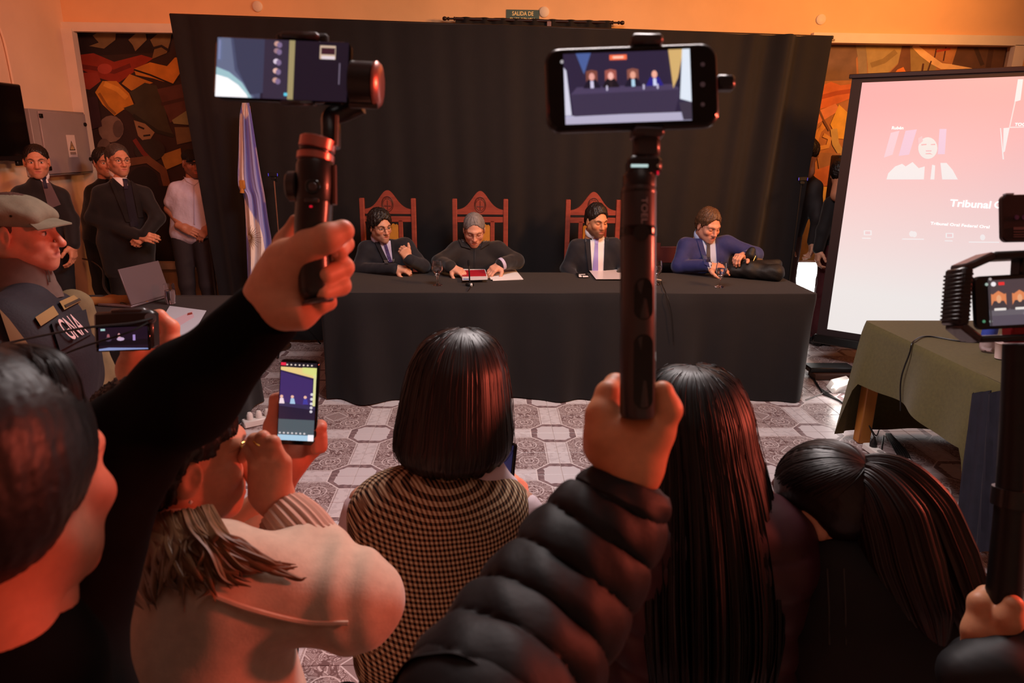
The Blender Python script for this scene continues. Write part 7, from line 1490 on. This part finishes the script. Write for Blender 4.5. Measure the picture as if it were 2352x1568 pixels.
b = MB(); st5 = [(.016*math.cos(PI/2+k*PI/5)*(1 if k % 2 == 0 else .45), .016*math.sin(PI/2+k*PI/5)*(1 if k % 2 == 0 else .45)) for k in range(10)]; ce = T_([(.046, .071, .045)])[0]; nn_ = unit(F_[:, 0]*.75+F_[:, 1]*.66); uxx = unit(np.cross(F_[:, 2], nn_)); b.prism(st5, ce, uxx, F_[:, 2], nn_, .004).put('cap_badge', M('badge_gold', (220, 160, 60), .35, metal=.6), t)
gait = M('grey_green_fleece', (96, 78, 70), .9, noise=(30, .15))
rows = []
for z, r in ((-.075, .071), (-.095, .076), (-.115, .077), (-.135, .083), (-.155, .085), (-.18, .095), (-.2, .1)):
    a = np.linspace(0, 2*PI, 49)[:-1]; rows.append(T_(np.stack([r*np.cos(a), -.028+r*1.05*np.sin(a)+.012*(np.sin(a) > 0)*np.sin(a), z+.012*np.sin(a)*-1+.004*np.sin(a*5+z*90)], 1)))
MB().grid(np.array(rows)[:, ::-1], closed=True).put('neck_gaiter', gait, t)
zp = T_([(.02, .068, -.1)])[0]; MB().tube([zp, zp+V3(.004, -.004, -.03), zp+V3(.003, -.006, -.055)], [.0016, .0016, .003], 6).put('zip_pull', steel, t)
vest = M('black_vest_nylon', (30, 24, 32), .75, noise=(30, .15), bump=(150, .3, .003)); camo = M('olive_sleeve_cloth', (112, 96, 66), .85, noise=(14, .25))
sN, sF = P(-10, 745, -.12), P(168, 706, .2)
GP = [cap(P(58, 700, .02), P(5, 735, -.12), .06, .07, .05), cap(P(62, 700, .04), P(150, 722, .18), .06, .065, .05), cap(P(30, 830, -.08), hips[0], .13, .13, .08), cap(P(125, 830, .1), hips[1], .13, .13, .08), cap(P(90, 820, -.02), P(95, 1000, .0), .14, .14, .08)]
v, f = limb_cloth(GP, .009, .003, 18, 14); put('protective_vest', v, f, vest, t)
AP = [cap(sN, P(-60, 900, -.15), .062, .056, .05), cap(P(-60, 900, -.15), P(40, 1010, -.05), .055, .045, .03), cap(sF, P(220, 860, .22), .06, .055, .05), cap(P(220, 860, .22), P(190, 980, .1), .054, .045, .03)]
for q_ in (AP[:2], AP[2:]): v, f = limb_cloth(q_, .009, .004, 30, 15); put('sleeve', v, f, camo, t)
sk = [skinned(*sdf_mesh(bare_torso(P(62, 735, .03), sN, sF, *hips, .1), .014), gskin), skinned(*sdf_mesh(hand(P(45, 1015, -.04), V3(.5, 0, -.8), V3(-.5, -.8, 0), V3(.5, 0, .4)), .004), gskin), skinned(*sdf_mesh(hand(P(188, 985, .1), V3(-.3, -.2, -.9), V3(.3, 0, 0), V3(-.5, 0, .4)), .004), gskin), skinned(*sdf_mesh([cap(sN, P(-60, 900, -.15), .04, .035), cap(P(-60, 900, -.15), P(40, 1010, -.05), .035, .028), cap(sF, P(220, 860, .22), .04, .035), cap(P(220, 860, .22), P(190, 980, .1), .035, .028)], .01), gskin)]
finish_body(t, hd, sk)
simple_legs(t, hips, [q-V3(0, 0, .43) for q in hips], [V3(q[0], q[1], .09) for q in hips], M('olive_trousers', (80, 72, 52), .85), toe=V3(1, -.2, 0))
def badge(quad, name, mat, thick=.004, off=.004): return sheet_px(GP, quad, None, MB(), (8, 6), thick, off, D=D).put(name, mat, t)
badge([(121, 742), (200, 706), (212, 766), (140, 802)], 'chest_patch', M('patch_black', (24, 18, 26), .8))
badge([(83, 728), (122, 702), (134, 722), (95, 747)], 'name_tape', M('tape_khaki', (142, 112, 66), .8)); badge([(136, 692), (181, 671), (192, 689), (148, 711)], 'name_tape', M('tape_khaki', (0, 0, 0))); badge([(148, 700), (184, 683), (188, 689), (152, 706)], 'tape_print', M('tape_dark', (52, 38, 26), .8), .001, .009)
badge([(0, 712), (22, 735), (64, 790), (30, 800)], 'shoulder_strap', M('strap_khaki', (128, 104, 72), .8), .008)
RL = lambda q, off=.0098: lay(GP, [q], unit(q-CAMP), off)[0]
ctr = RL(P(166, 754)); pa, pb = RL(P(140, 766)), RL(P(192, 742)); ux = unit(pb-pa); pc_, pd = RL(P(160, 735)), RL(P(170, 775)); uy = unit(pc_-pd); uy = unit(uy-ux*np.dot(uy, ux))
text_mesh('patch_lettering', 'GNA', M('letter_pink_grey', (208, 176, 176), .8), t, ctr-np.cross(ux, uy)*-.003, ux, uy, .07, bold=.006, width=.088)
# ------------------------------------------------ person at far left edge with raised arm holding the left gimbal
D = .62; P = lambda x, y, d=0: WD(x, y, D+d)
base = P(0, 1500, -.06); t = person('dark-haired person at bottom left raising an arm in a black sleeve', (base[0], base[1]))
lskin = (206, 132, 104)
hd, H = head(P(4, 1110, .0), 176, 8, 3, 1.0, .0026, skin=lskin, ears=False)
shA = P(110, 1560, .12); elA = P(268, 1045, .22); wrA = WD(612, 722, .80)
SL = [cap(shA, elA, .068, .058, .04), cap(elA, WD(430, 900, .83), .060, .056, .04), cap(WD(430, 900, .83), WD(604, 728, .80), .056, .041, .03)]
hips = (V3(base[0]+.1, base[1]-.05, .92), V3(base[0]-.12, base[1]-.05, .92)); nk = P(0, 1400, .0); shB = P(-260, 1520, .0)
fuzzy = M('black_fleece_sleeve', (9, 8, 8), .95, spec=.1, noise=(30, .2))
v, f = limb_cloth(SL+torso(nk+V3(0, 0, -.06), shA, shB, *hips, .115)+[cap(nk+V3(-.01, -.01, .0), nk+V3(0, -.02, -.05), .068, .085, .04), cap(shB, shB+V3(-.04, -.03, -.28), .065, .06, .04), cap(shB+V3(-.04, -.03, -.28), shB+V3(0, .1, -.45), .058, .05, .03)], .007, .003, 30, 17); put('jacket', v, f, fuzzy, t)
# the gripping left hand
Lh = lambda x, y, dz=0: WD(x, y, .78+dz); kk = .78/FPX
HP = [cap(WD(604, 730, .80), Lh(630, 682, .01), .027, .029, .015), cap(Lh(630, 690, .008), Lh(668, 592, .0), .025, .022, .015), cap(Lh(614, 676, .01), Lh(645, 602, .006), .023, .020, .015), cap(Lh(652, 694, .004), Lh(682, 622, .0), .021, .018, .015), cap(Lh(640, 716, .004), Lh(690, 722, .0), .022, .016, .015), cap(Lh(690, 722, .0), Lh(736, 707, .004), .015, .008, .012),
      cap(Lh(658, 612, -.008), Lh(708, 566, -.022), .021, .0175, .014), cap(Lh(708, 566, -.022), Lh(752, 547, -.03), .0172, .0158, .008), cap(Lh(752, 547, -.03), Lh(787, 531, -.022), .0156, .0128, .006),
      cap(Lh(636, 628, .02), Lh(660, 560, .03), .020, .0145, .015), cap(Lh(660, 560, .03), Lh(679, 508, .03), .014, .008, .01)]
for (a_, b_, c_, d_), r0 in ((((690, 575, .045), (765, 556, .040), (791, 560, .012), (779, 578, -.006)), .0105), (((682, 625, .045), (765, 606, .042), (789, 614, .008), (748, 632, -.016)), .0118), (((680, 665, .045), (762, 652, .042), (783, 656, .006), (742, 672, -.016)), .0112), (((676, 698, .04), (742, 690, .036), (754, 694, .01), (738, 700, .0)), .009)):
    HP += [cap(Lh(*a_), Lh(*b_), r0, r0, .01), cap(Lh(*b_), Lh(*c_), r0, r0*.97, .006), cap(Lh(*c_), Lh(*d_), r0*.97, r0*.9, .005)]
HP += [cap(Lh(650, 630, .02), Lh(685, 640, .044), .018, .012, .015)]
sk = [skinned(*sdf_mesh(HP, .0022), (216, 150, 118)), skinned(*sdf_mesh([cap(shA, elA, .042, .036), cap(elA, WD(606, 726, .797), .036, .027)], .008), lskin), skinned(*sdf_mesh(bare_torso(nk, shA, shB, *hips, .09)+[cap(nk, P(10, 1250, .01), .06, .055, .03), cap(shB, shB+V3(-.04, -.03, -.28), .04, .035)], .012), lskin), skinned(*sdf_mesh(hand(shB+V3(0, .1, -.46), V3(0, .5, -.8), V3(-1, 0, 0), V3(0, 1, 0)), .004), lskin)]
finish_body(t, hd, sk)
v, f = hair_cap(H, .010, .006, -.05, -.12, .0, .0006, 160, .0035, 61); put('hair', v, f, hair_m5, t)
flow_hair('hair_shell', t, hair_m5, [ring(0, 786, 8), ring(0, 794, 84), ring(-2, 822, 144), ring(-6, 890, 180), ring(-12, 985, 190), ring(-18, 1075, 184), ring(-24, 1155, 172), ring(-32, 1240, 168), ring(-42, 1330, 160), ring(-56, 1400, 140)], (.28, .96), 2.3, 560, .0014, 13, strands=40, tipvar=.012)
simple_legs(t, hips, [q-V3(0, 0, .43) for q in hips], [V3(q[0], q[1], .09) for q in hips], trs)
nl = MB(); nl.lathe([(.0001, .0022), (.004, .0018), (.0058, 0), (.0001, -.001)], Lh(770, 577, -.0135), 12, np.stack([RTC, UPC, -FWC], 1), .9, 1.2).put('fingernail', M('nail', (224, 160, 136), .3), t)
# ------------------------------------------------ crouching person below the camera with puffer sleeve, holding the middle gimbal
t = person('person in black puffer jacket holding the middle gimbal from below', (-.02, .28))
pth = spline([WD(1450, 1094, .735), WD(1420, 1165, .73), WD(1362, 1250, .715), WD(1298, 1350, .69), WD(1225, 1460, .655), WD(1155, 1570, .61), WD(1090, 1690, .56)], 120); Rr = np.interp(np.linspace(0, 1, 120), [0, .02, .07, .14, .3, .6, 1], [.036, .043, .050, .056, .067, .077, .082]); T = np.gradient(pth, axis=0); T /= np.linalg.norm(T, axis=1)[:, None]; rows = []; u_ = unit(np.cross(T[0], FWC)); rn = np.random.default_rng(5)
for i in range(120):
    u_ = unit(u_-T[i]*np.dot(u_, T[i])); w2 = np.cross(T[i], u_); a = np.linspace(0, 2*PI, 97)[:-1]; s = i/119*6.2+.12*np.sin(a*2+1.2)+.10*np.sin(a+2); q = np.abs(np.sin(s*PI))**.45
    r = Rr[i]*(.90+.12*q+.03*np.sin(a*5+i*.12)*(1-q)+.012*np.sin(a*9+s*4)); r[:] = r if i > 2 else r*.9
    rows.append(pth[i]+r[:, None]*(np.cos(a)[:, None]*u_+np.sin(a)[:, None]*w2))
rows.insert(0, pth[0]+T[0]*.004+.026*(np.cos(a)[:, None]*unit(np.cross(T[0], FWC))+np.sin(a)[:, None]*np.cross(T[0], unit(np.cross(T[0], FWC)))))
puffer = M('black_puffer_nylon', (18, 15, 17), .6, spec=.28, noise=(18, .15), bump=(35, .25, .006))
MB().grid(np.array(rows), closed=True).put('puffer_sleeve', puffer, t)
tabp = WD(1300, 1155, .70); MB().tube(spline([WD(1330, 1150, .70), tabp, WD(1282, 1152, .70)], 8), [.008, .008, .007, .006, .005, .004, .003, .001], 8, flat=.4).put('cuff_tab', puffer, t)
Lq = lambda x, y, dz=0: WD(x, y, .72+dz)
HP = [cap(Lq(1452, 1125, .012), Lq(1450, 1070, .004), .025, .027, .012), cap(Lq(1438, 1090, .002), Lq(1386, 1002, .0), .019, .017, .012), cap(Lq(1448, 1090, .0), Lq(1418, 994, -.004), .019, .017, .012), cap(Lq(1458, 1090, .0), Lq(1452, 998, -.006), .019, .017, .012), cap(Lq(1466, 1088, .002), Lq(1486, 1004, -.003), .019, .017, .012), cap(Lq(1405, 992, .0), Lq(1500, 990, .0), .014, .014, .016),
      cap(Lq(1480, 1062, .002), Lq(1508, 992, .0), .020, .0172, .014), cap(Lq(1508, 992, .0), Lq(1532, 940, -.006), .0168, .0152, .008), cap(Lq(1532, 940, -.006), Lq(1522, 900, -.008), .0150, .0118, .006),
      cap(Lq(1386, 1002, .0), Lq(1383, 952, .002), .0170, .0158, .01), cap(Lq(1383, 952, .002), Lq(1398, 905, .012), .0152, .0138, .007), cap(Lq(1398, 905, .012), Lq(1414, 884, .028), .0136, .012, .006), cap(Lq(1414, 884, .028), Lq(1450, 888, .036), .012, .0105, .006)]
for y in (940, 985, 1020): HP += [cap(Lq(1385, y+22, .008), Lq(1392, y-10, .034), .0155, .0135, .012), cap(Lq(1392, y-10, .034), Lq(1440, y-14, .044), .0135, .012, .008), cap(Lq(1440, y-14, .044), Lq(1484, y-8, .030), .012, .0105, .006)]
HP += [ell(Lq(1378, 998, .0), (.0135, .0125, .0125), None, .01), ell(Lq(1372, 1028, .006), (.0125, .012, .012), None, .01)]
pskin = (214, 146, 106); nk = V3(-.10, .12, 1.10); shS = V3(.06, .22, 1.05); shO = V3(-.30, .12, 1.02); hips = (V3(.02, .1, .5), V3(-.2, .1, .5))
hd, H = head((-.10, .14, 1.24), 180, 10, 0, .95, .007, skin=pskin)
sk = [skinned(*sdf_mesh(HP, .0022), pskin), skinned(*sdf_mesh([cap(pth[-1], shS, .04, .042), cap(pth[4], pth[60], .028, .034), cap(pth[60], pth[-1], .034, .04)], .008), pskin), skinned(*sdf_mesh(bare_torso(nk, shS, shO, *hips, .09)+[cap(shO, (-.38, .2, .8), .04, .035), cap((-.38, .2, .8), (-.2, .4, .72), .035, .028)], .014), pskin), skinned(*sdf_mesh(hand((-.2, .4, .72), V3(.5, .8, 0), V3(0, 0, 1), V3(1, 0, 0)), .004), pskin)]
finish_body(t, hd, sk); v, f = hair_cap(H, .014, .01, seed=71, res=.005); put('hair', v, f, hair_dark, t)
v, f = sdf_mesh(torso(nk, shS, shO, *hips, .13)+[cap(pth[-6], shS, .074, .075, .05), cap(shO, (-.38, .2, .8), .072, .068, .05), cap((-.38, .2, .8), (-.22, .38, .73), .064, .055, .03)], .011); n_ = normals(v, f); v += n_*(.014*np.abs(np.sin(v[:, 2]*30))**.5-.008)[:, None]; put('puffer_jacket', v, f, puffer, t)
squat(t, (-.09, .1, 0), trs, .48, .52)
# ------------------------------------------------ person at right edge holding the monopod
t = person('person at the lower right corner in black gripping the monopod', (1.05, .62)); Q = lambda x, y, d=0: WD(x, y, 1.05+d)
rskin = (200, 140, 104)
HP = [cap(Q(2262, 1540, .03), Q(2260, 1495, .0), .024, .026, .015), cap(Q(2250, 1505, .0), Q(2246, 1450, -.004), .024, .021, .015), cap(Q(2266, 1505, -.004), Q(2272, 1460, -.006), .022, .018, .015), cap(Q(2280, 1505, -.005), Q(2304, 1470, -.015), .021, .019, .015), cap(Q(2246, 1450, -.004), Q(2252, 1385, .0), .020, .0160, .012), cap(Q(2252, 1385, .0), Q(2266, 1366, .008), .016, .0135, .01), cap(Q(2266, 1366, .008), Q(2290, 1370, .02), .0135, .011, .006),
      cap(Q(2304, 1472, -.016), Q(2318, 1420, -.03), .021, .0175, .015), cap(Q(2318, 1420, -.03), Q(2328, 1388, -.034), .0175, .014, .01)]
for y in (1420, 1455, 1485): HP += [cap(Q(2246, y, .01), Q(2256, y-12, .045), .014, .013, .01), cap(Q(2256, y-12, .045), Q(2310, y-12, .055), .013, .011, .008)]
el = V3(1.12, .70, .78); shR_ = V3(1.10, .46, 1.02); nk = V3(1.28, .40, 1.1); shO = V3(1.47, .44, 1.02); hips = (V3(1.2, .4, .5), V3(1.4, .4, .5)); wq = Q(2262, 1535, .03)
hd, H = head((1.28, .42, 1.22), 180, 10, 0, .95, .007, skin=rskin)
sk = [skinned(*sdf_mesh(HP, .0025), rskin), skinned(*sdf_mesh([cap(shR_, el, .04, .035), cap(el, wq, .034, .027), cap(shO, (1.55, .5, .8), .04, .035), cap((1.55, .5, .8), (1.45, .7, .72), .034, .027)], .009), rskin), skinned(*sdf_mesh(bare_torso(nk, shR_, shO, *hips, .09), .014), rskin), skinned(*sdf_mesh(hand((1.45, .7, .72), V3(-.4, .8, 0), V3(0, 0, 1), V3(-1, 0, 0)), .004), rskin)]
finish_body(t, hd, sk); v, f = hair_cap(H, .014, .01, seed=72, res=.005); put('hair', v, f, hair_dark, t)
v, f = limb_cloth(torso(nk, shR_, shO, *hips, .12)+[cap(shR_, el, .065, .062, .05), cap(el, Q(2262, 1545, .035), .064, .05, .03), cap(Q(2222, 1552, -.03), Q(2300, 1540, -.035), .040, .042, .03), cap(Q(2300, 1540, -.035), Q(2375, 1480, -.035), .042, .036, .03), cap(Q(2262, 1560, -.02), Q(2262, 1545, .035), .045, .045, .03), cap(shO, (1.55, .5, .8), .065, .06, .05), cap((1.55, .5, .8), (1.46, .68, .73), .058, .05, .03)], .009, .005, 26, 19); put('jacket', v, f, M('black_nylon_jacket', (17, 16, 19), .6), t)
squat(t, (1.3, .4, 0), trs, .48, .52)
